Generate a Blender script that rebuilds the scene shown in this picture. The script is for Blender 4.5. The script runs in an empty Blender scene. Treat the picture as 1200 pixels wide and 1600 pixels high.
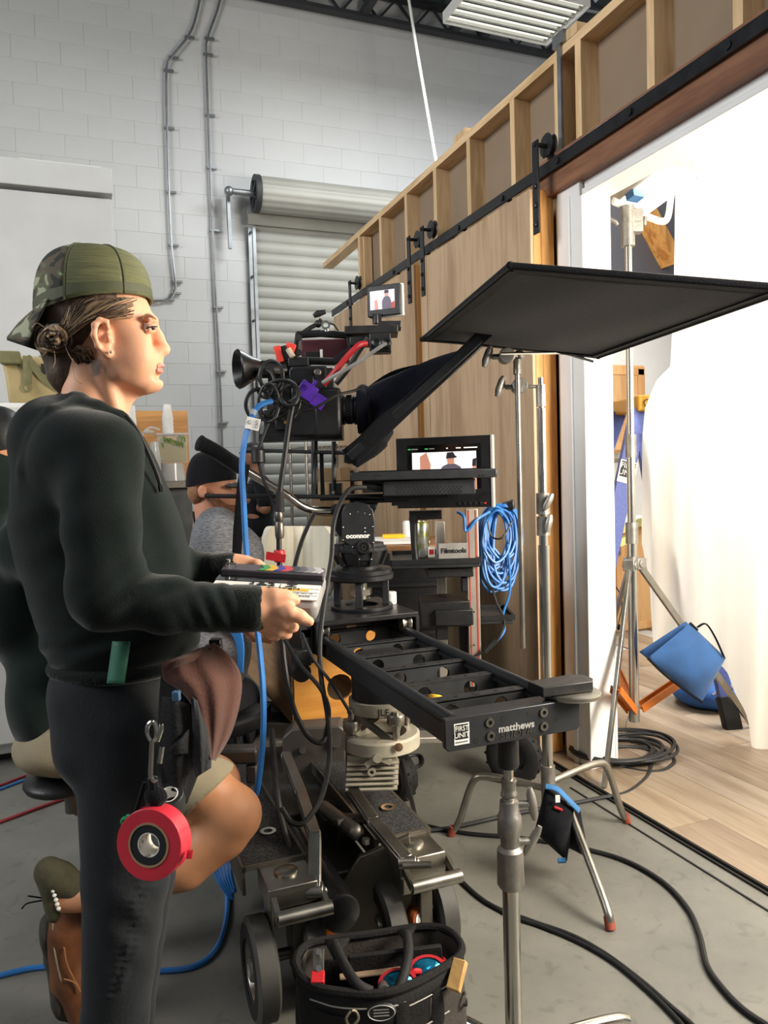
import bpy, bmesh, math, random
import numpy as np
from mathutils import Vector as V, Matrix as MX, Quaternion
random.seed(7)
SC = bpy.context.scene
COL = SC.collection
PI = math.pi
# ------------------------------------------------------------------ camera
FPX = 1202.0
CAM = V((0, 0, 1.30))
_th, _p, _a = math.radians(21.4), math.radians(2.81), 0.029
FW = V((math.sin(_th)*math.cos(_p), math.cos(_th)*math.cos(_p), -math.sin(_p)))
_r0 = V((math.cos(_th), -math.sin(_th), 0)); _u0 = _r0.cross(FW)
RT = _r0*math.cos(_a) - _u0*math.sin(_a)
UP = _r0*math.sin(_a) + _u0*math.cos(_a)
cd = bpy.data.cameras.new('camera'); cam = bpy.data.objects.new('camera', cd); COL.objects.link(cam)
cd.sensor_fit = 'AUTO'; cd.sensor_width = 36.0; cd.lens = FPX/1600*36.0; cd.clip_start = 0.05; cd.clip_end = 200
_m = MX.Identity(4)
for i in range(3):
    _m[i][0], _m[i][1], _m[i][2], _m[i][3] = RT[i], UP[i], -FW[i], CAM[i]
cam.matrix_world = _m
SC.camera = cam
# ------------------------------------------------------------------ world, lights, exposure
w = bpy.data.worlds.new('world'); SC.world = w; w.use_nodes = True
w.node_tree.nodes['Background'].inputs[0].default_value = (0.80, 0.86, 0.92, 1)
w.node_tree.nodes['Background'].inputs[1].default_value = 0.22
SC.view_settings.view_transform = 'Standard'; SC.view_settings.look = 'None'
SC.view_settings.exposure = 0.0; SC.view_settings.gamma = 1.0; SC.view_settings.use_curve_mapping = False
SC.cycles.use_denoising = True
SC.cycles.max_bounces = 8; SC.cycles.diffuse_bounces = 4; SC.cycles.glossy_bounces = 4; SC.cycles.transmission_bounces = 6
SC.cycles.sample_clamp_indirect = 4.0
SC.cycles.caustics_reflective = False; SC.cycles.caustics_refractive = False
def area(name, loc, target, sx, sy, watts, col):
    l = bpy.data.lights.new(name, 'AREA'); l.shape = 'RECTANGLE'; l.size = sx; l.size_y = sy
    l.energy = watts; l.color = col
    o = bpy.data.objects.new(name, l); COL.objects.link(o); o.location = loc
    o.rotation_euler = (V(target)-V(loc)).to_track_quat('-Z', 'Y').to_euler()
    return o
area('high_bay_light_a', (3.2, 5.0, 5.0), (3.2, 5.6, 0), 2.4, 1.0, 165, (0.95, 0.98, 1.0))
lb = area('added_left_fill', (-4.4, 2.2, 4.0), (2.0, 4.2, 2.9), 3.0, 2.2, 126, (0.98, 0.98, 0.98)); lb.data.spread = math.radians(110)  # unseen soft fill added at the left to brighten barn doors and studs
area('high_bay_light_c', (0.6, -1.6, 5.4), (0.9, 0.4, 0), 2.4, 1.4, 30, (1.0, 0.96, 0.9))
area('set_key_light', (4.5, 2.3, 2.5), (2.6, 2.5, 1.2), 1.6, 1.8, 190, (1.0, 0.95, 0.86))
area('set_soft_light', (2.45, 0.35, 1.9), (1.2, 1.9, 1.2), 1.1, 1.1, 195, (1.0, 0.90, 0.76))
area('added_set_fill', (2.9, 3.9, 2.95), (3.4, 5.4, 2.4), 0.6, 0.6, 18, (1.0, 0.97, 0.92))  # fill without a fixture, added to lift the far wall and rafter
# ------------------------------------------------------------------ pixel helpers (1200 x 1600 frame)
def ray(px, py): return FW + RT*((px-600)/FPX) + UP*((800-py)/FPX)
def P(px, py, d): return CAM + ray(px, py)*d
def PA(px, py, axis, val):
    r = ray(px, py); return CAM + r*((val-CAM[axis])/r[axis])
def G(px, py, z=0.0): return PA(px, py, 2, z)
def proj(p):
    q = V(p)-CAM; d = q.dot(FW); return (600+FPX*q.dot(RT)/d, 800-FPX*q.dot(UP)/d, d)
# ------------------------------------------------------------------ mesh builder
def frame(z, x=None):
    z = V(z).normalized()
    x = V(x) if x is not None else (V((1, 0, 0)) if abs(z.x) < 0.9 else V((0, 1, 0)))
    y = z.cross(x).normalized(); x = y.cross(z)
    m = MX.Identity(3)
    for i in range(3): m[i][0], m[i][1], m[i][2] = x[i], y[i], z[i]
    return m
def rz(a): return MX.Rotation(a, 3, 'Z')
def rx(a): return MX.Rotation(a, 3, 'X')
def ry(a): return MX.Rotation(a, 3, 'Y')
def cr(pts, n=8, closed=False):
    pts = [V(p) for p in pts]; L = len(pts); out = []
    for i in range(L if closed else L-1):
        if closed: a, b, c, d = (pts[(i+k) % L] for k in (-1, 0, 1, 2))
        else: a, b, c, d = pts[max(i-1, 0)], pts[i], pts[i+1], pts[min(i+2, L-1)]
        for k in range(n):
            t = k/n
            out.append(0.5*((2*b)+(c-a)*t+(2*a-5*b+4*c-d)*t*t+(3*b-a-3*c+d)*t**3))
    if not closed: out.append(pts[-1])
    return out
MW = {}
class MB:
    def __init__(s): s.v = []; s.f = []; s.m = []; s.mi = 0; s.starts = []; s.fstarts = []
    def add(s, vs, fs):
        o = len(s.v); s.starts.append(o); s.fstarts.append(len(s.f)); s.v += [tuple(v) for v in vs]
        for f in fs: s.f.append(tuple(i+o for i in f)); s.m.append(s.mi)
        return s
    def box(s, c, sz, R=None):
        R = R or MX.Identity(3); c = V(c); h = V(sz)/2
        vs = [c + R @ V((x*h.x, y*h.y, z*h.z)) for z in (-1, 1) for y in (-1, 1) for x in (-1, 1)]
        return s.add(vs, [(0, 2, 3, 1), (4, 5, 7, 6), (0, 1, 5, 4), (2, 6, 7, 3), (0, 4, 6, 2), (1, 3, 7, 5)])
    def bar(s, a, b, w, h, up=(0, 0, 1)):
        a, b = V(a), V(b); y = (b-a); L = y.length; y = y/L
        x = y.cross(V(up)).normalized(); z = x.cross(y)
        m = MX.Identity(3)
        for i in range(3): m[i][0], m[i][1], m[i][2] = x[i], y[i], z[i]
        return s.box((a+b)/2, (w, L, h), m)
    def cyl(s, a, b, r, r2=None, n=16):
        a, b = V(a), V(b); r2 = r if r2 is None else r2; R = frame(b-a)
        vs = [p + R @ V((math.cos(t)*q, math.sin(t)*q, 0)) for p, q in ((a, r), (b, r2)) for t in [2*PI*i/n for i in range(n)]]
        fs = [(i, (i+1) % n, n+(i+1) % n, n+i) for i in range(n)] + [tuple(range(n))[::-1], tuple(range(n, 2*n))]
        return s.add(vs, fs)
    def tube(s, pts, r, n=8, closed=False, flat=1.0, up=None):
        pts = [V(p) for p in pts]; L = len(pts); rs = r if isinstance(r, (list, tuple)) else [r]*L
        vs = []; fs = []; x = None
        for i, p in enumerate(pts):
            t = (pts[(i+1) % L]-pts[i-1]) if closed else (pts[min(i+1, L-1)]-pts[max(i-1, 0)])
            if t.length < 1e-9: t = V((0, 0, 1))
            t.normalize()
            if up is not None: x = V(up).cross(t)
            elif x is None: x = V((1, 0, 0)) if abs(t.x) < 0.8 else V((0, 1, 0))
            x = (x - t*x.dot(t))
            if x.length < 1e-6: x = V((0, 1, 0)).cross(t)
            x.normalize(); y = t.cross(x)
            vs += [p + (x*math.cos(2*PI*k/n) + y*math.sin(2*PI*k/n)*flat)*rs[i] for k in range(n)]
        for i in range(L if closed else L-1):
            j = (i+1) % L
            fs += [(i*n+k, i*n+(k+1) % n, j*n+(k+1) % n, j*n+k) for k in range(n)]
        if not closed: fs += [tuple(range(n))[::-1], tuple(range((L-1)*n, L*n))]
        return s.add(vs, fs)
    def lathe(s, prof, o=(0, 0, 0), R=None, n=24, a0=0, a1=2*PI):
        R = R or MX.Identity(3); o = V(o); full = abs(a1-a0-2*PI) < 1e-6; N = n if full else n+1
        vs = [o + R @ V((q*math.cos(a0+(a1-a0)*k/n), q*math.sin(a0+(a1-a0)*k/n), z)) for q, z in prof for k in range(N)]
        fs = []
        for i in range(len(prof)-1):
            for k in range(n):
                k2 = (k+1) % N; fs.append((i*N+k, i*N+k2, (i+1)*N+k2, (i+1)*N+k))
        if full and tuple(prof[0]) != tuple(prof[-1]):
            if prof[0][0] > 1e-5: fs.append(tuple(range(N))[::-1])
            if prof[-1][0] > 1e-5: fs.append(tuple(range((len(prof)-1)*N, len(prof)*N)))
        return s.add(vs, fs)
    def ring(s, o, R, r_in, r_out, h, n=28):
        return s.lathe([(r_in, 0), (r_out, 0), (r_out, h), (r_in, h), (r_in, 0)], o, R, n) if True else s
    def prism(s, poly, h, o=(0, 0, 0), R=None):
        R = R or MX.Identity(3); o = V(o); n = len(poly)
        vs = [o + R @ V((x, y, z)) for z in (-h/2, h/2) for x, y in poly]
        return s.add(vs, [(i, (i+1) % n, n+(i+1) % n, n+i) for i in range(n)] + [tuple(range(n))[::-1], tuple(range(n, 2*n))])
    def sph(s, c, r, R=None, nu=14, nv=9):
        r = V((r, r, r)) if not hasattr(r, '__len__') else V(r); R = R or MX.Identity(3); c = V(c); vs = []; fs = []
        for j in range(1, nv):
            t = PI*j/nv
            vs += [c + R @ V((r.x*math.sin(t)*math.cos(2*PI*i/nu), r.y*math.sin(t)*math.sin(2*PI*i/nu), r.z*math.cos(t))) for i in range(nu)]
        vs += [c + R @ V((0, 0, r.z)), c - R @ V((0, 0, r.z))]
        for j in range(nv-2):
            fs += [(j*nu+i, (j+1)*nu+i, (j+1)*nu+(i+1) % nu, j*nu+(i+1) % nu) for i in range(nu)]
        T = (nv-1)*nu
        fs += [(T, i, (i+1) % nu) for i in range(nu)] + [(T+1, (nv-2)*nu+(i+1) % nu, (nv-2)*nu+i) for i in range(nu)]
        return s.add(vs, fs)
    def grid(s, fn, nu, nv, thick=0.0):
        P0 = [[V(fn(i/nu, j/nv)) for i in range(nu+1)] for j in range(nv+1)]; vs = [p for row in P0 for p in row]; W = nu+1
        fs = [(j*W+i, j*W+i+1, (j+1)*W+i+1, (j+1)*W+i) for j in range(nv) for i in range(nu)]
        if thick:
            N = len(vs); vs2 = []
            for j in range(nv+1):
                for i in range(nu+1):
                    du = P0[j][min(i+1, nu)]-P0[j][max(i-1, 0)]; dv = P0[min(j+1, nv)][i]-P0[max(j-1, 0)][i]
                    nn = du.cross(dv); nn = nn.normalized() if nn.length > 1e-9 else V((0, 0, 1))
                    vs2.append(P0[j][i]-nn*thick)
            fs += [tuple(N+k for k in f[::-1]) for f in fs]
            rim = [i for i in range(W)] + [j*W+nu for j in range(1, nv+1)] + [nv*W+i for i in range(nu-1, -1, -1)] + [j*W for j in range(nv-1, 0, -1)]
            fs += [(rim[(k+1) % len(rim)], rim[k], N+rim[k], N+rim[(k+1) % len(rim)]) for k in range(len(rim))]
            vs += vs2
        return s.add(vs, fs)
    def build(s, name, mats, parent=None, world=False, bevel=0, sharp=38, kind=None, loc=None, each=False):
        if each:
            st = s.starts + [len(s.v)]; fs = s.fstarts + [len(s.f)]; o = None
            for i in range(len(s.starts)):
                t = MB(); t.v = s.v[st[i]:st[i+1]]; t.f = [tuple(k-st[i] for k in f) for f in s.f[fs[i]:fs[i+1]]]; t.m = [0]*len(t.f)
                o = t.build(name, mats, parent, world, bevel, sharp, kind, loc)
            return o
        me = bpy.data.meshes.new(name)
        vs = s.v
        if world and parent is not None:
            im = MW[parent.name].inverted(); vs = [tuple(im @ V(v)) for v in vs]
        if loc is not None: vs = [(v[0]-loc[0], v[1]-loc[1], v[2]-loc[2]) for v in vs]
        me.from_pydata(vs, [], s.f)
        mats = mats if isinstance(mats, (list, tuple)) else [mats]
        for m in mats: me.materials.append(m)
        if len(mats) > 1: me.polygons.foreach_set('material_index', s.m)
        bm = bmesh.new(); bm.from_mesh(me); bmesh.ops.recalc_face_normals(bm, faces=bm.faces); bm.to_mesh(me); bm.free()
        return link(name, me, parent, bevel, sharp, kind, loc)
def link(name, me, parent=None, bevel=0, sharp=38, kind=None, loc=None):
    me.shade_smooth(); me.set_sharp_from_angle(angle=math.radians(sharp))
    o = bpy.data.objects.new(name, me); COL.objects.link(o)
    if parent is not None: o.parent = parent
    if loc is not None: o.location = loc
    MW[o.name] = (MW[parent.name] if parent is not None else MX.Identity(4)) @ (MX.Translation(loc) if loc is not None else MX.Identity(4))
    if bevel:
        b = o.modifiers.new('bevel', 'BEVEL'); b.width = bevel; b.segments = 2; b.limit_method = 'ANGLE'; b.angle_limit = math.radians(40)
    if kind: o['kind'] = kind
    return o
def tag(o, label, cat, group=None, kind=None):
    o['label'] = label; o['category'] = cat
    if group: o['group'] = group
    if kind: o['kind'] = kind
    return o
def thing(name, label, cat, loc=(0, 0, 0), R=None, group=None):
    o = bpy.data.objects.new(name, None); COL.objects.link(o); o.empty_display_size = 0.05
    M = MX.Translation(V(loc)) @ (R.to_4x4() if R is not None else MX.Identity(4))
    o.matrix_world = M; MW[o.name] = M.copy()
    return tag(o, label, cat, group)
def struct(name, b, m, parent=None, **k):
    o = b.build(name, m, parent, **k)
    if parent is None: o['kind'] = 'structure'
    return o
def text(name, s, size, o, R, mat, parent, world=False, align='CENTER', ext=0.0006, sx=1.0, shear=0.0, bold=0.0):
    cu = bpy.data.curves.new(name, 'FONT'); cu.body = s; cu.size = size; cu.extrude = ext; cu.align_x = align; cu.align_y = 'CENTER'
    cu.shear = shear; cu.offset = bold; cu.resolution_u = 3
    t = bpy.data.objects.new(name+'_tmp', cu); COL.objects.link(t)
    dg = bpy.context.evaluated_depsgraph_get(); me = bpy.data.meshes.new_from_object(t.evaluated_get(dg))
    bpy.data.objects.remove(t)
    M = MX.Translation(V(o)) @ R.to_4x4() @ MX.Diagonal((sx, 1, 1, 1))
    if world: M = MW[parent.name].inverted() @ M
    me.transform(M); me.materials.clear(); me.materials.append(mat)
    return link(name, me, parent)
def copy_tree(o, parent=None):
    c = o.copy(); COL.objects.link(c)
    if parent is not None: c.parent = parent
    for ch in list(o.children): copy_tree(ch, c)
    return c
# ------------------------------------------------------------------ materials
def lin(c):
    if isinstance(c, str): c = tuple(int(c[i:i+2], 16)/255 for i in (0, 2, 4))
    return tuple((x/12.92 if x <= 0.04045 else ((x+0.055)/1.055)**2.4) for x in c)
def nd(nt, t, **k):
    n = nt.nodes.new(t)
    for a, b in k.items(): setattr(n, a, b)
    return n
def pm(name, col, rough=0.5, metal=0.0, var=0.10, scale=18.0, bump=0.0, bscale=None, col2=None, stretch=None, spec=0.5, sheen=0.0, ramp=(0.35, 0.65), detail=4.0, rvar=0.1, coat=0.0, sub=0.0, alpha=1.0):
    m = bpy.data.materials.new(name); m.use_nodes = True; nt = m.node_tree; b = nt.nodes['Principled BSDF']
    c = lin(col); c2 = lin(col2) if col2 else tuple(x*(1-var*2) for x in c)
    tc = nd(nt, 'ShaderNodeTexCoord'); mp = nd(nt, 'ShaderNodeMapping'); nt.links.new(tc.outputs['Object'], mp.inputs[0])
    if stretch: mp.inputs['Scale'].default_value = stretch
    nz = nd(nt, 'ShaderNodeTexNoise'); nz.inputs['Scale'].default_value = scale; nz.inputs['Detail'].default_value = detail
    nt.links.new(mp.outputs[0], nz.inputs['Vector'])
    rp = nd(nt, 'ShaderNodeValToRGB'); rp.color_ramp.elements[0].position = ramp[0]; rp.color_ramp.elements[1].position = ramp[1]
    rp.color_ramp.elements[0].color = (*c2, 1); rp.color_ramp.elements[1].color = (*c, 1)
    nt.links.new(nz.outputs['Fac'], rp.inputs[0]); nt.links.new(rp.outputs[0], b.inputs['Base Color'])
    b.inputs['Metallic'].default_value = metal; b.inputs['Specular IOR Level'].default_value = spec
    mr = nd(nt, 'ShaderNodeMapRange'); mr.inputs['To Min'].default_value = max(0.02, rough-rvar); mr.inputs['To Max'].default_value = min(1, rough+rvar)
    nt.links.new(nz.outputs['Fac'], mr.inputs['Value']); nt.links.new(mr.outputs[0], b.inputs['Roughness'])
    if sheen: b.inputs['Sheen Weight'].default_value = sheen; b.inputs['Sheen Roughness'].default_value = 0.4
    if coat: b.inputs['Coat Weight'].default_value = coat
    if sub: b.inputs['Subsurface Weight'].default_value = sub; b.inputs['Subsurface Radius'].default_value = (0.012, 0.005, 0.003); b.inputs['Subsurface Scale'].default_value = 1.0
    if bump:
        n2 = nd(nt, 'ShaderNodeTexNoise'); n2.inputs['Scale'].default_value = bscale or scale*4; n2.inputs['Detail'].default_value = 3
        nt.links.new(mp.outputs[0], n2.inputs['Vector'])
        bp = nd(nt, 'ShaderNodeBump'); bp.inputs['Strength'].default_value = min(1, bump); bp.inputs['Distance'].default_value = 0.004
        nt.links.new(n2.outputs['Fac'], bp.inputs['Height']); nt.links.new(bp.outputs[0], b.inputs['Normal'])
    if alpha < 1: b.inputs['Alpha'].default_value = alpha
    return m
def woodmat(name, c1, c2, axis='Z', scale=6.0, dist=5.0, rough=0.55, knots=False, fine=60):
    m = bpy.data.materials.new(name); m.use_nodes = True; nt = m.node_tree; b = nt.nodes['Principled BSDF']
    tc = nd(nt, 'ShaderNodeTexCoord'); mp = nd(nt, 'ShaderNodeMapping'); nt.links.new(tc.outputs['Object'], mp.inputs[0])
    oi = nd(nt, 'ShaderNodeObjectInfo'); av = nd(nt, 'ShaderNodeVectorMath'); av.operation = 'ADD'
    sc = nd(nt, 'ShaderNodeVectorMath'); sc.operation = 'SCALE'; sc.inputs[0].default_value = (7, 13, 5); nt.links.new(oi.outputs['Random'], sc.inputs['Scale'])
    nt.links.new(tc.outputs['Object'], av.inputs[0]); nt.links.new(sc.outputs[0], av.inputs[1]); nt.links.new(av.outputs[0], mp.inputs[0])
    k = 0.10
    mp.inputs['Scale'].default_value = {'X': (k, 1, 1), 'Y': (1, k, 1), 'Z': (1, 1, k)}[axis]
    n1 = nd(nt, 'ShaderNodeTexNoise'); n1.inputs['Scale'].default_value = scale; n1.inputs['Detail'].default_value = 2; n1.inputs['Distortion'].default_value = dist*0.1
    nt.links.new(mp.outputs[0], n1.inputs['Vector'])
    ml = nd(nt, 'ShaderNodeMath'); ml.operation = 'MULTIPLY'; ml.inputs[1].default_value = 14.0; nt.links.new(n1.outputs['Fac'], ml.inputs[0])
    sn = nd(nt, 'ShaderNodeMath'); sn.operation = 'SINE'; nt.links.new(ml.outputs[0], sn.inputs[0])
    n2 = nd(nt, 'ShaderNodeTexNoise'); n2.inputs['Scale'].default_value = fine; n2.inputs['Detail'].default_value = 3; nt.links.new(mp.outputs[0], n2.inputs['Vector'])
    ad = nd(nt, 'ShaderNodeMath'); ad.operation = 'MULTIPLY_ADD'; ad.inputs[1].default_value = 0.22; nt.links.new(sn.outputs[0], ad.inputs[0]); nt.links.new(n2.outputs['Fac'], ad.inputs[2])
    rp = nd(nt, 'ShaderNodeValToRGB'); rp.color_ramp.elements[0].position = 0.25; rp.color_ramp.elements[1].position = 0.75
    rp.color_ramp.elements[0].color = (*lin(c2), 1); rp.color_ramp.elements[1].color = (*lin(c1), 1)
    nt.links.new(ad.outputs[0], rp.inputs[0])
    hs = nd(nt, 'ShaderNodeHueSaturation'); mr = nd(nt, 'ShaderNodeMapRange'); mr.inputs['To Min'].default_value = 0.88; mr.inputs['To Max'].default_value = 1.1
    nt.links.new(oi.outputs['Random'], mr.inputs['Value']); nt.links.new(mr.outputs[0], hs.inputs['Value'])
    nt.links.new(rp.outputs[0], hs.inputs['Color']); nt.links.new(hs.outputs[0], b.inputs['Base Color'])
    b.inputs['Roughness'].default_value = rough
    bp = nd(nt, 'ShaderNodeBump'); bp.inputs['Strength'].default_value = 0.15; bp.inputs['Distance'].default_value = 0.002
    nt.links.new(ad.outputs[0], bp.inputs['Height']); nt.links.new(bp.outputs[0], b.inputs['Normal'])
    return m
def emis(name, col, strength):
    m = bpy.data.materials.new(name); m.use_nodes = True; b = m.node_tree.nodes['Principled BSDF']
    b.inputs['Base Color'].default_value = (*lin(col), 1); b.inputs['Emission Color'].default_value = (*lin(col), 1); b.inputs['Emission Strength'].default_value = strength
    b.inputs['Roughness'].default_value = 0.3
    return m
M = {}
M['black'] = pm('black_plastic', '1b1b1d', 0.45, 0, 0.15, 30, 0.15)
M['blackm'] = pm('black_anodised_metal', '2b2c2f', 0.38, 0.55, 0.12, 25, 0.08)
M['anod'] = pm('dark_grey_anodised', '3a3c3f', 0.42, 0.5, 0.1, 20, 0.06)
M['rubber'] = pm('rubber', '161617', 0.75, 0, 0.2, 30, 0.3)
M['cable'] = pm('cable_black', '161617', 0.5, 0, 0.15, 20, 0.1)
M['cableg'] = pm('cable_grey_black', '2a2a2c', 0.55, 0, 0.15, 20, 0.1)
M['bluecable'] = pm('cable_blue', '2f78c4', 0.4, 0, 0.12, 12)
M['redcable'] = pm('cable_red', '9c2b33', 0.5, 0, 0.1, 12)
M['chrome'] = pm('chrome_steel', 'c9c6bf', 0.2, 1.0, 0.05, 9, 0, rvar=0.06)
M['steel'] = pm('brushed_steel', 'a7a39a', 0.35, 1.0, 0.1, 14, 0.05)
M['dsteel'] = pm('dark_steel', '75706a', 0.42, 0.9, 0.15, 12, 0.1)
M['alu'] = pm('cast_aluminium', 'a5a29c', 0.45, 0.9, 0.12, 26, 0.2)
M['white'] = pm('white_paint', 'd9dad8', 0.55, 0, 0.03, 6, 0.05)
M['whitep'] = pm('white_plastic', 'e4e4e0', 0.4, 0, 0.03, 10)
M['red'] = pm('red_plastic', 'c8252c', 0.45, 0, 0.1, 15)
M['yellow'] = pm('yellow_plastic', 'e9b81f', 0.45, 0, 0.08, 15)
M['blackcloth'] = pm('black_cloth', '17181c', 0.95, 0, 0.2, 60, 0.5, 300, sheen=0.15, spec=0.15)
M['navycloth'] = pm('navy_black_cloth', '12141f', 0.95, 0, 0.2, 50, 0.4, 260, sheen=0.2, spec=0.15)
M['ink'] = pm('black_ink', '101012', 0.6, 0, 0.05, 30)
M['paper'] = pm('paper_white', 'efefea', 0.7, 0, 0.03, 20)
M['lightgrey'] = pm('light_grey_print', 'a8a8a6', 0.5, 0.0, 0.05, 20)
# ================================================================== SETTING
def concrete():
    m = bpy.data.materials.new('polished_concrete'); m.use_nodes = True; nt = m.node_tree; b = nt.nodes['Principled BSDF']
    tc = nd(nt, 'ShaderNodeTexCoord')
    n1 = nd(nt, 'ShaderNodeTexNoise'); n1.inputs['Scale'].default_value = 1.6; n1.inputs['Detail'].default_value = 8; n1.inputs['Roughness'].default_value = 0.65
    n2 = nd(nt, 'ShaderNodeTexNoise'); n2.inputs['Scale'].default_value = 14; n2.inputs['Detail'].default_value = 6; n2.inputs['Distortion'].default_value = 1.5
    for n in (n1, n2): nt.links.new(tc.outputs['Object'], n.inputs['Vector'])
    r1 = nd(nt, 'ShaderNodeValToRGB'); r1.color_ramp.elements[0].position = 0.3; r1.color_ramp.elements[1].position = 0.7
    r1.color_ramp.elements[0].color = (*lin('62615c'), 1); r1.color_ramp.elements[1].color = (*lin('807f77'), 1)
    r2 = nd(nt, 'ShaderNodeValToRGB'); r2.color_ramp.elements[0].position = 0.3; r2.color_ramp.elements[1].position = 0.42
    r2.color_ramp.elements[0].color = (0.72, 0.72, 0.72, 1); r2.color_ramp.elements[1].color = (1, 1, 1, 1)
    nt.links.new(n1.outputs['Fac'], r1.inputs[0]); nt.links.new(n2.outputs['Fac'], r2.inputs[0])
    mx = nd(nt, 'ShaderNodeMixRGB', blend_type='MULTIPLY'); mx.inputs[0].default_value = 0.8
    nt.links.new(r1.outputs[0], mx.inputs[1]); nt.links.new(r2.outputs[0], mx.inputs[2]); nt.links.new(mx.outputs[0], b.inputs['Base Color'])
    b.inputs['Roughness'].default_value = 0.42
    return m
M['concrete'] = concrete()
M['block'] = pm('painted_block', 'cfd0cf', 0.65, 0, 0.03, 2.0, 0.35, 120, ramp=(0.3, 0.7))
M['mortar'] = pm('painted_mortar', 'c4c5c4', 0.7, 0, 0.04, 4, 0.3, 90)
M['stud'] = woodmat('spruce_stud', 'dbbb90', 'bd9c70', 'Z', 9, 4, 0.6)
M['studh'] = woodmat('spruce_plate', 'dbbb90', 'bd9c70', 'Y', 9, 4, 0.6)
M['drywall'] = pm('drywall_paper', '907c66', 0.8, 0, 0.05, 5, 0.1)
M['ply'] = woodmat('pine_plywood', 'c4a684', 'a68767', 'Z', 3.2, 9, 0.5, fine=40)
M['pine'] = woodmat('pine_edge', 'cf9a58', 'a86f35', 'Z', 10, 4, 0.45)
M['fascia'] = woodmat('stained_board', '96684a', '774d36', 'Y', 6, 3, 0.5)
M['trimw'] = pm('trim_white', 'eeeeec', 0.45, 0, 0.03, 3, 0.03)
M['setgrey'] = pm('set_grey_wall', '5c5c62', 0.7, 0, 0.03, 4)
M['cab'] = woodmat('cabinet_maple', 'd2a672', 'bd8d58', 'Z', 5, 4, 0.4)
M['slat'] = pm('roller_slat', 'a2a198', 0.5, 0.05, 0.05, 3, 0.05)
M['galv'] = pm('galvanised', 'a3a6a8', 0.4, 0.8, 0.12, 8, 0.1)
M['deckm'] = pm('roof_deck_metal', '8ba0a4', 0.35, 0.5, 0.1, 2)
M['joist'] = pm('joist_paint', '3c3d40', 0.6, 0.2, 0.1, 6)

WY = 7.52        # face of the block wall
ZC = 5.86        # roof
floor = struct('floor', MB().box((-1.62, 2.0, -0.05), (7.0, 12.0, 0.1)), M['concrete'])
# laminate deck of the set
sub = struct('floor_set', MB().box((3.93, 0.8, -0.05), (4.08, 9.2, 0.1)), M['mortar'])
lam = [woodmat('laminate_%d' % i, a, b_, 'Y', 5, 5, 0.38) for i, (a, b_) in enumerate((('9a8a75', '82705c'), ('917f6c', '796856'), ('a19281', '8a7965')))]
lm = []
for m_ in lam:
    b = MB().box((0, 0, 0), (0.186, 1.216, 0.012)); me = bpy.data.meshes.new('plank'); me.from_pydata(b.v, [], b.f); me.materials.append(m_); lm.append(me)
k = 0
for i in range(15):
    x = 1.89 + 0.094 + i*0.188
    y = 0.3 + (i*0.437) % 1.22
    while y < 5.0:
        o = bpy.data.objects.new('plank', random.choice(lm)); COL.objects.link(o); o.parent = sub; o.location = (x, y, 0.006 + random.uniform(0, 0.0006)); y += 1.22; k += 1
tr = MB().bar((1.868, 0.2, 0.004), (1.868, 2.95, 0.004), 0.006, 0.008); tr.bar((1.885, 0.2, 0.006), (1.885, 2.95, 0.006), 0.005, 0.012)
struct('trim_1', tr, M['cable'])
struct('trim_2', MB().bar((1.80, 0.2, 0.002), (1.80, 2.6, 0.002), 0.006, 0.004), M['cable'])
# block wall
wb = struct('wall_back', MB().box((-0.2, WY+0.106, 3.0), (11.0, 0.2, 6.3)), M['mortar'])
bmesh_block = []
for j in range(3):
    b = MB(); w_, h_, t_, e = 0.3985, 0.1985, 0.0030, 0.0025
    vs = [(-w_/2, 0, -h_/2), (w_/2, 0, -h_/2), (w_/2, 0, h_/2), (-w_/2, 0, h_/2), (-w_/2+e, -t_+random.uniform(0, .0008), -h_/2+e), (w_/2-e, -t_, -h_/2+e), (w_/2-e, -t_, h_/2-e), (-w_/2+e, -t_, h_/2-e)]
    b.add(vs, [(4, 5, 6, 7), (0, 1, 5, 4), (1, 2, 6, 5), (2, 3, 7, 6), (3, 0, 4, 7)])
    me = bpy.data.meshes.new('block'); me.from_pydata(b.v, [], b.f); me.materials.append(M['block']); bmesh_block.append(me)
blocks = []
for r in range(31):
    z = 0.1 + r*0.2
    if z > ZC - 0.12: break
    for c in range(-12, 14):
        x = c*0.4 + (0.2 if r % 2 else 0.0)
        if x > 1.62 and z < 3.95: continue
        px, py, d = proj((x, WY, z))
        vis = -40 < px < 900 and -40 < py < 760 and not (px < 165 and py > 270)
        blocks.append((not vis, py > 640, r, x, z))
blocks.sort(key=lambda q: (q[0], q[1]))
rest = MB()
for n_, (a_, b_, r, x, z) in enumerate(blocks):
    if n_ < 300 and not a_:
        o = bpy.data.objects.new('block', random.choice(bmesh_block)); COL.objects.link(o); o.parent = wb; o.location = (x, WY+0.0062-random.uniform(0, 0.0008), z)
    else:
        rest.box((x, WY+0.0092, z), (0.397, 0.012, 0.197))
rest.build('block_field', M['block'], wb, kind='stuff')
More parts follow.
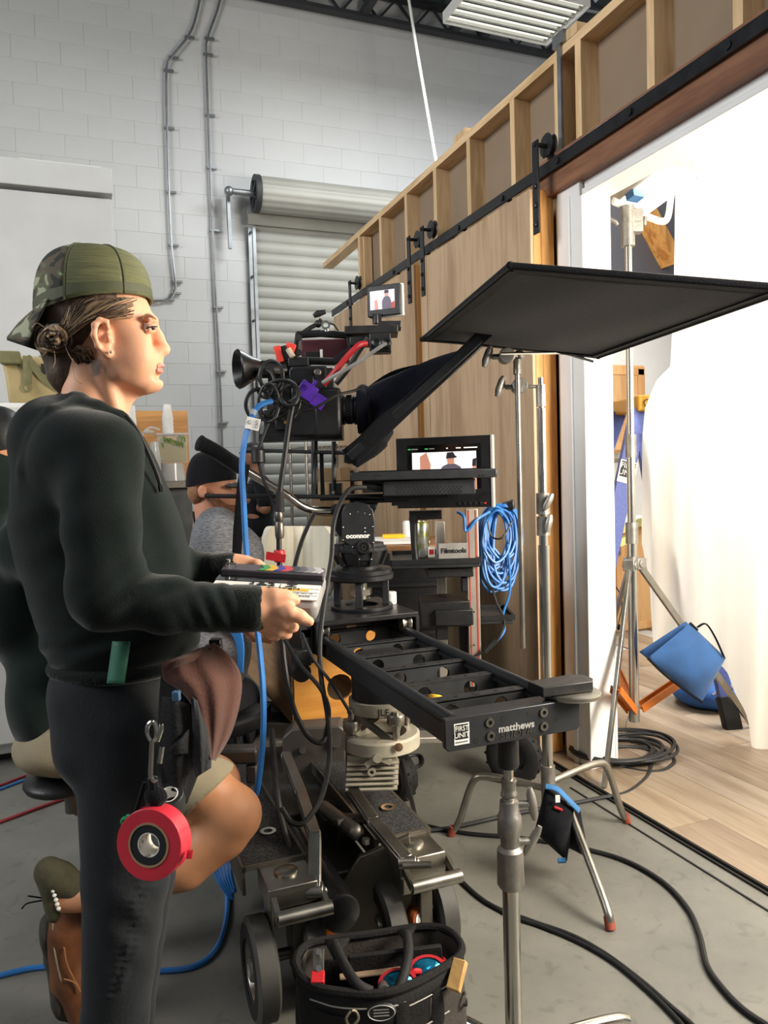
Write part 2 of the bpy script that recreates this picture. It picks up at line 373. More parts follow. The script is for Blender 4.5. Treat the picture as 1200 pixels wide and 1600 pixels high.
# ceiling deck, joists
cl = MB(); 
for i in range(60):
    x0 = -4.5 + i*0.15
    cl.add([(x0, -3, ZC+.30), (x0+.05, -3, ZC+.30), (x0+.075, -3, ZC+.345), (x0+.125, -3, ZC+.345), (x0+.15, -3, ZC+.30), (x0, 7.6, ZC+.30), (x0+.05, 7.6, ZC+.30), (x0+.075, 7.6, ZC+.345), (x0+.125, 7.6, ZC+.345), (x0+.15, 7.6, ZC+.30)],
           [(0, 1, 6, 5), (1, 2, 7, 6), (2, 3, 8, 7), (3, 4, 9, 8)])
struct('ceiling', cl, M['deckm'])
for i, y in enumerate((7.42, 6.55, 5.3)):
    jt = thing('roof_joist', ['dark open-web roof joist running along the top of the block wall', 'dark open-web roof joist, second out from the block wall', 'dark open-web roof joist crossing above the hanging light fixture'][i], 'joist', (0, y, ZC))
    b = MB(); b.box((0, 0, 0.02), (11, 0.09, 0.04)); b.build('bottom_chord', M['joist'], jt)
    b = MB(); b.box((0, 0, 0.27), (11, 0.09, 0.04)); b.build('top_chord', M['joist'], jt)
    b = MB()
    for q in range(27):
        b.bar((-5.4+q*.4, 0, .03), (-5.2+q*.4, 0, .26), .022, .022, (0, 1, 0)); b.bar((-5.2+q*.4, 0, .26), (-5.0+q*.4, 0, .03), .022, .022, (0, 1, 0))
    b.build('web', M['joist'], jt)
for i, px in enumerate((470, 600, 745, 792, 905)):
    x = PA(px, 40, 1, 6.9).x
    tag(MB().box((x, 6.6, ZC+.06), (.07, 1.75, .08)).build('roof_purlin', M['joist']), 'dark steel roof bridging bar, %s from the left under the metal deck' % ('first', 'second', 'third', 'fourth', 'fifth')[i], 'roof bar', 'roof bridging bars')
# hanging high-bay fixture
fx0 = [PA(px, py, 2, 5.15) for px, py in ((700, 28), (862, 64), (910, 8), (745, -32))]
fc = sum(fx0, V())/4; ex = (fx0[1]-fx0[0]); ex.z = 0; ey = (fx0[3]-fx0[0]); ey.z = 0
fR = frame((0, 0, 1), ex.normalized())
hb = thing('high_bay_fixture', 'white six-tube fluorescent high-bay fixture hanging under the roof deck', 'light fixture', fc, fR)
fw, fd = ex.length, 0.62
b = MB(); b.box((0, 0, .06), (fw, fd, .02))
for s_ in (-1, 1):
    b.box((0, s_*fd/2, .02), (fw, .012, .09)); b.box((s_*fw/2, 0, .02), (.012, fd, .09))
b.build('housing', M['whitep'], hb)
M['tube'] = emis('fluorescent_tube', 'fffdf2', 0.8); M['reflector'] = pm('reflector', 'd8d8d2', 0.18, 0.9, 0.05, 9)
for i in range(6):
    y = -fd/2 + fd*(i+.5)/6
    MB().cyl((-fw/2+.03, y, .015), (fw/2-.03, y, .015), .013, n=10).build('tube', M['tube'], hb)
    b = MB(); b.prism([(-.045, -.02), (-.03, .035), (.03, .035), (.045, -.02), (.042, -.02), (.028, .03), (-.028, .03), (-.042, -.02)], fw-.04, (0, y, .01), MX(((0, 0, 1), (1, 0, 0), (0, 1, 0)))); b.build('reflector', M['reflector'], hb)
tag(MB().tube([P(560, -42, 7.0), P(1000, 30, 6.75)], .012).build('conduit_pipe', M['galv']), 'thin steel conduit crossing under the roof deck behind the high-bay fixture', 'conduit')
tag(MB().tube([P(700, -260, 6.7), P(638, -5, 6.6), P(650, 70, 6.6), P(683, 262, 6.6), P(700, 420, 6.6)], .013).build('drop_cord', M['whitep']), 'white cord hanging straight down from the roof behind the framed wall', 'cord')
# wall conduits
def conduit(pts, lab):
    t = thing('conduit_pipe', lab, 'conduit', PA(*pts[0], 1, WY-.03))
    w_ = [PA(x, y, 1, WY-.035) for x, y in pts]
    MB().tube(cr(w_, 5), .0115, 8).build('pipe', M['galv'], t, world=True)
    for x, y in pts[2:-1]:
        q = PA(x, y, 1, WY-.025); MB().box(q+V((0.02, 0, 0)), (.09, .03, .018)).build('pipe_clip', M['galv'], t, world=True)
conduit([(318, -30), (305, 30), (293, 58), (268, 90), (260, 110), (261, 200), (264, 300), (268, 383), (274, 440), (272, 458), (262, 468), (235, 470), (120, 466)], 'grey bent conduit on the block wall that turns left behind the cap')
conduit([(350, -30), (340, 14), (324, 60), (322, 85), (325, 180), (328, 262), (332, 360), (338, 480), (343, 580), (346, 660), (349, 760)], 'straight grey conduit on the block wall beside the roller door')
# roller shutter door
rd = thing('roller_door', 'off-white corrugated roll-up shutter door with its drum on the block wall', 'roller door', (3.4, WY, 0))
sm = MB(); prof = []
for q in range(9):
    t = q/8; prof.append((0.016*math.sin(PI*t)**0.7 if 0 < t < 1 else 0.0, t*0.108))
vs = [(x, -p_[0], p_[1]) for x in (-1.72, 1.86) for p_ in prof]
sm.add(vs, [(i, i+1, 9+i+1, 9+i) for i in range(8)]); me_s = bpy.data.meshes.new('slat'); me_s.from_pydata(sm.v, [], sm.f); me_s.materials.append(M['slat']); me_s.shade_smooth()
for q in range(35):
    o = bpy.data.objects.new('slat', me_s); COL.objects.link(o); o.parent = rd; o.location = (0, -.02, 0.03+q*0.108)
b = MB()
for x in (-1.76, 1.88):
    b = MB(); b.box((x, -.03, 1.86), (.07, .05, 3.72)); b.box((x+.02, -.06, 1.86), (.03, .02, 3.72)); b.build('guide_rail', M['galv'], rd)
b = MB()
for q in range(9): b.cyl((-1.775, -.086, .3+q*.42), (-1.775, -.05, .3+q*.42), .012, n=8)
b.build('rail_bolts', M['joist'], rd, kind='stuff')
prof = []
for q in range(60):
    a_ = 2*PI*q/60; r_ = .155+.010*abs(math.sin(a_*8)); prof.append((r_*math.cos(a_), r_*math.sin(a_)))
MB().prism(prof, 3.6, (0.07, -.24, 3.97), MX(((0, 0, 1), (1, 0, 0), (0, 1, 0)))).build('drum', M['slat'], rd, sharp=60)
b = MB(); b.ring((-1.77, -.24, 3.97), frame((1, 0, 0)), .12, .172, .05); b.cyl((-1.76, -.24, 3.97), (-1.74, -.24, 3.97), .13)
for q in range(5):
    a_ = 2*PI*q/5; b.bar((-1.772, -.24, 3.97), (-1.772, -.24+.13*math.cos(a_), 3.97+.13*math.sin(a_)), .03, .012, (1, 0, 0))
b.build('drum_wheel', M['joist'], rd)
b = MB(); b.cyl((-2.0, -.24, 3.97), (-1.7, -.24, 3.97), .028); b.sph((-2.0, -.24, 3.97), .045); b.prism([(-.03, .05), (.03, .05), (.03, -.1), (-.0, -.5), (-.04, -.5), (-.03, -.1)], .03, (-1.99, -.12, 3.97), MX(((0, 0, 1), (1, 0, 0), (0, 1, 0))))
b.build('drum_bracket', M['galv'], rd)
b = MB(); b.box((-.0, -.09, 3.80), (3.6, .02, .14)); b.build('hood_strip', M['slat'], rd)
# white box room at left
q0 = PA(0, 250, 1, 5.6); q1 = PA(183, 280, 1, 5.6); zt = q1.z+.07; xr = q1.x
wl = thing('white_box_room', 'plain white painted box room with a capped top against the block wall', 'box room', (xr-1.4, 6.5, 0))
b = MB(); b.box((0, 0, zt/2-.1), (2.72, 1.75, zt-.2)); M['boxw'] = pm('box_room_paint', 'c3c5c5', .6, 0, .03, 5, .05); b.build('panel', M['boxw'], wl, bevel=.004)
b = MB(); b.box((0, -.01, zt-.085), (2.735, 1.775, .17)); b.build('cap_board', M['boxw'], wl, bevel=.005)
tag(MB().tube([(PA(30, 252, 1, 5.7).x, 5.7, zt+.019), (PA(157, 266, 1, 5.7).x, 5.7, zt+.019)], .02).build('white_batten', M['whitep']), 'white round batten lying on top of the white box room', 'batten')
# ------------------------------------------------------------------ framed set wall
WX = 2.0
ws = struct('wall_set', MB().box((WX+.089+.008, 4.16, 1.55), (.016, 2.72, 3.1)), M['drywall'])
MB().box((WX+.097, 1.45, 2.83), (.016, 2.70, .54)).build('drywall_panel', M['drywall'], ws)
MB().box((WX+.097, -.9, 1.55), (.016, 2.0, 3.1)).build('drywall_panel', M['drywall'], ws)
ys = [5.46, 5.02, 4.57, 4.14, 3.72, 3.27, 2.90, 2.746, 2.31, 1.91, 1.50, 1.10, 0.70, 0.3, -.1]
sm_ = MB().box((0, 0, 0), (.089, .040, 3.03)); me = bpy.data.meshes.new('stud'); me.from_pydata(sm_.v, [], sm_.f); me.materials.append(M['stud'])
sm2 = MB().box((0, 0, 0), (.089, .040, .62)); me2 = bpy.data.meshes.new('stud'); me2.from_pydata(sm2.v, [], sm2.f); me2.materials.append(M['stud'])
for y in ys:
    full = y > 2.7 or y < .1
    o = bpy.data.objects.new('stud', me if full else me2); COL.objects.link(o); o.parent = ws; o.location = (WX+.0445, y, 1.555 if full else 2.77)
    if False: pass
MB().box((WX+.0445, 1.7+.9, 3.09), (.089, 7.6-.06, .04)).build('top_plate', M['studh'], ws)
MB().box((WX+.0445, 4.12, .02), (.089, 2.7, .04)).build('bottom_plate', M['studh'], ws)
MB().box((WX+.05, 5.415, 1.555), (.06, .03, 3.0)).build('stud', M['stud'], ws)
q = PA(880, 300, 0, WX); b = MB(); b.box((WX-.006, q.y, 2.86), (.012, .026, .58)); b.box((WX-.006, q.y, 3.14), (.02, .08, .05)); b.build('steel_strap', M['galv'], ws)
MB().box((WX+.05, 2.83, 3.135), (.10, .16, .045)).build('wood_block', M['stud'], ws)
MB().box((WX+.05, 3.83, 3.13), (.09, .14, .04)).build('wood_block', M['stud'], ws)
# fascia, casing, jambs of the opening
MB().box((WX-.025, 1.75, 2.57), (.05, 2.55, .16)).build('header_board', M['fascia'], ws, bevel=.003)
MB().box((WX+.0435, 1.45, 2.53), (.093, 2.52, .155)).build('header_beam', M['trimw'], ws)
YJ = 2.70
b = MB(); b.box((WX+.04, YJ+.012, 1.215), (.13, .024, 2.43)); b.build('jamb', M['trimw'], ws, bevel=.003)
b = MB(); b.box((WX+.04, 1.45, 2.44), (.13, 2.50, .024)); b.build('head_jamb', M['trimw'], ws, bevel=.003)
b = MB(); b.box((WX+.04, .188, 1.215), (.13, .024, 2.43)); b.build('jamb', M['trimw'], ws, bevel=.003)
b = MB(); b.box((WX-.012, YJ+.10, 1.25), (.024, .16, 2.50)); b.box((WX-.028, YJ+.095, 1.225), (.012, .03, 2.45)); b.build('casing', M['trimw'], ws, bevel=.004)
b = MB(); b.box((WX+.112, YJ+.06, 1.225), (.014, .12, 2.45)); b.build('casing', M['trimw'], ws, bevel=.003)
# track of the barn doors
TZ = 2.60
tk = thing('barn_door_track', 'flat black steel barn door track running along the framed wall', 'track', (1.935, 3.0, TZ))
MB().box((0, 0, 0), (.010, 5.9, .052)).build('rail', M['blackm'], tk, bevel=.002)
for i in range(12):
    MB().cyl((-.012, -2.5+i*.46, -.002), (.04, -2.5+i*.46, -.002), .014, n=10).build('spacer_bolt', M['blackm'], tk)
# barn doors
def barn(y0, y1, lab, hang, seams):
    t = thing('barn_door', lab, 'door', (1.92, (y0+y1)/2, .02))
    L = y1-y0; H = 2.50; c = L/2
    ed = [-c] + [s_-(y0+y1)/2 for s_ in seams] + [c]
    for a_, e_ in zip(ed[:-1], ed[1:]):
        MB().box((-.043, (a_+e_)/2, H/2), (.014, e_-a_-.006, H)).build('plywood_panel', M['ply'], t)
    for s_ in (-1, 1):
        for xo, w_ in ((-.017, .036), (.034, .064)):
            MB().box((xo, s_*(c-.02), H/2), (w_, .04 + (.006 if xo > 0 else 0), H)).build('stile', M['pine'], t)
    for z in (.02, H-.02): MB().box((0, 0, z), (.07, L-.082, .04)).build('rail', M['pine'], t)
    for hy in hang:
        hb_ = MB(); y_ = hy-(y0+y1)/2; z0 = TZ-.02
        hb_.bar((-.054, y_, z0-.29), (-.054, y_, z0+.10), .045, .008, (1, 0, 0)); hb_.bar((.0, y_, z0+.04), (.0, y_, z0+.10), .045, .006, (1, 0, 0))
        hg = hb_.build('hanger_strap', M['blackm'], t, bevel=.002)
        w2 = MB(); w2.lathe([(.012, -.014), (.05, -.012), (.042, -.004), (.042, .004), (.05, .012), (.012, .014)], (.012, y_, z0+.089), frame((1, 0, 0)), 24); w2.cyl((-.064, y_, z0+.085), (.03, y_, z0+.085), .010, n=10); w2.build('hanger_wheel', M['black'], hg)
        b2 = MB()
        for dz in (-.25, -.17, -.09): b2.cyl((-.066, y_, z0+dz), (-.05, y_, z0+dz), .011, n=8)
        b2.build('strap_bolt', M['black'], hg)
    return t
def ypx(px, py): return PA(px, py, 0, 1.87).y
Y1 = ypx(845, 300); Y2 = ypx(657, 420); Y3 = ypx(650, 420)
barn(2.925, Y2+.01, 'pine plywood sliding barn door nearest the bright opening', (Y1+.03, Y2-.04), (ypx(672, 640),))
barn(Y3+.03, 5.72, 'plywood sliding barn door at the far end of the track', (Y3+.09, ypx(548, 470)), (ypx(600, 640),))
# ------------------------------------------------------------------ inside of the set
struct('wall_right', MB().box((5.55, 2.4, 1.5), (.1, 6.2, 3.0)), M['setgrey'])
struct('wall_far', MB().box((3.8, 5.45, 1.28), (3.45, .1, 2.56)), M['trimw'])
struct('wall_far_upper', MB().box((4.3, 5.44, 3.1), (2.6, .09, 1.1)), M['setgrey'])
tag(MB().bar(PA(985, 290, 1, 5.30), PA(1050, 412, 1, 5.30), .09, .19, (0, 1, 0)).build('wood_rafter', M['pine'], bevel=.004), 'diagonal pine rafter against the dark grey upper wall inside the set', 'rafter')
def cabinet(x0, z0, x1, z1, y, lab, nd_):
    t = thing('kitchen_cabinet', lab, 'cabinet', ((x0+x1)/2, y, z0))
    w_, h_ = x1-x0, z1-z0
    b = MB(); b.box((0, .16, h_/2), (w_, .30, h_)); b.build('body', M['cab'], t)
    for i in range(nd_):
        dw = w_/nd_; cx = -w_/2+dw*(i+.5)
        b = MB(); b.box((cx, 0, h_/2), (dw-.01, .02, h_-.02)); d_ = b.build('door', M['cab'], t, bevel=.003)
        b = MB()
        for sx, sz, px, pz_ in ((dw-.03, .06, 0, h_/2-.05), (dw-.03, .06, 0, -h_/2+.05), (.06, h_-.06, dw/2-.05, 0), (.06, h_-.06, -dw/2+.05, 0)): b.box((cx+px, -.014, h_/2+pz_), (sx, .012, sz))
        b.build('door_frame', M['cab'], d_, bevel=.002)
        MB().cyl((cx-dw/2+.05, -.03, .08 if z0 > 1 else h_-.12), (cx-dw/2+.05, -.03, .2 if z0 > 1 else h_-.24), .006, n=8).build('handle', M['chrome'], d_)
    return t
cabinet(2.95, 1.42, 4.3, 2.12, 5.08, 'maple wall cabinet on the far wall of the lit set', 3)
cabinet(2.85, .0, 4.3, .86, 4.9, 'maple base cabinet standing under the wall cabinet in the set', 3)
tag(MB().box((3.57, 5.06, .885), (1.5, .62, .04)).build('countertop', M['trimw'], bevel=.004), 'white countertop lying on the maple base cabinet', 'countertop')
# ================================================================== SLIDER, DOLLY, CAMERA RIG
VR = MX.Identity(3)
_fh = V((math.sin(_th), math.cos(_th), 0))
for i in range(3): VR[i][0], VR[i][1], VR[i][2] = _r0[i], _fh[i], (0, 0, 1)[i]
AX, AY = _r0.copy(), _fh.copy()
def bx(b, x0, y0, x1, y1, d, th, R=None):
    "real box whose front face (at depth d) spans the measured rectangle, th metres deep"
    c = P((x0+x1)/2, (y0+y1)/2, d) + AY*(th/2)
    return b.box(c, ((x1-x0)*d/FPX, th, (y1-y0)*d/FPX), R or VR)
def rpx(r, d): return r*d/FPX
def holed(b, w, h, t, holes, o, R, n=16):
    "upright plate w x h x t (local x, z; thickness y) with round holes (x, z, r)"
    o = V(o); xs = sorted(holes); cuts = [-w/2] + [(a[0]+c[0])/2 for a, c in zip(xs[:-1], xs[1:])] + [w/2]
    for (hx, hz, r), x0, x1 in zip(xs, cuts[:-1], cuts[1:]):
        angs = sorted([2*PI*i/n for i in range(n)] + [math.atan2(q-hz, p-hx) % (2*PI) for p in (x0, x1) for q in (-h/2, h/2)])
        inn = []; out = []
        for a in angs:
            c, s = math.cos(a), math.sin(a)
            k = min([((x1 if c > 0 else x0)-hx)/c if abs(c) > 1e-6 else 1e9, ((h/2 if s > 0 else -h/2)-hz)/s if abs(s) > 1e-6 else 1e9])
            inn.append((hx+r*c, hz+r*s)); out.append((hx+k*c, hz+k*s))
        m = len(angs); vs = []
        for y in (-t/2, t/2):
            vs += [o + R @ V((p[0], y, p[1])) for p in inn] + [o + R @ V((p[0], y, p[1])) for p in out]
        fs = []
        for i in range(m):
            j = (i+1) % m
            fs += [(i, j, m+j, m+i), (2*m+i, 3*m+i, 3*m+j, 2*m+j), (i, 2*m+i, 2*m+j, j), (m+i, m+j, 3*m+j, 3*m+i)]
        b.add(vs, fs)
    return b
I3 = MX.Identity(3)
# ---------------------------------------------------------------- slider
SX0, SX1, SY0, SY1, SZ = 0.664, 0.982, 1.39, 2.68, 0.79
sl = thing('camera_slider', 'long dark grey ladder-shaped camera slider track with labelled end plate', 'slider', ((SX0+SX1)/2, (SY0+SY1)/2, SZ-.05))
for x in (SX0+.022, SX1-.022):
    b = MB(); b.cyl((x, SY0+.01, SZ), (x, SY1, SZ), .0145, n=14); b.box((x, (SY0+SY1)/2, SZ-.027), (.012, SY1-SY0-.02, .055)); b.box((x + (.008 if x < .8 else -.008), (SY0+SY1)/2, SZ-.012), (.02, SY1-SY0-.02, .008))
    b.build('rail', M['anod'], sl, world=True)
for y in (1.545, 1.695, 1.85, 2.01, 2.17, 2.40, 2.60):
    b = MB(); w_ = SX1-SX0-.06; c_ = (SX0+SX1)/2
    holed(b, w_, .052, .012, [(-w_*.27, 0, .019), (w_*.22, 0, .019)], (c_, y, SZ-.028), I3)
    b.box((c_, y+.008, SZ-.002), (w_, .028, .006))
    r_ = b.build('rib', M['anod'], sl, world=True)
    b = MB()
    for q in (-.36, -.2, 0, .2, .36): b.cyl((c_+w_*q, y+.008, SZ-.002), (c_+w_*q, y+.008, SZ+.0018), .006 if q else .011, n=10)
    b.build('screw', M['ink'], r_, world=True, each=True)
c_ = (SX0+SX1)/2
b = MB(); pw, ph = .326, .068; r_ = .008
pl = [(-pw/2+r_, -ph/2), (pw/2-r_, -ph/2), (pw/2, -ph/2+r_), (pw/2, ph/2), (-pw/2, ph/2), (-pw/2, -ph/2+r_)]
RE = MX(((1, 0, 0), (0, 0, -1), (0, 1, 0)))  # local x,y -> X,Z facing -Y
b.prism(pl, .014, (c_, SY0, SZ-.022), RE); b.box((c_, SY0+.04, SZ-.004), (pw-.05, .07, .014))
ep = b.build('end_plate', M['anod'], sl, world=True, bevel=.002)
b = MB()
for u, v_ in ((.315, .30), (.32, .72), (.715, .26), (.715, .70)):
    b.lathe([(.0045, 0), (.010, 0), (.010, .003), (.0045, .003), (.0045, 0)], (c_-pw/2+pw*u, SY0-.007, SZ-.022+ph*(.5-v_)), RE, 16)
b.build('socket_bolt', M['steel'], ep, world=True, each=True)
b = MB()
for u, v_ in ((.42, .25), (.61, .22), (.81, .55), (.215, .78)): b.cyl((c_-pw/2+pw*u, SY0-.0075, SZ-.022+ph*(.5-v_)), (c_-pw/2+pw*u, SY0-.004, SZ-.022+ph*(.5-v_)), .0062, n=12)
b.build('hole', M['ink'], ep, world=True, each=True)
text('lettering', 'matthews', .021, (c_-pw/2+pw*.51, SY0-.0074, SZ-.0265), RE, M['lightgrey'], ep, True, sx=1.05, bold=.0006)
text('lettering', 'SLIDER.', .020, (c_-pw/2+pw*.515, SY0-.0074, SZ-.0415), RE, M['dsteel'], ep, True, sx=1.3, shear=.15)
def first_unit(o, R, h, parent):
    w_ = h*.78
    b = MB(); b.box(V(o), (w_, h, .0008), R); st = b.build('sticker', M['paper'], parent, world=True)
    b = MB(); b.box(V(o)+R @ V((0, h*.10, .0004)), (w_*.86, h*.70, .0008), R); b.build('sticker_field', M['ink'], st, world=True)
    text('lettering', 'FIRST', h*.34, V(o)+R @ V((0, h*.25, .001)), R, M['paper'], st, True, sx=.86)
    text('lettering', 'UNIT', h*.34, V(o)+R @ V((0, -h*.06, .001)), R, M['paper'], st, True, sx=1.0)
    text('lettering', 'PRODUCTIONS', h*.10, V(o)+R @ V((0, -h*.37, .001)), R, M['lightgrey'], st, True, sx=.9)
first_unit((c_-pw/2+pw*.115, SY0-.0076, SZ-.022), RE, .044, ep)
b = MB(); b.lathe([(0, 0), (.062, 0), (.064, .003), (.064, .008), (.06, .010), (0, .010)], (SX1+.002, SY0+.02, SZ+.012)); disc = b.build('end_disc', M['steel'], sl, world=True)
b = MB(); b.prism([(-.085, -.03), (.04, -.035), (.055, -.015), (.055, .02), (.03, .035), (-.085, .03)], .022, (SX1+.0, SY0+.03, SZ+.034)); b.build('end_block', M['black'], sl, world=True, bevel=.002)
b = MB(); b.cyl((.745, 1.62, SZ-.055), (.760, 1.635, SZ-.018), .022, .020, n=14); b.build('brake_knob', M['yellow'], sl, world=True, bevel=.003)
# ---------------------------------------------------------------- carriage
cg = thing('slider_carriage', 'black slider carriage on rollers carrying the tripod head riser', 'carriage', (c_, 2.45, SZ+.02))
CY0, CY1, CZ = 2.26, 2.62, SZ+.055
b = MB(); b.box((c_, (CY0+CY1)/2, CZ), (.345, CY1-CY0, .016)); b.build('top_plate', M['blackm'], cg, world=True, bevel=.002)
b = MB()
for x in (c_-.168, c_+.168): b.box((x, (CY0+CY1)/2, CZ-.05), (.012, CY1-CY0, .092))
b.build('side_plate', M['blackm'], cg, world=True, bevel=.002, each=True)
for x in (SX0+.016, SX1-.022):
    for y in (CY0+.03, CY1-.05):
        b = MB(); R_ = frame((1, 0, 0)); b.lathe([(.006, -.016), (.024, -.016), (.024, -.011), (.016, 0), (.024, .011), (.024, .016), (.006, .016)], (x, y, SZ+.026), R_, 18); b.cyl((x-.02, y, SZ+.026), (x+.02, y, SZ+.026), .008, n=10); b.build('roller', M['steel'], cg, world=True)
b = MB(); b.box((c_, CY1-.03, CZ-.045), (.32, .012, .07)); b.build('rear_plate', M['black'], cg, world=True)
b = MB(); b.box((c_-.195, CY0+.10, CZ-.07), (.04, .15, .11)); b.box((c_-.215, CY0+.03, CZ-.10), (.05, .06, .05)); b.cyl((c_-.215, CY0+.02, CZ-.15), (c_-.215, CY0+.1, CZ-.15), .03, n=14); b.box((c_-.2, CY0+.06, CZ-.02), (.04, .07, .05)); b.build('brake_block', M['black'], cg, world=True, bevel=.003)
b = MB()
for q in range(7): b.cyl((c_+.09+.02*(q % 3), CY0+.10+.05*q, CZ+.008), (c_+.09+.02*(q % 3), CY0+.10+.05*q, CZ+.012), .005, n=8)
b.build('screw', M['chrome'], cg, world=True, each=True)
# riser
HX, HY = 0.862, 2.43
rs = thing('mitchell_riser', 'black round riser on four square posts under the tripod head', 'riser', (HX, HY, CZ+.008))
b = MB(); b.ring((0, 0, 0), I3, .055, .105, .012); b.build('base_ring', M['blackm'], rs, bevel=.002)
zr = .085
for k_ in range(4):
    a_ = PI/4+k_*PI/2+.35
    b = MB(); b.box((.082*math.cos(a_), .082*math.sin(a_), .012+zr/2), (.022, .022, zr), rz(a_)); b.build('post', M['anod'], rs, bevel=.002)
b = MB(); b.lathe([(.03, 0), (.106, 0), (.110, .004), (.110, .018), (.104, .022), (.104, .034), (.10, .038), (.03, .038)], (0, 0, .012+zr), n=36); b.build('top_ring', M['blackm'], rs)
b = MB(); b.cyl((0, 0, .03), (0, 0, .11), .02, n=14); b.cyl((0, 0, .045), (0, 0, .065), .038, n=6); b.build('tie_down', M['steel'], rs)
tag(MB().cyl((HX+.115, HY+.02, CZ+.006), (HX+.115, HY+.02, CZ+.05), .019, n=16).build('white_bottle', M['whitep'], bevel=.004), 'small white bottle standing beside the riser on the carriage', 'bottle')
# ---------------------------------------------------------------- fluid head
D0 = proj((HX, HY, 1.0))[2]
hd = thing('fluid_head', 'dark grey fluid tripod head lettered oconnor', 'tripod head', (HX, HY, CZ+.143))
cen = proj((HX, HY, 1.1))[0]
b = MB(); z0 = CZ+.143
b.lathe([(.062, 0), (.062, .012), (.070, .016), (.083, .05), (.083, .058), (.066, .058)], (HX, HY, z0), n=32)
hb_ = b.build('base_bowl', M['black'], hd, world=True)
b = MB()
for k_ in range(9):
    a_ = 2*PI*k_/9; q = V((HX+.072*math.cos(a_), HY+.072*math.sin(a_), z0+.014)); q2 = V((HX+.092*math.cos(a_), HY+.092*math.sin(a_), z0+.06)); b.bar(q, q2, .02, .012, (math.cos(a_), math.sin(a_), 0))
b.build('bowl_web', M['black'], hb_, world=True, each=True)
b = MB(); b.lathe([(0, 0), (.088, 0), (.09, .004), (.09, .012), (.08, .018), (.08, .026), (0, .026)], (HX, HY, z0+.058), n=36); b.build('pan_ring', M['anod'], hd, world=True)
dh = D0-.075
def hp_(x, y, d=dh): return P(x, y, d)
pts = [(536, 868), (534, 850), (531, 842), (534, 815), (533, 800), (540, 788), (557, 783), (573, 787), (583, 796), (585, 815), (584, 876), (560, 877), (549, 855), (543, 848)]
pts = [(534, 800), (540, 788), (557, 783), (573, 787), (583, 797), (586, 815), (585, 874), (582, 877), (561, 877), (550, 858), (546, 851), (534, 845)]
o_ = P(560, 830, dh); RV = MX.Identity(3)
for i in range(3): RV[i][0], RV[i][1], RV[i][2] = AX[i], (0, 0, 1)[i], -AY[i]
loc2 = []
for x, y in pts:
    q = P(x, y, dh)-o_; loc2.append((q.dot(AX), q.z))
MB().prism(loc2, .018, o_, RV).build('side_cover', M['anod'], hd, world=True, bevel=.0025)
b = MB(); bx(b, 536, 792, 584, 872, dh+.01, .13); b.build('body', M['black'], hd, world=True, bevel=.006)
q = P(552, 815, dh+.075); b = MB(); b.cyl(q-AY*.055, q+AY*.07, .062, n=32); b.cyl(P(531, 868, dh+.03), P(531, 850, dh+.03), .022, n=12); b.build('tilt_drum', M['black'], hd, world=True)
b = MB(); q = P(568.5, 855, dh-.012); b.lathe([(.024, 0), (.022, .008), (.019, .012), (.014, .012), (.013, .008), (0, .008)], q, RV, 28); b.build('counterbalance_knob', M['black'], hd, world=True)
b = MB(); q = P(568.5, 855, dh-.022)
for k_ in range(6): b.cyl(q+AX*.007*math.cos(k_*PI/3)+V((0, 0, .007*math.sin(k_*PI/3))), q-AY*.002+AX*.007*math.cos(k_*PI/3)+V((0, 0, .007*math.sin(k_*PI/3))), .0025, n=6)
b.build('knob_detail', M['steel'], hd, world=True)
b = MB()
for x, y in ((559, 800), (547, 803), (570, 802), (578, 804), (536, 824), (582, 823), (536, 844), (583, 848), (551, 855), (561, 874), (580, 874)): b.sph(P(x, y, dh-.0095), .0032, nu=8, nv=5)
b.build('screw', M['chrome'], hd, world=True, kind='stuff')
b = MB()
for y in (825, 831): b.cyl(P(570.5, y, dh-.010), P(570.5, y, dh-.012), .002, n=8)
b.build('bubble_dot', M['paper'], hd, world=True, each=True)
text('lettering', 'oconnor', .021, P(559, 837.5, dh-.0097), RV, M['paper'], hd, True, sx=1.05, bold=.0010)
b = MB(); bx(b, 517, 789, 588, 797, dh+.0, .16); bx(b, 520, 797, 545, 806, dh+.02, .12); b.prism([(-.075, 0), (.075, 0), (.055, -.045), (-.055, -.045)], .13, P(556, 787, dh+.075), RV); b.build('top_plate', M['blackm'], hd, world=True, bevel=.002)
b = MB(); b.cyl(P(575.5, 791, dh-.004), P(575.5, 791, dh+.002), .006, n=12); b.build('plate_bolt', M['steel'], hd, world=True)
# pan handle
ph = thing('pan_handle', 'silver curved pan handle with a black foam grip', 'pan handle', P(517, 798, dh))
tp = cr([P(527, 798, dh+.05), P(515, 798, dh+.04), P(490, 797, dh+.02), P(470, 790, dh), P(445, 772, dh-.02), P(410, 751, dh-.04), P(376, 730, dh-.07), P(340, 708, dh-.1), P(318, 697, dh-.12)], 5)
MB().tube(tp, .0135, 14).build('tube', M['chrome'], ph, world=True)
g_ = cr([P(378, 731, dh-.07), P(358, 719, dh-.09), P(340, 707, dh-.1), P(322, 697, dh-.115), P(309, 691, dh-.13)], 5)
MB().tube(g_, [.0235]*(len(g_)-3)+[.026, .026, .019], 14).build('foam_grip', M['blackcloth'], ph, world=True)
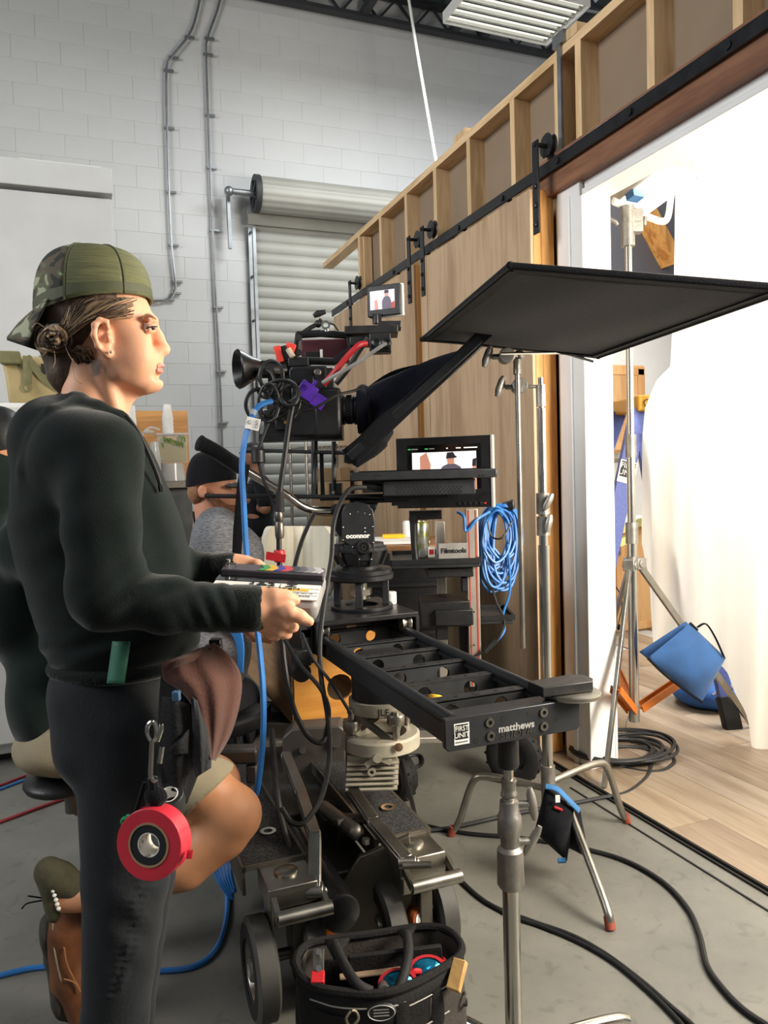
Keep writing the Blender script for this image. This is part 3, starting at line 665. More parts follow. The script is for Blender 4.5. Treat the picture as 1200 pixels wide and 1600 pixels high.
# ---------------------------------------------------------------- rig base and rods
DC = D0
rg = thing('rig_baseplate', 'long black dovetail plate and rods carrying the camera and prompter', 'baseplate', P(560, 785, D0))
b = MB(); bx(b, 500, 773, 612, 781, D0-.06, .12); bx(b, 548, 781, 620, 786, D0-.05, .09); b.build('dovetail_plate', M['blackm'], rg, world=True, bevel=.002)
b = MB()
for dy in (-.055, .06): b.cyl(P(320, 775, D0+dy-.02), P(600, 777, D0+dy), .0075, n=12)
b.build('rod', M['black'], rg, world=True, each=True)
b = MB()
for x, dy in ((489, -.05), (494, .05), (521, -.05), (523, .05)): b.cyl(P(x, 690, D0+dy), P(x, 776, D0+dy), .006, n=10)
b.build('rod', M['black'], rg, world=True, each=True)
b = MB(); bx(b, 500, 708, 506, 776, D0-.03, .02); b.build('riser_post', M['blackm'], rg, world=True)
b = MB(); b.cyl(P(405, 704, D0-.045), P(550, 708, D0-.045), .0065, n=10); b.cyl(P(405, 704, D0+.045), P(550, 708, D0+.045), .0065, n=10); b.build('rod', M['anod'], rg, world=True, each=True)
b = MB(); bx(b, 514, 755, 533, 777, D0-.05, .1); b.cyl(P(520, 772, D0-.055), P(520, 772, D0-.045), .01, n=10); b.build('rod_clamp', M['black'], rg, world=True, bevel=.002)
b = MB()
for x in (521, 541, 546): b.cyl(P(x, 772, D0-.062), P(x, 767, D0-.062), .005, n=8)
b.build('screw', M['chrome'], rg, world=True, each=True)
# ---------------------------------------------------------------- cinema camera
cm = thing('cinema_camera', 'black cinema camera body with eyepiece, top handle and a nest of cables', 'camera', P(500, 690, DC))
b = MB(); bx(b, 455, 572, 512, 682, DC-.07, .15); b.build('body', M['black'], cm, world=True, bevel=.006)
b = MB(); bx(b, 489, 605, 533, 683, DC-.085, .17); b.build('front_body', M['black'], cm, world=True, bevel=.012)
b = MB(); bx(b, 454, 640, 500, 680, DC-.082, .03); bx(b, 412, 640, 460, 683, DC-.05, .1); b.build('grip_block', M['blackm'], cm, world=True, bevel=.004)
b = MB(); bx(b, 404, 676, 535, 688, DC-.06, .12); b.build('bridge_plate', M['blackm'], cm, world=True, bevel=.002)
b = MB(); bx(b, 450, 558, 482, 572, DC-.055, .11); b.build('handle_base', M['black'], cm, world=True, bevel=.003)
# upper electronics block and dial
b = MB(); bx(b, 452, 576, 490, 600, DC-.08, .05); b.build('side_panel', M['blackm'], cm, world=True, bevel=.003)
b = MB(); q = P(496.5, 582, DC-.085); b.lathe([(.0, 0), (.012, 0), (.012, .006), (.008, .01), (0, .01)], q, RV, 20); b.build('dial', M['steel'], cm, world=True)
b = MB(); q = P(496.5, 582, DC-.07); b.lathe([(0, 0), (.02, 0), (.02, .008), (0, .008)], q, RV, 20); bx(b, 490, 575, 520, 610, DC-.07, .06); b.build('dial_plate', M['black'], cm, world=True)
# top handle: a closed hexagonal loop
hl = [(462, 563), (467, 523), (500, 521), (545, 524), (550, 545), (522, 565)]
def loop(pts, d): return [P(x, y, d) for x, y in pts]
b = MB(); hpts = loop(hl, DC-.01)
for i in range(len(hpts)): b.bar(hpts[i], hpts[(i+1) % len(hpts)], .026, .018, AX if abs((hpts[(i+1) % len(hpts)]-hpts[i]).z) < .03 else (0, 0, 1)) if False else b.tube([hpts[i], hpts[(i+1) % len(hpts)]], .0125, 8)
for q in hpts: b.sph(q, .0128, nu=8, nv=6)
b.build('top_handle', M['blackm'], cm, world=True)
b = MB()
for x, y in ((467, 528), (467, 551)): b.lathe([(.004, 0), (.011, 0), (.011, .006), (.004, .006)], P(x, y, DC-.022), RV, 14)
b.build('rosette_bolt', M['anod'], cm, world=True, each=True)
b = MB(); bx(b, 470, 530, 545, 566, DC+.06, .05); b.build('far_module', pm('maroon_module', '5a2730', .5), cm, world=True, bevel=.004)
b = MB(); bx(b, 476, 549, 500, 566, DC+.02, .03); b.build('wireless_box', M['black'], cm, world=True, bevel=.003)
b = MB(); bx(b, 500, 546, 504, 560, DC+.015, .01); b.build('white_tag', M['whitep'], cm, world=True)
# eyepiece
b = MB(); ec = P(400, 576, DC-.02); a_ = (P(372, 578, DC-.04)-P(415, 577, DC)).normalized(); Re = frame(a_)
b.lathe([(.028, -.045), (.032, -.03), (.045, 0), (.062, .028), (.066, .040), (.062, .045), (.055, .036), (.03, 0), (.0, -.005)], ec+a_*.02, Re, 28); b.build('eye_cup', pm('eyecup_rubber', '141416', .3), cm, world=True)
b = MB(); b.cyl(P(405, 577, DC-.02), P(450, 578, DC-.02), .03, n=20); bx(b, 418, 562, 455, 600, DC-.04, .07); b.build('viewfinder', M['black'], cm, world=True, bevel=.003)
b = MB(); b.cyl(P(428, 579, DC-.075), P(438, 579, DC-.075), .012, n=14); b.cyl(P(438, 579, DC-.075), P(449, 579, DC-.075), .010, .006, n=14); b.build('connector', M['steel'], cm, world=True)
b = MB(); b.cyl(P(410, 580, DC-.075), P(429, 579, DC-.075), .013, n=14); b.build('connector_boot', M['rubber'], cm, world=True)
# rear cage bits, plugs
b = MB(); bx(b, 416, 598, 455, 640, DC-.05, .09); bx(b, 425, 600, 438, 618, DC-.06, .02); bx(b, 430, 656, 452, 672, DC-.055, .02); b.build('rear_cage', M['black'], cm, world=True, bevel=.003)
b = MB()
for x, y in ((441, 600), (437, 608), (432, 612), (446, 660), (425, 651)): b.cyl(P(x, y, DC-.08), P(x, y, DC-.06), .006, n=8)
b.build('jack_plug', pm('brass', 'c9a04a', .35, 1), cm, world=True, each=True)
# lens
lx = MB(); ql = [(530, 641, .047), (538, 640, .05), (540, 640, .046), (552, 640, .046), (554, 640, .05), (562, 640, .05), (564, 640, .047), (580, 640, .047)]
pts = [(P(x, y, DC), r) for x, y, r in ql]; Rl = frame(AX)
b = MB(); o_ = pts[0][0]; b.lathe([(0, 0)]+[(r, (q-o_).dot(AX)) for q, r in pts]+[(0, (pts[-1][0]-o_).dot(AX))], o_, Rl, 32); b.build('lens', pm('lens_barrel', '1c1f26', .35, .2), cm, world=True)
b = MB()
for k_ in range(30):
    a_ = 2*PI*k_/30; q = P(546, 640, DC)+(V((0, 0, 1))*math.cos(a_)+AY*math.sin(a_))*.047; b.box(q, (.018, .004, .004), VR)
b.build('lens_ribs', M['rubber'], cm, world=True, kind='stuff')
b = MB(); b.lathe([(.046, 0), (.047, 0), (.047, .002), (.046, .002)], P(549, 640, DC), Rl, 32); b.build('lens_mark_ring', M['steel'], cm, world=True)
# top arm, knob, control box, small monitor
b = MB(); b.tube([P(468, 524, DC-.01), P(485, 512, DC-.01), P(497, 506, DC-.01)], .008, 8); b.sph(P(497, 506, DC-.01), .013); b.cyl(P(497, 506, DC-.01), P(502, 499, DC-.01), .007, n=8); b.tube([P(490, 494, DC-.02), P(497, 490, DC-.02), P(509, 487, DC-.02)], [.007, .012, .007], 10); b.build('arm_knob', M['black'], cm, world=True)
b = MB(); b.lathe([(.009, 0), (.015, 0), (.015, .006), (.009, .006), (.009, 0)], P(509, 508, DC-.02), RV, 16); b.cyl(P(510, 512, DC-.012), P(511, 520, DC-.012), .009, n=10); b.build('shackle', M['chrome'], cm, world=True)
b = MB(); b.tube(cr([P(512, 505, DC), P(522, 508, DC), P(530, 520, DC)], 5), .003, 6); b.build('wire', M['cable'], cm, world=True)
b = MB(); bx(b, 538, 508, 622, 521, DC-.05, .10); bx(b, 590, 501, 627, 513, DC-.03, .06); b.build('monitor_bracket', M['black'], cm, world=True, bevel=.003)
b = MB(); bx(b, 577, 520, 611, 550, DC-.06, .06); b.build('audio_box', M['black'], cm, world=True, bevel=.004)
b = MB()
for x, y in ((588, 537), (604, 537)): b.lathe([(.008, 0), (.0165, 0), (.0165, .012), (.012, .015), (.008, .012)], P(x, y, DC-.062), RV, 18)
b.build('xlr_socket', M['blackm'], cm, world=True, each=True)
b = MB(); bx(b, 546, 525, 578, 540, DC-.04, .05); b.build('cable_block', M['black'], cm, world=True, bevel=.004)
b = MB(); b.cyl(P(588, 492, DC-.02), P(588, 506, DC-.02), .012, n=12); bx(b, 582, 490, 596, 503, DC-.03, .02); b.build('monitor_post', M['black'], cm, world=True)
# small monitor turned slightly to the left
mo = thing('small_monitor', 'tiny camera-top monitor showing a man in a grey shirt', 'monitor', P(600, 488, DC-.03))
yw = math.radians(-21.4-22); Rm = rz(yw) @ I3
qa = P(599, 469, DC-.03)
def mbox(b, x, z, sx, sz, y0, th): return b.box(qa + Rm @ V((x, y0+th/2, z)), (sx, th, sz), Rm)
b = MB(); mbox(b, 0, 0, .118, .102, 0, .014); b.build('bezel', M['black'], mo, world=True, bevel=.003)
b = MB(); mbox(b, .004, 0, .122, .106, .0145, .012); b.build('rear_shell', M['whitep'], mo, world=True, bevel=.003)
M['scr_bg'] = emis('screen_bright', 'cfc9d6', 0.55); M['scr_shirt'] = emis('screen_shirt', '5d5866', 0.5); M['scr_red'] = emis('screen_red', 'a8433f', 0.5); M['scr_skin'] = emis('screen_skin', 'c98d78', 0.5); M['scr_dk'] = emis('screen_dark', '2a2830', 0.4); M['scr_off'] = pm('screen_off', '0a0a0c', .15); M['scr_wht'] = emis('screen_white', 'f2f0ee', 0.7)
b = MB(); mbox(b, -.004, .002, .088, .062, -.0008, .001); sc_ = b.build('screen', M['scr_bg'], mo, world=True)
def fl(pts, m, name, o, R, dz, parent):
    b = MB(); b.prism(pts, .0006, V(o)+R @ V((0, -dz, 0)), R @ MX(((1, 0, 0), (0, 0, -1), (0, 1, 0)))); return b.build(name, m, parent, world=True)
so = qa
fl([(-.004, -.029), (-.004, -.004), (.002, .008), (.008, .012), (.018, .012), (.024, .006), (.028, -.006), (.028, -.029)], M['scr_shirt'], 'screen_figure', so, Rm, .0015, sc_)
fl([(.007, .012), (.007, .026), (.018, .026), (.018, .012)], M['scr_skin'], 'screen_head', so, Rm, .0015, sc_)
fl([(.005, .022), (.006, .032), (.019, .032), (.020, .022)], M['scr_dk'], 'screen_cap', so, Rm, .0022, sc_)
fl([(.028, -.029), (.028, -.012), (.040, -.006), (.040, -.029)], M['scr_red'], 'screen_figure', so, Rm, .0015, sc_)
fl([(-.030, -.029), (-.030, .0), (-.022, .004), (-.018, -.029)], M['scr_skin'], 'screen_figure', so, Rm, .0015, sc_)
# orange clips and purple clip
b = MB(); bx(b, 430, 540, 441, 566, DC-.05, .03, VR @ ry(-.25)); bx(b, 445, 536, 460, 556, DC-.04, .03, VR @ ry(.3)); b.build('orange_clip', pm('orange_plastic', 'f0483c', .45), cm, world=True, bevel=.002, each=True)
b = MB(); bx(b, 437, 540, 450, 564, DC-.045, .04, VR @ ry(-.2)); b.build('battery', M['black'], cm, world=True, bevel=.003)
b = MB(); b.cyl(P(450, 545, DC-.06), P(458, 558, DC-.06), .010, n=12); b.build('beige_plug', pm('beige_plastic', 'cdbda8', .5), cm, world=True, bevel=.002)
pc = thing('purple_clip', 'purple plastic belt clip with a round three-spoke mark hanging on the camera side', 'clip', P(485, 615, DC-.09))
RP = VR @ ry(math.radians(35)); 
M['purple'] = pm('purple_plastic', '5b2fae', .4)
b = MB(); q = P(480, 611, DC-.115); b.box(q, (.060, .012, .052), RP); b.box(P(498, 627, DC-.112), (.045, .010, .045), RP); b.box(P(489, 603, DC-.10), (.012, .03, .04), RP); pcb = b.build('clip_body', M['purple'], pc, world=True, bevel=.003)
q = P(473.5, 605.5, DC-.122); RQ = MX.Identity(3)
for i in range(3): RQ[i][0], RQ[i][1], RQ[i][2] = AX[i], (0, 0, 1)[i], -AY[i]
b = MB(); b.ring(q, RQ, .0088, .0105, .0015, 24)
for k_ in range(3):
    a_ = PI/2+k_*2*PI/3-.3; b.bar(q-AY*.0007, q-AY*.0007+AX*.009*math.cos(a_)+V((0, 0, .009*math.sin(a_))), .002, .0014, AY)
b.build('emblem', pm('purple_dark', '43208a', .35), pcb, world=True)
# ---------------------------------------------------------------- prompter
pr = thing('teleprompter', 'black teleprompter hood with slanted frame in front of the lens', 'teleprompter', P(640, 770, DC))
# slanted frame seen edge-on
f0, f1 = P(545, 716, DC-.12), P(779, 503, DC-.12)
wv = AY*.30
b = MB()
b.bar(f0, f1, .03, .040, AY); b.bar(f0+wv, f1+wv, .03, .035, AY); b.bar(f0-AY*.01, f0+wv, .03, .03, (0, 0, 1)); b.bar(f1, f1+wv, .02, .03, (0, 0, 1))
b.build('glass_frame', M['blackm'], pr, world=True, bevel=.003)
M['pglass'] = pm('prompter_glass', 'd8e4e8', .05, 0, .02, 4, spec=.6, alpha=.12)
b = MB(); n_ = (f1-f0).normalized(); b.add([f0+n_*.02+AY*.012, f1-n_*.02+AY*.012, f1-n_*.02+AY*.285, f0+n_*.02+AY*.285], [(0, 1, 2, 3)]); b.build('glass', M['pglass'], pr, world=True)
# fabric skirt between frame and lens: lofted sections from lens ring to slanted frame
def hoodfn(u, v):
    a_ = 2*PI*v
    lc = P(575, 641, DC); ring = lc + (V((0, 0, 1))*math.cos(a_)*1.22 + AY*math.sin(a_))*.064
    c, s = math.cos(a_), math.sin(a_)
    # target rectangle on the slanted frame
    k = 1/max(abs(c), abs(s)); tx = .5+.5*max(-1, min(1, c*k)); ty = .5+.5*max(-1, min(1, s*k))
    tgt = f0 + (f1-f0)*(.14+.70*tx) + AY*(.0+.28*ty)
    uu = u*u*(3-2*u)*.5+u*.5
    p = ring.lerp(tgt, uu)
    sag = math.sin(PI*u)
    p += V((0, 0, 1))*sag*(.012*max(0, c))
    p += V((0, 0, 1))*.012*math.sin(9*v*PI+5*u)*sag*1.2
    p -= AX*.02*sag*abs(s)*0 
    p += AY*sag*s*(-.035)
    p += (V((0, 0, 1))*c+AY*s)*(.006*math.sin(30*v+9*u)*sag)
    return p
b = MB(); b.grid(hoodfn, 22, 40); 
o = b.build('hood_skirt', M['navycloth'], pr, world=True, sharp=80); so_ = o.modifiers.new('solid', 'SOLIDIFY'); so_.thickness = .003
def cufffn(u, v):
    a_ = 2*PI*v; lc = P(558+u*20, 641, DC); r_ = .062+.008*math.sin(PI*u)+.003*math.sin(a_*7+u*4)
    return lc + (V((0, 0, 1))*math.cos(a_)*1.2 + AY*math.sin(a_))*r_
b = MB(); b.grid(cufffn, 6, 40); o = b.build('lens_cuff', M['navycloth'], pr, world=True, sharp=80); so_ = o.modifiers.new('solid', 'SOLIDIFY'); so_.thickness = .004
# black cloth band along the near side of the frame
def band(u, v):
    p = f0.lerp(f1, u*1.0) - AY*(.016+.006*math.sin(8*u)); nz_ = V((0, 0, 1))*.707-AX*.707*1.0
    wd = .052*(1-.45*u) if u < .9 else .052*.6
    return p + (AX*-.62+V((0, 0, .78)))*((v-.5)*wd*1.25) + AX*(.004*math.sin(20*u)*v)
b = MB(); b.grid(band, 30, 6); o = b.build('frame_flap', M['blackcloth'], pr, world=True, sharp=80); so_ = o.modifiers.new('solid', 'SOLIDIFY'); so_.thickness = .004
# lower sleeve of cloth to the corner
b = MB(); b.tube(cr([P(602, 672, DC-.02), P(590, 690, DC-.08), P(570, 706, DC-.10), P(548, 720, DC-.11)], 5), [.03]*5+[.036]*5+[.034]*5+[.02], 12, flat=.6); b.build('cloth_sleeve', M['blackcloth'], pr, world=True, sharp=80)
b = MB(); b.tube([P(548, 716, DC-.12), P(561, 722, DC-.12)], [.012, .018], 8); b.build('frame_foot', M['black'], pr, world=True)
# monitor lying flat under the glass
pmn = thing('prompter_monitor', 'flat grey vented monitor lying face up under the teleprompter hood', 'monitor', P(660, 770, DC-.15))
b = MB(); dm = DC-.17
q = [P(541, 738, dm), P(779, 741, dm)]
bx(b, 547, 735, 777, 749, dm, .34); b.build('bezel', M['anod'], pmn, world=True, bevel=.004)
b = MB(); bx(b, 560, 733.5, 765, 735, dm+.03, .28); b.build('screen', M['scr_off'], pmn, world=True)
b = MB(); bx(b, 598, 749, 743, 774, dm+.03, .24); sh = b.build('rear_shell', M['anod'], pmn, world=True, bevel=.004)
b = MB()
for r_ in range(4):
    for k_ in range(17 if r_ % 2 == 0 else 16):
        b.cyl(P(620+k_*6.3+(3.1 if r_ % 2 else 0), 760.5+r_*3.6, dm+.0302), P(620+k_*6.3+(3.1 if r_ % 2 else 0), 760.5+r_*3.6, dm+.029), .0030, n=6)
b.build('vent_hole', M['ink'], sh, world=True, kind='stuff')
b = MB()
for x in (588, 594, 749, 755): b.cyl(P(x, 743, dm-.001), P(x, 743, dm+.004), .0042, n=8)
b.build('hole', M['ink'], pmn, world=True, each=True)
b = MB(); bx(b, 566, 750, 600, 770, dm+.05, .1); b.cyl(P(566, 758, dm+.06), P(599, 762, dm+.06), .016, n=10); b.build('connector_block', M['black'], pmn, world=True, bevel=.002)
b = MB(); bx(b, 600, 774, 700, 781, dm+.10, .10); bx(b, 612, 781, 640, 790, dm+.12, .06); b.build('mount_plate', M['black'], pmn, world=True)
# ---------------------------------------------------------------- topper flag
fA, fB, fC, fD = V((0.9297, 1.5420, 1.7655)), V((1.4319, 1.2274, 1.6723)), V((1.6323, 2.1540, 1.6734)), V((1.1301, 2.4687, 1.7666))
fg = thing('black_flag', 'large flat black cloth flag held level above the teleprompter', 'flag', (fA+fC)/2)
def flg(u, v):
    return fA.lerp(fB, u).lerp(fD.lerp(fC, u), v) + V((0, 0, -.006*math.sin(PI*u)*math.sin(PI*v)+.0015*math.sin(11*u+5*v)))
b = MB(); b.grid(flg, 16, 16); o = b.build('cloth', pm('duvetyne', '25262b', .92, 0, .15, 14, .35, 200, spec=.2, sheen=.25), fg, world=True, sharp=80); so_ = o.modifiers.new('solid', 'SOLIDIFY'); so_.thickness = .004
b = MB(); b.tube([fA, fB, fC, fD, fA], .0085, 8); 
for q in (fA, fB, fC, fD): b.sph(q, .010, nu=8, nv=6)
b.build('frame_rod', M['blackcloth'], fg, world=True)
b = MB(); 
for a_, c2 in ((fA, fB), (fD, fC), (fA, fD), (fB, fC)):
    inn = ((fA+fC)/2-(a_+c2)/2).normalized()
    b.bar(a_.lerp(c2, .02)+inn*.018-V((0, 0, .005)), a_.lerp(c2, .98)+inn*.018-V((0, 0, .005)), .03, .004, (0, 0, 1))
b.build('hem', M['blackcloth'], fg, world=True)
gh0 = P(782, 553, 2.42); tag(MB().tube([gh0, P(880, 551, 2.6), fC+V((-.02, .0, -.018))], .0048, 8).build('flag_rod', M['chrome']), 'thin steel rod along the rear edge of the black flag', 'rod')
# ---------------------------------------------------------------- dolly
DX0, DX1 = .385, .83
dl = thing('camera_dolly', 'low steel camera dolly with gritty black decks and twin wheels', 'dolly', (.60, 2.3, 0))
M['grip'] = pm('grip_tape', '3a3a3a', .9, 0, .45, 160, .6, 240, ramp=(.45, .58), col2='161616')
M['chas'] = pm('chassis_steel', '6f6a60', .45, .7, .12, 8, .08)
M['chasd'] = pm('chassis_dark', '4a4641', .5, .6, .15, 8, .1)
M['tyre'] = pm('grey_tyre', '4b4a46', .6, 0, .15, 12, .15)
ZD = .33
for x0, x1, y0, y1 in ((.335, .485, 1.87, 2.75), (.69, .835, 1.87, 2.75)):
    b = MB(); b.box(((x0+x1)/2, (y0+y1)/2, ZD), (x1-x0, y1-y0, .012)); d_ = b.build('deck_board', M['grip'], dl, world=True)
    b = MB(); b.box(((x0+x1)/2, y0-.004, ZD+.004), (x1-x0, .008, .012)); b.box((x0-.004, (y0+y1)/2, ZD-.03), (.008, y1-y0, .07)); b.box((x1+.004, (y0+y1)/2, ZD-.03), (.008, y1-y0, .07)); b.build('deck_edge', M['chas'], d_, world=True)
    b = MB(); b.lathe([(.012, 0), (.022, 0), (.022, .006), (.012, .006), (.012, 0)], ((x0+x1)/2+.02, y0+.16, ZD+.006), n=18); b.build('socket_ring', M['chrome'], d_, world=True)
wl_ = []
for i, (bx0, bx1) in enumerate(((.365, .485), (.700, .825))):
    c = (bx0+bx1)/2
    b = MB(); b.box((c, 1.805, ZD-.022), (bx1-bx0, .125, .05)); b.prism([(-.05, 0), (.05, 0), (.05, -.08), (-.05, -.05)], bx1-bx0-.02, (c, 1.805, ZD-.045), MX(((0, 0, 1), (1, 0, 0), (0, 1, 0)))); bo = b.build('steering_box', M['steel'], dl, world=True, bevel=.003)
    b = MB(); b.lathe([(0, 0), (.030, 0), (.030, .004), (.026, .007), (0, .007)], (c, 1.812, ZD+.003), n=24); b.build('box_cap', M['steel'], bo, world=True)
    b = MB(); b.cyl((bx0+.01, 1.70, ZD-.045), (bx1+.02, 1.70, ZD-.045), .017, n=16); b.bar((bx0+.012, 1.76, ZD-.02), (bx0+.012, 1.695, ZD-.045), .012, .022); b.bar((bx1+.01, 1.76, ZD-.02), (bx1+.01, 1.695, ZD-.045), .012, .022); b.build('lift_handle', M['steel'], bo, world=True)
    b = MB(); b.box((c+.02, 1.80, .19), (.035, .05, .2)); b.build('kingpin_post', M['chas'], dl, world=True, bevel=.003)
    b = MB(); b.cyl((bx0-.03, 1.83, .118), (bx1+.06, 1.83, .118), .014, n=12); b.build('axle', M['dsteel'], dl, world=True)
for x, y in ((.350, 1.80), (.478, 1.84), (.690, 1.84), (.842, 1.86), (.350, 2.85), (.478, 2.85), (.690, 2.85), (.842, 2.85)):
    r_ = .118; R_ = frame((1, 0, 0))
    b = MB(); b.lathe([(.072, -.026), (r_-.012, -.028), (r_, -.020), (r_, .020), (r_-.012, .028), (.072, .026), (.072, -.026)], (x, y, r_), R_, 36); wh = b.build('wheel', M['tyre'], dl, world=True)
    b = MB(); b.lathe([(.0, -.012), (.02, -.028), (.026, -.026), (.03, -.012), (.06, -.010), (.066, -.022), (.073, -.024), (.073, .024), (.066, .022), (.06, .010), (.03, .012), (.026, .026), (0, .028)], (x, y, r_), R_, 28); b.build('hub', M['steel'], wh, world=True)
    b = MB(); b.ring((x-.0285, y, r_), R_, .071, .1045, .001, 32); b.build('tyre_wall', M['rubber'], wh, world=True)
M['ured'] = pm('urethane_orange', 'a4562e', .4, 0, .1, 12)
for x, y, z in ((.765, 1.80, .145), (.73, 1.93, .20), (.545, 1.86, .10)):
    b = MB(); R_ = frame((.25, -1, .1)); b.lathe([(.010, -.016), (.024, -.016), (.030, -.008), (.030, .008), (.024, .016), (.010, .016)], (x, y, z), R_, 20); rw = b.build('track_wheel', M['ured'], dl, world=True)
    b = MB(); b.lathe([(0, 0), (.018, 0), (.018, .003), (.010, .004), (.009, .006), (0, .006)], V((x, y, z))+R_ @ V((0, 0, .0155)), R_, 18); b.build('bearing', M['whitep'], rw, world=True)
# chassis
b = MB(); b.box((.59, 2.40, .17), (.21, .95, .14)); b.box((.59, 2.5, .26), (.2, .6, .08)); b.build('chassis_beam', M['chasd'], dl, world=True, bevel=.006)
fp = [P(x, y, 2.02) for x, y in ((470, 1392), (535, 1378), (562, 1335), (575, 1330), (640, 1300), (645, 1395), (640, 1480), (470, 1500))]
o_ = P(560, 1400, 2.02); b = MB(); b.prism([((q-o_).dot(AX), (q-o_).z) for q in fp], .02, o_, RV); b.build('front_plate', M['chas'], dl, world=True, bevel=.003)
b = MB(); b.box((.66, 2.06, .32), (.11, .22, .02), rx(-.35)); b.prism([(-.07, 0), (.05, 0), (.05, -.16), (-.03, -.16)], .05, (.62, 2.12, .33), MX(((0, 0, 1), (1, 0, 0), (0, 1, 0)))); b.build('bent_cover', M['chasd'], dl, world=True, bevel=.003)
q = P(532, 1425, 1.86); b = MB(); b.cyl(q, q+V((-.02, .35, .03)), .046, n=24); b.lathe([(.04, -.012), (.047, -.008), (.047, .0)], q, frame((0, 1, 0)), 24); b.build('pump_cylinder', pm('black_gloss', '131315', .3, .2), dl, world=True)
q = P(556, 1300, 2.05); b = MB(); b.cyl(q, P(505, 1262, 2.25), .021, n=16); b.sph(q, .022); b.build('hydraulic_ram', M['dsteel'], dl, world=True)
b = MB(); b.cyl(P(572, 1310, 2.0), P(572, 1318, 2.0), .011, n=6); b.build('ram_bolt', M['steel'], dl, world=True)
# boom arm: angular plates, bent bars
ap = [(441, 1153), (456, 1139), (530, 1133), (540, 1141), (540, 1190), (528, 1199), (480, 1232), (470, 1330), (452, 1300), (441, 1196)]
o_ = P(490, 1180, 2.60); b = MB(); b.prism([((P(x, y, 2.60)-o_).dot(AX), (P(x, y, 2.60)-o_).z) for x, y in ap], .10, o_+AY*.05, RV); b.build('arm_block', pm('arm_grey', '55504b', .5, .4, .1, 8), dl, world=True, bevel=.006)
b = MB(); b.cyl(P(473, 1172, 2.585), P(473, 1172, 2.61), .012, n=12); b.cyl(P(525, 1158, 2.585), P(525, 1158, 2.61), .022, n=16); b.build('pivot_bolt', M['dsteel'], dl, world=True)
def bent(pts, w_, h_, name):
    b = MB(); pts = [P(*q) for q in pts]
    for a_, c in zip(pts[:-1], pts[1:]): b.bar(a_, c, w_, h_, AX); b.bar(a_+AY*-.0+(0*AX), c, w_*.35, h_*1.12, AX)
    for q in pts: b.cyl(q-AX*h_*.5, q+AX*h_*.5, w_*.5, n=12)
    b.cyl(pts[-1]-AX*.022, pts[-1]+AX*.022, .016, n=14); b.sph(pts[-1]+AX*.024, .009)
    return b.build(name, M['steel'], dl, world=True, bevel=.002)
bent([(447, 1182, 2.50), (470, 1240, 2.25), (492, 1308, 1.98), (491, 1392, 1.85)], .032, .030, 'arm_bar')
bent([(548, 1232, 2.25), (584, 1286, 2.05), (636, 1347, 1.90)], .032, .030, 'arm_bar')
b = MB(); q = P(491, 1398, 1.85); b.cyl(q-AX*.055, q+AX*.03, .008, n=10); b.sph(q-AX*.05, .012, nu=8, nv=6); q = P(648, 1352, 1.88); b.cyl(q-AX*.03, q+AX*.04, .009, n=10); b.build('pivot_pin', M['dsteel'], dl, world=True, each=True)
# levelling head with ribbed bracket
lv = thing('levelling_head', 'pale cast metal levelling head with ribbed bracket and three leveling screws', 'levelling head', P(590, 1200, 2.3))
DL = 2.30
q = P(595, 1156, DL)
M['cast'] = pm('cast_cream_metal', 'bdb6a4', .5, .35, .08, 14, .15)
b = MB(); b.lathe([(.072, 0), (.078, -.012), (.108, -.016), (.117, -.012), (.117, .022), (.110, .028), (.078, .028), (.072, .02), (.072, 0)], q, I3, 40); b.build('lower_ring', M['cast'], lv, world=True)
b = MB(); b.lathe([(0, -.012), (.075, -.012), (.075, -.006), (.02, .002), (0, .002)], q, I3, 32); b.build('ring_web', M['cast'], lv, world=True)
q2 = P(594, 1098, DL); b = MB(); b.lathe([(.04, -.018), (.092, -.018), (.094, -.015), (.094, .018), (.06, .022), (0, .022)], q2, I3, 36); b.build('upper_ring', M['cast'], lv, world=True)
b = MB(); b.lathe([(.0, 0), (.085, 0), (.085, .10), (.07, .135), (0, .135)], q2+V((0, 0, .02)), I3, 32); b.build('swivel_base', M['black'], lv, world=True)
text('lettering', 'JLF', .028, q2-AY*.0945+AX*.01-V((0, 0, .002)), RV, M['ink'], lv, True)
for a_ in (205, 300, 30, 120):
    ca, sa = math.cos(math.radians(a_)), math.sin(math.radians(a_)); p0 = q+(AX*ca+AY*sa)*.092
    b = MB(); b.cyl(p0+V((0, 0, .0)), p0+V((0, 0, .11)), .011, n=12); b.lathe([(.0, 0), (.024, 0), (.026, .004), (.026, .026), (.024, .03), (0, .03)], p0+V((0, 0, .045 if a_ > 100 and a_ < 290 else .072)), I3, 20); b.build('levelling_screw', M['steel'], lv, world=True)
b = MB(); b.bar(q+AX*.03-AY*.07+V((0, 0, .02)), q-AX*.09-AY*.02+V((0, 0, .1)), .016, .024, AY); b.bar(q+AX*.045-AY*.03+V((0, 0, .02)), q+AX*.075+AY*.02+V((0, 0, .1)), .014, .02, AY); b.bar(q-AX*.06+AY*.05+V((0, 0, .02)), q+AX*.06+AY*.05+V((0, 0, .1)), .014, .02, AY); b.build('brace', M['dsteel'], lv, world=True)
b = MB(); qq = P(623, 1167, DL-.115); b.lathe([(0, 0), (.012, 0), (.012, .006), (0, .008)], qq, RV, 14); b.build('ring_bolt', pm('rust_bolt', '8a6a52', .5, .6), lv, world=True)
b = MB(); bx(b, 543, 1180, 622, 1230, DL-.07, .07); bk = b.build('bracket', M['cast'], lv, world=True, bevel=.004)
b = MB()
for k_ in range(6):
    y = 1190+k_*8; b.prism([(-.075, 0), (.075, 0), (.075, .004), (-.075, .004)], .02, P(583-.5*k_, y+2, DL-.078), RV @ rx(.3))
b.build('bracket_rib', M['cast'], bk, world=True)
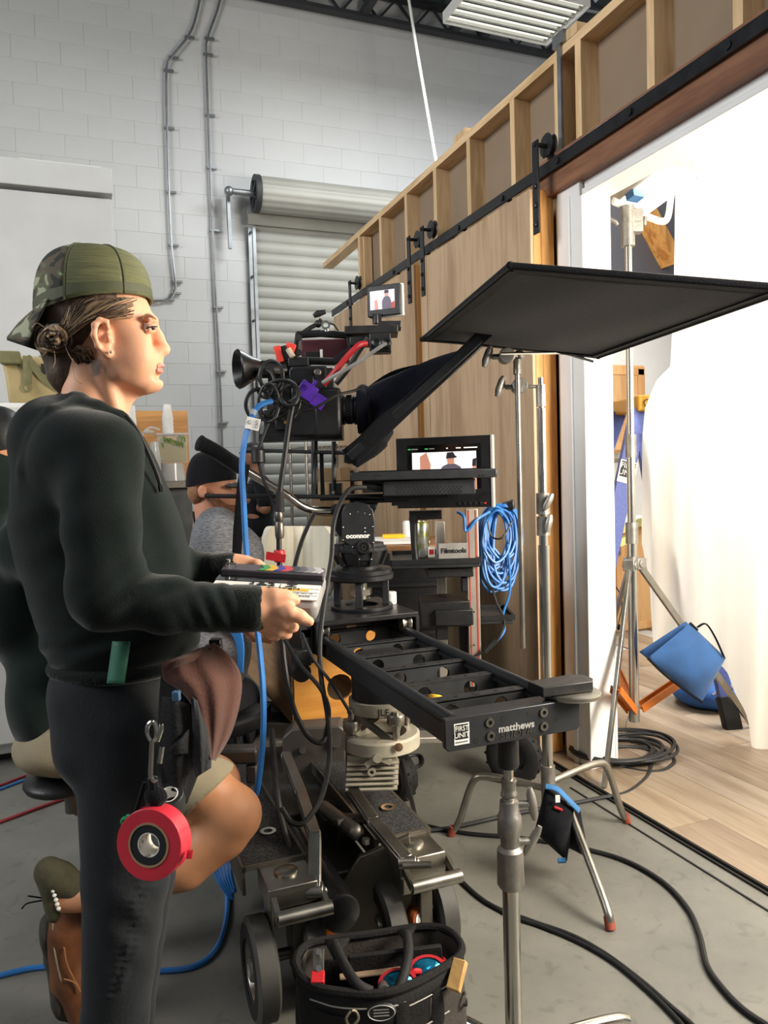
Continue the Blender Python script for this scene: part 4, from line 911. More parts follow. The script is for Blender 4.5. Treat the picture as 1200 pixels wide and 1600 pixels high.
b = MB(); bx(b, 540, 1150, 556, 1232, DL-.06, .06); b.build('bracket_side', M['dsteel'], lv, world=True, bevel=.003)
b = MB(); qn = P(590, 1182, DL-.10)
for a_ in (100, 215, 335): b.bar(qn, qn+(AX*math.cos(math.radians(a_))+V((0, 0, math.sin(math.radians(a_)))))*.042, .016, .014, AY)
b.cyl(qn-AY*.018, qn+AY*.03, .013, n=14); b.lathe([(.006, 0), (.012, 0), (.012, .01), (.006, .01), (.006, 0)], P(581, 1205, DL-.085), RV, 14); b.build('lock_knob', M['cast'], lv, world=True)
# ---------------------------------------------------------------- plywood box
bo = thing('plywood_crate', 'orange-brown varnished plywood crate beneath the slider', 'crate', P(500, 1140, 2.3))
bx0, bx1, by0, by1, bz0, bz1 = .683, 1.03, 2.69, 3.50, .400, .715
M['crate'] = woodmat('varnished_ply', 'c98d3f', 'a96c28', 'X', 5, 5, .4); M['crates'] = woodmat('crate_side', '9c7a58', '7d5f44', 'Y', 5, 5, .55)
cx, cy, cz = (bx0+bx1)/2, (by0+by1)/2, (bz0+bz1)/2
b = MB(); holed(b, bx1-bx0, bz1-bz0, .014, [(.0, -.04, .05)], (cx, by0, cz), I3); b.build('front_panel', M['crate'], bo, world=True)
for x in (bx0, bx1): b = MB(); b.box((x, cy, cz), (.014, by1-by0, bz1-bz0)); b.build('side_panel', M['crates'], bo, world=True)
b = MB(); b.box((cx, cy, bz0+.006), (bx1-bx0-.016, by1-by0-.016, .012)); b.build('bottom_panel', M['crates'], bo, world=True)
b = MB(); b.box((cx-.09, cy, bz1-.004), (.06, by1-by0-.016, .012)); b.build('top_strip', M['crate'], bo, world=True)
b = MB(); b.box((cx, by1, cz), (bx1-bx0, .014, bz1-bz0)); b.build('back_panel', M['crates'], bo, world=True)
b = MB(); 
for x in (bx0+.03, bx0+.12): b.box((x, by0+.06, bz0-.03), (.014, .05, .05))
b.build('foot_block', pm('olive_wood', '6b5a20', .6), bo, world=True)
b = MB(); b.box((cx, by0+.5, .36), (.2, .5, .075)); b.build('pedestal', M['chasd'], bo, world=True)
# ---------------------------------------------------------------- front stand
fs_ = thing('slider_support_stand', 'upright chrome stand with black socket holding the near end of the slider', 'stand', (.832, 1.43, 0))
def pz(y, d=1.62): return 1.3-(y-736)/FPX*d
s = 1.62/FPX
def lat(name, prof, mt, R=None): MB().lathe([(r*s, pz(y)) for r, y in prof], (0, 0, 0), I3, 24).build(name, mt, fs_)
lat('flange', [(0, 1150), (26, 1150), (27, 1153), (27, 1158), (20, 1163), (0, 1163)][::-1], M['black'])
lat('socket', [(17, 1160), (17.5, 1206), (15, 1211), (0, 1211)][::-1]+[(0, 1160)], M['black'])
lat('spigot', [(0, 1208), (8, 1208), (8, 1232), (0, 1232)][::-1], M['chrome'])
lat('collar', [(0, 1228), (12, 1230), (13, 1234), (11.5, 1238), (11.5, 1250), (13.5, 1253), (13.5, 1258), (10, 1262), (0, 1262)][::-1], M['steel'])
lat('casting', [(0, 1262), (15, 1266), (16, 1285), (19, 1290), (20, 1318), (16, 1324), (15, 1340), (21, 1346), (22, 1402), (19, 1408), (0, 1408)][::-1], M['alu'])
lat('column', [(0, 1405), (14, 1405), (14, 1690), (0, 1690)][::-1], M['chrome'])
lat('inner_tube', [(0, 1255), (10, 1255), (10, 1270), (0, 1270)][::-1], M['chrome'])
for z, a_, tilt in ((pz(1272), 0, .15), (pz(1335), .1, -.5)):
    b = MB(); v_ = AX*math.cos(a_)+AY*math.sin(a_); p0 = V((0, 0, z)); b.cyl(p0+v_*.015, p0+v_*.045, .008, n=10)
    up_ = V((0, 0, math.cos(tilt)))+AX*math.sin(tilt)*-1; c = p0+v_*.05
    b.tube([c-up_*.036, c-up_*.02, c, c+up_*.02, c+up_*.036], [.006, .010, .011, .010, .006], 12, flat=.8); b.build('wing_handle', M['alu'], fs_, bevel=0)
q = G(968, 1606); dirs = math.atan2(q.y-1.43, q.x-.832)
b0 = MB(); b0.cyl((0, 0, .012), (0, 0, .07), .026, n=18); b0.build('leg_hub', M['alu'], fs_)
for k_ in range(3):
    a_ = dirs+k_*2*PI/3; R_ = rz(a_); L = V((q.x-.832, q.y-1.43, 0)).length+.02
    MB().tube([R_ @ V(p) for p in cr([(.02, 0, .03), (L*.6, 0, .028), (L*.9, 0, .022), (L, 0, .012)], 5)], .014, 12).build('leg', M['chrome'], fs_)
# ---------------------------------------------------------------- C-stand
DS = 2.60
cb = P(857, 1250, DS); cs = thing('c_stand', 'silver folding C-stand with three bent legs standing beside the barn door', 'stand', (cb.x, cb.y, 0))
top = P(828, 600, DS); bot = V((cb.x, cb.y, .18))
top = V((cb.x, cb.y, top.z))
def zat(y, x=840): return P(x, y, DS).z
def seg(name, y0, y1, r, mt, n=18): MB().cyl((cb.x, cb.y, zat(y1)), (cb.x, cb.y, zat(y0)), r, n=n).build(name, mt, cs, world=True)
seg('base_tube', 850, 1240, .0185, M['chrome']); seg('middle_tube', 640, 860, .0145, M['chrome']); seg('spigot', 594, 640, .009, M['chrome'])
for y0, y1 in ((770, 802), (806, 835), (605, 626), (626, 638)): seg('lock_collar', y0, y1, .0225 if y0 > 700 else .016, M['alu'])
seg('foot_casting', 1195, 1256, .024, M['alu'])
for y, t_ in ((783, .5), (816, .25)):
    b = MB(); c = V((cb.x, cb.y, zat(y)))-AY*.03+AX*.012; u_ = V((0, 0, math.cos(t_)))+AX*math.sin(t_); b.tube([c-u_*.03, c-u_*.014, c+u_*.014, c+u_*.03], [.007, .012, .012, .006], 10, flat=.7); b.cyl(c, c+AY*.025, .007, n=8); b.build('wing_handle', M['alu'], cs, world=True)
for px, py, mx, my in ((706, 1306, 752, 1256), (979, 1286, 935, 1222), (953, 1452, 902, 1268)):
    f = G(px, py); d_ = V((f.x-cb.x, f.y-cb.y, 0)); L = d_.length; d_.normalize(); zh = .235 + (.02 if px == 979 else 0)
    k_ = .62 if px != 953 else .35
    c = V((cb.x, cb.y, 0))
    pts = cr([c+d_*.02+V((0, 0, zh-.01)), c+d_*(L*k_*.6)+V((0, 0, zh)), c+d_*(L*k_)+V((0, 0, zh)), c+d_*(L*k_+.05)+V((0, 0, zh-.028)), c+d_*(L-.03)+V((0, 0, .06)), c+d_*L+V((0, 0, .015))], 6)
    lg = MB().tube(pts, .0125, 12).build('leg', M['steel'], cs, world=True)
    MB().tube([c+d_*(L-.008)+V((0, 0, .034)), c+d_*(L+.004)+V((0, 0, .002))], .0145, 12).build('foot_tip', pm('red_rubber', '9a4a38', .6), lg, world=True)
# grip heads and arm
gp = thing('gobo_clamp', 'cast grip head with wing handle clamping the steel arm to the C-stand', 'grip head', P(815, 605, DS))
def griphead(x, y, d, t, hx, hy):
    q = P(x, y, d); b = MB(); b.cyl(q-AY*.022, q+AY*.022, .024, n=22); b.cyl(q-AY*.034, q-AY*.023, .026, n=22); b.cyl(q+AX*-.005, q+AX*.03, .012, n=12); b.cyl(q-AX*.045, q-AX*.02, .009, n=12); b.build('clamp_disc', M['alu'], t, world=True, bevel=.003)
    h = P(hx, hy, d); b = MB(); b.cyl(q-AX*.02, h, .006, n=10); u_ = V((0, 0, .94))+AX*.34; b.tube([h-u_*.038, h-u_*.018, h+u_*.018, h+u_*.034], [.008, .015, .014, .008], 12, flat=.7); b.build('wing_handle', M['alu'], t, world=True)
griphead(810, 604, DS-.02, gp, 782, 603)
b = MB(); q = P(845, 604, DS); b.cyl(P(826, 604, DS), q, .006, n=10); b.tube([q-V((0, 0, .026)), q, q+V((0, 0, .026))], [.006, .010, .006], 10); b.build('tee_knob', M['alu'], gp, world=True)
ga = thing('extension_rod', 'thin steel grip arm hanging straight down with a gobo head at its top', 'grip arm', P(805, 570, DS-.03))
a0_ = P(808, 572, DS-.055); MB().cyl(a0_, V((a0_.x, a0_.y, P(823, 1017, DS-.05).z)), .0085, n=12).build('arm', M['steel'], ga, world=True)
griphead(790, 557, DS-.08, ga, 762, 556)
b = MB(); b.cyl(P(808, 562, DS-.055), P(808, 585, DS-.055), .013, n=12); b.cyl(P(798, 556, DS-.06), P(812, 556, DS-.05), .012, n=12); b.sph(P(811, 555, DS-.05), .018, nu=10, nv=7); b.build('arm_end', M['alu'], ga, world=True)
# ================================================================== LIGHT STAND, LADDER, CLOTH, BAGS INSIDE THE SET
def pillow(b, q, bulge, n=12, both=True, pw=.55):
    "stuffed cloth bag on four corners"
    a, c, d, e = [V(x) for x in q]; nn = (c-a).cross(e-a).normalized()
    for s_ in ((1, -1) if both else (1,)):
        b.grid(lambda u, v: a.lerp(c, u).lerp(e.lerp(d, u), v) + nn*s_*bulge*(max(0, math.sin(PI*u))*max(0, math.sin(PI*v)))**pw*(1+.12*math.sin(9*u+4*v+s_)), n, n)
    return b
ss = thing('light_stand', 'tall silver light stand with orange braces holding the lamp inside the opening', 'stand', (G(992, 1180).x, G(992, 1180).y, 0))
DT = 3.45
c0 = P(991, 1115, DT)
def zs(y, x=988): return P(x, y, DT).z
def sg(name, y0, y1, r, m): return MB().cyl((c0.x, c0.y, zs(y1)), (c0.x, c0.y, zs(y0)), r, n=18).build(name, m, ss, world=True)
sg('lower_tube', 845, 1118, .0215, M['chrome']); sg('middle_tube', 685, 860, .0185, M['chrome']); sg('upper_tube', 385, 700, .0155, M['chrome'])
for y0, y1, r in ((680, 715, .024), (815, 848, .027), (868, 886, .026), (1100, 1127, .024)): sg('lock_collar', y0, y1, r, M['alu'])
sg('receiver', 335, 395, .029, M['alu'])
b = MB(); q = V((c0.x, c0.y, zs(358))); b.box(q+AX*.035, (.05, .05, .10), VR); b.tube([q-AX*.045-V((0, 0, .015)), q-AX*.05, q-AX*.08+V((0, 0, .015))], .010, 8); b.tube([q+AX*.07-V((0, 0, .02)), q+AX*.075+V((0, 0, .02))], .011, 8); b.build('wing_handle', M['alu'], ss, world=True, bevel=.003)
hub = V((c0.x, c0.y, zs(1108))); top_ = V((c0.x, c0.y, zs(880)))
for i, (px, py) in enumerate(((944, 1236), (1178, 1140), None or (925, 1090))):
    f = G(px, py); a_ = (V((f.x, f.y, 0))-V((c0.x, c0.y, 0))).normalized()
    p0 = top_+a_*.035; p1 = V((f.x, f.y, .012)); MB().bar(p0, p1, .030, .016, a_.cross(V((0, 0, 1)))).build('leg', M['steel'], ss, world=True, bevel=.002)
    m_ = p0.lerp(p1, .58)
    s1 = a_.cross(V((0, 0, 1)))
    b = MB()
    b.bar(hub+a_*.03+s1*.02, m_+s1*.02, .006, .032, (0, 0, 1)); b.bar(hub+a_*.03-s1*.02, m_-s1*.02, .006, .032, (0, 0, 1)); b.bar(hub+a_*.03, m_, .04, .004, (0, 0, 1))
    b.build('orange_brace', M.setdefault('orange', pm('orange_enamel', 'd0741f', .4, .1, .06, 8)), ss, world=True)
    b = MB(); b.box(p0, (.05, .05, .05), frame((0, 0, 1), a_)); b.cyl(p0-s1*.03, p0+s1*.03, .018, n=12); b.build('leg_hinge', M['alu'], ss, world=True, bevel=.003)
tag(MB().tube(cr([P(985, 1112, 3.42), P(978, 1135, 3.4), P(985, 1157, 3.4)], 5), .0015, 5).build('wire_a', M['cable']), 'thin loose wire dangling from the hub of the light stand', 'wire')
bpy.data.objects['wire_a'].name = 'loose_wire'
# lamp with yoke
lp = thing('panel_lamp', 'boxy lamp panel in a pale U-shaped yoke at the top of the light stand', 'lamp', P(990, 332, DT))
yk = cr([P(958, 314, 3.3), P(975, 322, 3.38), P(985, 328, DT), P(1010, 338, 3.55), P(1034, 346, 3.6), P(1044, 338, 3.62), P(1050, 300, 3.62), P(1064, 262, 3.62)], 4)
M['lampw'] = pm('lamp_enamel', 'cfcdc8', .45)
b = MB(); b.tube(yk, .016, 8, flat=.5, up=(.3, .9, .2)); b.cyl(P(988, 336, DT), P(988, 326, DT), .02, n=14); b.build('yoke', M['lampw'], lp, world=True)
RL = VR @ rz(.5) @ rx(-.25)
b = MB(); b.box(P(1018, 285, 3.66), (.26, .30, .10), RL); b.build('lamp_body', M['lampw'], lp, world=True, bevel=.01)
b = MB(); b.box(P(1018, 285, 3.66)+RL @ V((.135, 0, 0)), (.012, .28, .09), RL); b.build('heat_fin', M['galv'], lp, world=True)
M['ledface'] = emis('led_face', 'fff6e6', 6.0)
b = MB(); b.box(P(1018, 285, 3.66)+RL @ V((0, 0, -.052)), (.24, .28, .006), RL); b.build('lamp_face', M['ledface'], lp, world=True)
b = MB(); b.box(P(992, 306, 3.62), (.07, .05, .035), RL); b.build('blue_gel_clip', pm('blue_plastic', '4a7fb8', .4), lp, world=True)
# ladder
ld = thing('step_ladder', 'blue fibreglass step ladder with a yellow top standing behind the light stand', 'ladder', (2.7, 3.2, 0))
M['fib'] = pm('blue_fibreglass', '5464ad', .55, 0, .10, 60, .1, 90); M['fibd'] = pm('blue_fibreglass_web', '3f4fb0', .55, 0, .1, 40); M['ladtop'] = pm('ladder_top', 'd9a22c', .5, 0, .06, 10)
capc = P(997, 634, 4.22); wdir = V((.25, .97, 0)).normalized(); ddir = V((.97, -.25, 0)).normalized()
RC = MX.Identity(3)
for i in range(3): RC[i][0], RC[i][1], RC[i][2] = ddir[i], wdir[i], (0, 0, 1)[i]
b = MB(); b.box(capc, (.16, .34, .085), RC); lt = b.build('top_cap', M['ladtop'], ld, world=True, bevel=.01)
b = MB(); q = capc-wdir*.172-ddir*.03; Rcap = MX.Identity(3)
for i in range(3): Rcap[i][0], Rcap[i][1], Rcap[i][2] = ddir[i], (0, 0, 1)[i], -wdir[i]
b.ring(q-V((0, 0, .0)), Rcap, .017, .021, .002, 24); b.build('cap_emblem', M['ink'], lt, world=True)
fr = []
for sg_ in (-1, 1):
    t0 = capc+wdir*.13*sg_-ddir*.06-V((0, 0, .03)); fpt = V((2.25, 3.20 if sg_ < 0 else 3.70, .03)); fr.append((t0, fpt))
    MB().bar(t0, fpt, .032, .09, wdir.cross(fpt-t0)).build('front_rail', M['fib'], ld, world=True, bevel=.003)
for k_ in range(5):
    t = .17+.185*k_; a_, c = fr[0][0].lerp(fr[0][1], t), fr[1][0].lerp(fr[1][1], t); MB().bar(a_, c, .075, .022, (0, 0, 1)).build('step', M['alu'], ld, world=True)
for k_, (x, y) in enumerate(((2.905, 2.83), (3.06, 3.32))):
    t0 = capc+wdir*.13*(-1 if k_ == 0 else 1)+ddir*.06-V((0, 0, .03)); f = V((x, y, .0)); lo = f.lerp(t0, .06)
    MB().bar(t0, lo, .07, .032, wdir).build('rear_rail', M['fib'], ld, world=True, bevel=.003)
    MB().bar(f.lerp(t0, .10), f+V((0, 0, .005)), .085, .045, wdir).build('foot_cap', M['rubber'], ld, world=True, bevel=.005)
MB().bar(V((2.905, 2.83, .3)).lerp(capc, .05), V((3.06, 3.32, .3)).lerp(capc, .05), .03, .012).build('rear_brace', M['alu'], ld, world=True)
a_, c = fr[0][0].lerp(fr[0][1], .30), fr[0][0].lerp(fr[0][1], .30)
q = P(966, 737, 4.05); dn = (fr[0][1]-fr[0][0]).normalized(); nr = wdir.cross(dn).normalized()
qq = fr[0][0].lerp(fr[0][1], .21)-wdir*.017; Rs = MX.Identity(3); yy = -dn; xx = yy.cross(-wdir).normalized(); xx = ddir-dn*ddir.dot(dn); xx.normalize(); zz = xx.cross(yy)
for i in range(3): Rs[i][0], Rs[i][1], Rs[i][2] = xx[i], yy[i], zz[i]
first_unit(qq+zz*.003, Rs, .12, ld)
# hanging white diffusion cloth
def cloth_mat():
    m = bpy.data.materials.new('white_muslin'); m.use_nodes = True; nt = m.node_tree; nt.nodes.remove(nt.nodes['Principled BSDF'])
    out = nt.nodes['Material Output']; d = nd(nt, 'ShaderNodeBsdfDiffuse'); t = nd(nt, 'ShaderNodeBsdfTranslucent'); mx = nd(nt, 'ShaderNodeMixShader'); mx.inputs[0].default_value = .5
    tc = nd(nt, 'ShaderNodeTexCoord'); nz = nd(nt, 'ShaderNodeTexNoise'); nz.inputs['Scale'].default_value = 3; nt.links.new(tc.outputs['Object'], nz.inputs['Vector'])
    rp = nd(nt, 'ShaderNodeValToRGB'); rp.color_ramp.elements[0].color = (.84, .80, .70, 1); rp.color_ramp.elements[1].color = (.92, .90, .84, 1); nt.links.new(nz.outputs['Fac'], rp.inputs[0])
    nt.links.new(rp.outputs[0], d.inputs['Color']); nt.links.new(rp.outputs[0], t.inputs['Color'])
    nt.links.new(d.outputs[0], mx.inputs[1]); nt.links.new(t.outputs[0], mx.inputs[2]); nt.links.new(mx.outputs[0], out.inputs[0]); return m
M['muslin'] = cloth_mat()
path = cr([(2.83, .6, 0), (2.80, 1.6, 0), (2.83, 2.5, 0), (2.80, 2.85, 0), (2.77, 3.10, 0), (2.76, 3.40, 0)], 14)
def yend(z):
    for (z0, y0), (z1, y1) in zip(((0, 3.14), (.5, 3.20), (.9, 3.31), (1.45, 3.29), (1.62, 3.26), (1.8, 3.10), (2.9, 3.04)), ((.5, 3.20), (.9, 3.31), (1.45, 3.29), (1.62, 3.26), (1.8, 3.10), (2.9, 3.04), (3.2, 3.02))):
        if z <= z1: return y0+(y1-y0)*(z-z0)/(z1-z0)
    return 3.02
def clothfn(u, v):
    z = 2.97*v; ye = yend(z); y = .6+(ye-.6)*u
    hem = .012 if y < 2.62 else .012+.36*min(1, (y-2.62)/.2)**.7
    z = hem+(2.97-hem)*v; ye = yend(z); y = .6+(ye-.6)*u
    for i in range(len(path)-1):
        if path[i+1].y >= y: break
    a_, c = path[i], path[i+1]; t = (y-a_.y)/max(1e-6, c.y-a_.y); x = a_.x+(c.x-a_.x)*t
    fold = (.024*math.sin(y*21+.7*math.sin(5*v))+.014*math.sin(y*43+2*v))*(1.25-.8*v)
    return V((x+fold, y+fold*.2, z))
tag(MB().grid(clothfn, 170, 40).build('hanging_cloth', M['muslin'], sharp=180), 'large white backlit diffusion cloth hanging in folds inside the opening', 'cloth')
# blue sandbag draped on the light stand leg
M['bluebag'] = pm('blue_bag_cloth', '315c94', .85, 0, .12, 9, .25, 60, sheen=.2)
sb = thing('blue_sandbag', 'bright blue sandbag with black handle slung over the light stand leg', 'sandbag', P(1075, 1035, 3.35))
A_, B_, C_, D_ = P(1078, 974, 3.28), P(1134, 1028, 3.30), P(1097, 1097, 3.30), P(1012, 1028, 3.24)
b = MB(); pillow(b, (A_, B_, C_, D_), .055, 14); b.build('front_pouch', M['bluebag'], sb, world=True, sharp=60)
bk = AY*.11
b = MB(); pillow(b, (A_+bk*.4, B_+bk, C_+bk, D_+bk), .05, 12); b.build('rear_pouch', M['bluebag'], sb, world=True, sharp=60)
b = MB(); b.tube(cr([D_, D_.lerp(C_, .3)+V((0, 0, -.012)), D_.lerp(C_, .7)+V((0, 0, -.008)), C_], 5), .006, 8); b.tube([A_, A_.lerp(B_, .2)], .007, 8); b.build('edge_binding', M['blackcloth'], sb, world=True)
b = MB(); b.tube(cr([P(1090, 980, 3.27), P(1103, 975, 3.25), P(1117, 995, 3.25), P(1131, 1026, 3.28)], 6), .0105, 8, flat=.35); b.build('handle', M['blackcloth'], sb, world=True)
sb2 = thing('blue_sandbag', 'darker blue sandbag lying on the floor under the ladder', 'sandbag', G(1105, 1120))
q = G(1110, 1105); b = MB(); b.sph(q+V((0, 0, .08)), (.17, .20, .082), rz(.5), 22, 14); b.build('pouch', pm('blue_bag_dark', '2e65b5', .7, 0, .15, 9, .25, 60), sb2, world=True, sharp=80)
b = MB(); b.tube(cr([q+V((-.1, -.12, .11)), q+V((-.03, -.15, .16)), q+V((.08, -.14, .10))], 6), .010, 8, flat=.4); b.build('handle', M['whitep'], sb2, world=True)
# black cable coil
cc = G(1000, 1178); co = thing('cable_coil', 'loose coil of black cable lying on the laminate floor by the opening', 'cable coil', cc)
for k_ in range(9):
    r_ = .10+.012*k_+random.uniform(-.01, .01); ox, oy = random.uniform(-.03, .03)-.08, random.uniform(-.03, .03)
    pts = [cc+V((ox+r_*1.25*math.cos(t*PI/6+k_), oy+r_*math.sin(t*PI/6+k_), .012+.006*k_+.004*math.sin(t))) for t in range(12)]
    MB().tube(cr(pts, 4, True), .0075, 8, True).build('loop', M['cableg'], co, world=True)
tag(MB().tube(cr([G(985, 1158, .02), G(1020, 1160, .02), G(1048, 1180, .012), G(1053, 1192, .012), G(1035, 1204, .012), G(1005, 1205, .01), G(960, 1196, .01)], 6), .0078, 8).build('cable', M['cableg']), 'outer turn of black cable swinging wide of the coil on the laminate floor', 'cable')
tag(MB().tube(cr([G(1018, 1195, .012), G(1010, 1215, .01), G(980, 1238, .01), G(940, 1246, .01), G(900, 1254, .01), G(800, 1272, .01), G(700, 1294, .01), G(640, 1298, .01)], 6), .0078, 8).build('cable', M['cableg']), 'black cable running from the coil past the C-stand to the dolly', 'cable')
tag(MB().tube(cr([P(940, 1060, 4.4), P(958, 1000, 4.6), P(972, 940, 4.7), P(952, 890, 4.7), P(958, 800, 4.6), P(955, 560, 4.5)], 6), .004, 6).build('hanging_cable', M['cable']), 'thin dark cable hanging beside the ladder inside the set', 'cable')
b = MB()
for i, (x, y) in enumerate(((984, 822), (975, 845))): b.box(P(x, y, 4.15), (.14, .03, .04), VR @ ry(-.35))
tag(b.build('yellow_strap', pm('yellow_green_strap', 'd6d58a', .6)), 'pale yellow strap loops hanging behind the ladder', 'strap')
# ================================================================== BACK OF THE ROOM
# white refrigerator, cooler
fr_ = thing('white_fridge', 'white upright fridge behind the woman with a tan cooler on top', 'fridge', (PA(60, 630, 1, 3.95).x, 4.3, 0))
zt_ = PA(60, 629, 1, 3.95).z; xr_ = PA(150, 637, 1, 3.95).x; xl_ = xr_-.95
b = MB(); b.box((0, 0, 0), (.01, .01, .01)) if False else b.box(((xl_+xr_)/2, 4.32, zt_/2+.02), (xr_-xl_, .72, zt_-.04)); b.build('cabinet', M['whitep'], fr_, world=True, bevel=.012)
for z0, z1 in ((.1, 1.15), (1.16, zt_-.02)): b = MB(); b.box(((xl_+xr_)/2, 3.935, (z0+z1)/2), (xr_-xl_-.004, .05, z1-z0)); d_ = b.build('door', M['whitep'], fr_, world=True, bevel=.008); MB().box((xl_+.06, 3.89, (z0+z1)/2), (.03, .04, .3)).build('handle', M['whitep'], d_, world=True, bevel=.006)
b = MB(); b.box(((xl_+xr_)/2, 4.32, .03), (xr_-xl_-.1, .6, .06)); b.build('plinth', M['black'], fr_, world=True)
ck = thing('soft_cooler', 'tan soft-sided cooler with olive straps on the white fridge', 'cooler', (PA(75, 625, 1, 4.05).x, 4.2, zt_))
M['tan'] = pm('tan_fabric', 'a9986c', .75, 0, .08, 8, .2, 90); M['olive'] = pm('olive_webbing', '73704c', .75, 0, .1, 30, .2, 200)
x0, x1 = PA(12, 600, 1, 4.05).x, PA(150, 600, 1, 4.05).x; zb, ztp = zt_, PA(60, 553, 1, 4.05).z
def ckf(s0, s1): return [(x0-.02*s0, 0), (x1+.02*s0, 0)]
b = MB(); vs = []
for z_, sx, y0, y1 in ((zb, .0, 4.06, 4.34), (zb+.6*(ztp-zb), .012, 4.06, 4.34), (ztp-.02, .03, 4.10, 4.30), (ztp, .02, 4.14, 4.26)): vs += [(x0-sx, y0, z_), (x1+sx, y0, z_), (x1+sx, y1, z_), (x0-sx, y1, z_)]
fs = [(0, 3, 2, 1), (12, 13, 14, 15)]
for i in range(3):
    for k_ in range(4): fs.append((4*i+k_, 4*i+(k_+1) % 4, 4*i+4+(k_+1) % 4, 4*i+4+k_))
b.add(vs, fs); b.build('body', M['tan'], ck, world=True, bevel=.015)
def ckq(px, py): return PA(px, py, 1, 4.045)
b = MB(); b.tube([ckq(43, 556)+V((0, -.0, 0)), ckq(43, 600)], .020, 6, flat=.25, up=(0, 1, 0)); b.build('strap', M['olive'], ck, world=True)
b = MB(); b.lathe([(.014, 0), (.022, 0), (.022, .008), (.014, .008), (.014, 0)], ckq(43, 606), frame((0, -1, 0)), 16); bx(b, 36, 598, 51, 604, ckq(43, 600).y*.95, .012) if False else None; b.build('ring', M['olive'], ck, world=True)
b = MB(); b.tube(cr([ckq(41, 557), ckq(55, 575), ckq(72, 594), ckq(95, 608), ckq(120, 612)], 5), .018, 6, flat=.25, up=(0, 1, 0)); b.build('shoulder_strap', M['olive'], ck, world=True)
b = MB(); b.box(ckq(8, 558)+V((.02, .02, 0)), (.09, .05, .06)); b.build('carry_handle', M['olive'], ck, world=True, bevel=.008)
b = MB(); b.box(ckq(82, 577), (.10, .006, .05)); lb = b.build('logo_label', M['ink'], ck, world=True); text('lettering', 'YETI', .034, ckq(84, 577)-V((0, .005, 0)), RE, M['paper'], lb, True, bold=.0008)
# drinks counter with board, dispenser, cups
tb = thing('drinks_counter', 'dark grey metal counter behind the seated man', 'counter', (PA(265, 760, 1, 4.6).x, 4.75, 0))
zc_ = PA(270, 752, 1, 4.45).z; xa, xb = PA(186, 752, 1, 4.45).x, PA(302, 752, 1, 4.45).x
b = MB(); b.box(((xa+xb)/2, 4.75, zc_-.02), (xb-xa+.1, .62, .04)); b.build('top', M['dsteel'], tb, world=True, bevel=.004)
b = MB(); b.box(((xa+xb)/2, 4.78, zc_/2-.02), (xb-xa, .5, zc_-.04)); b.build('cabinet', pm('counter_grey', '4b4d50', .35, .4), tb, world=True, bevel=.006)
bd = PA(253, 700, 1, 5.0); ba, bb_ = PA(208, 642, 1, 5.0), PA(297, 752, 1, 5.0)
tag(MB().box(((ba.x+bb_.x)/2, 5.0, (ba.z+zc_)/2+.0), (bb_.x-ba.x, .02, ba.z-zc_)).build('wood_board', woodmat('oak_board', 'bd8a4c', '9c6b32', 'X', 5, 5)), 'orange-brown wooden board standing upright behind the drink dispenser', 'board')
def cup(px, ptop, pbot, y, rt, rb, n, lab, mat):
    t = thing('cup_stack', lab, 'cup stack', PA(px, pbot, 1, y)); zt2, zb2 = PA(px, ptop, 1, y).z, PA(px, pbot, 1, y).z; h = zt2-zb2
    for i in range(n):
        a_ = i*(h*.5)/max(1, n-1) if n > 1 else 0; hh = h*.5 if n > 1 else h
        b = MB(); b.lathe([(rt, a_), (rt+.002, a_+.004), (rb+(rt-rb)*.05, a_+hh), (0, a_+hh)], n=20); b.build('cup', mat, t)
    return t
M['foam'] = pm('white_foam_cup', 'd6d8da', .6, 0, .03, 30); M['clear'] = pm('clear_plastic', 'c9cdd0', .15, 0, .05, 20, alpha=.55)
dz_ = PA(264, 680, 1, 4.55)
# beverage dispenser
dp = thing('drink_dispenser', 'clear drink dispenser filled with cucumber water on the counter', 'dispenser', (PA(271, 750, 1, 4.55).x, 4.6, zc_))
w_ = PA(295, 700, 1, 4.55).x-PA(248, 700, 1, 4.55).x; zA, zB = PA(271, 724, 1, 4.55).z-zc_, PA(271, 680, 1, 4.55).z-zc_
def gl(name, col, a_): 
    m = pm(name, col, .06, 0, .03, 8, alpha=a_); return m
M['dglass'] = gl('dispenser_glass', 'dfe6e2', .25); M['dwater'] = gl('cucumber_water', '9a8a55', .75)
b = MB(); b.box((0, 0, (zA+zB)/2), (w_, w_, zB-zA)); b.build('jar', M['dglass'], dp, bevel=.012)
b = MB(); b.box((0, 0, zA+.01+(zB-zA)*.38), (w_-.012, w_-.012, (zB-zA)*.76)); wt = b.build('drink', M['dwater'], dp, bevel=.008)
b = MB(); b.box((0, 0, zB+.005), (w_+.01, w_+.01, .012)); b.build('lid', M['clear'], dp, bevel=.003)
b = MB(); b.lathe([(w_*.42, 0), (w_*.44, .004), (w_*.42, zA), (w_*.38, zA), (w_*.38, 0), (w_*.42, 0)], n=4*6); b.build('stand', M['clear'], dp)
M['cuke'] = pm('cucumber', '7e9150', .5, 0, .2, 40)
for k_ in range(14):
    b = MB(); x_ = -w_/2+.02+(w_-.04)*((k_*.37) % 1); z_ = zA+(zB-zA)*(.62+.26*((k_*.61) % 1)); b.cyl((x_, -w_/2+.006, z_), (x_+.004, -w_/2+.010, z_+.001), .019, n=14); b.build('cucumber_slice', M['cuke'], dp)
cup(263, 632, 681, 4.58, .030, .020, 5, 'white foam cup stack standing on the drink dispenser lid', M['foam'])
cup(243, 690, 751, 4.45, .033, .023, 5, 'clear cup stack standing left of the drink dispenser', M['clear'])
cup(209, 634, 751, 4.6, .032, .024, 8, 'tall white foam cup stack rising just below the chin of the slate holder', M['foam'])
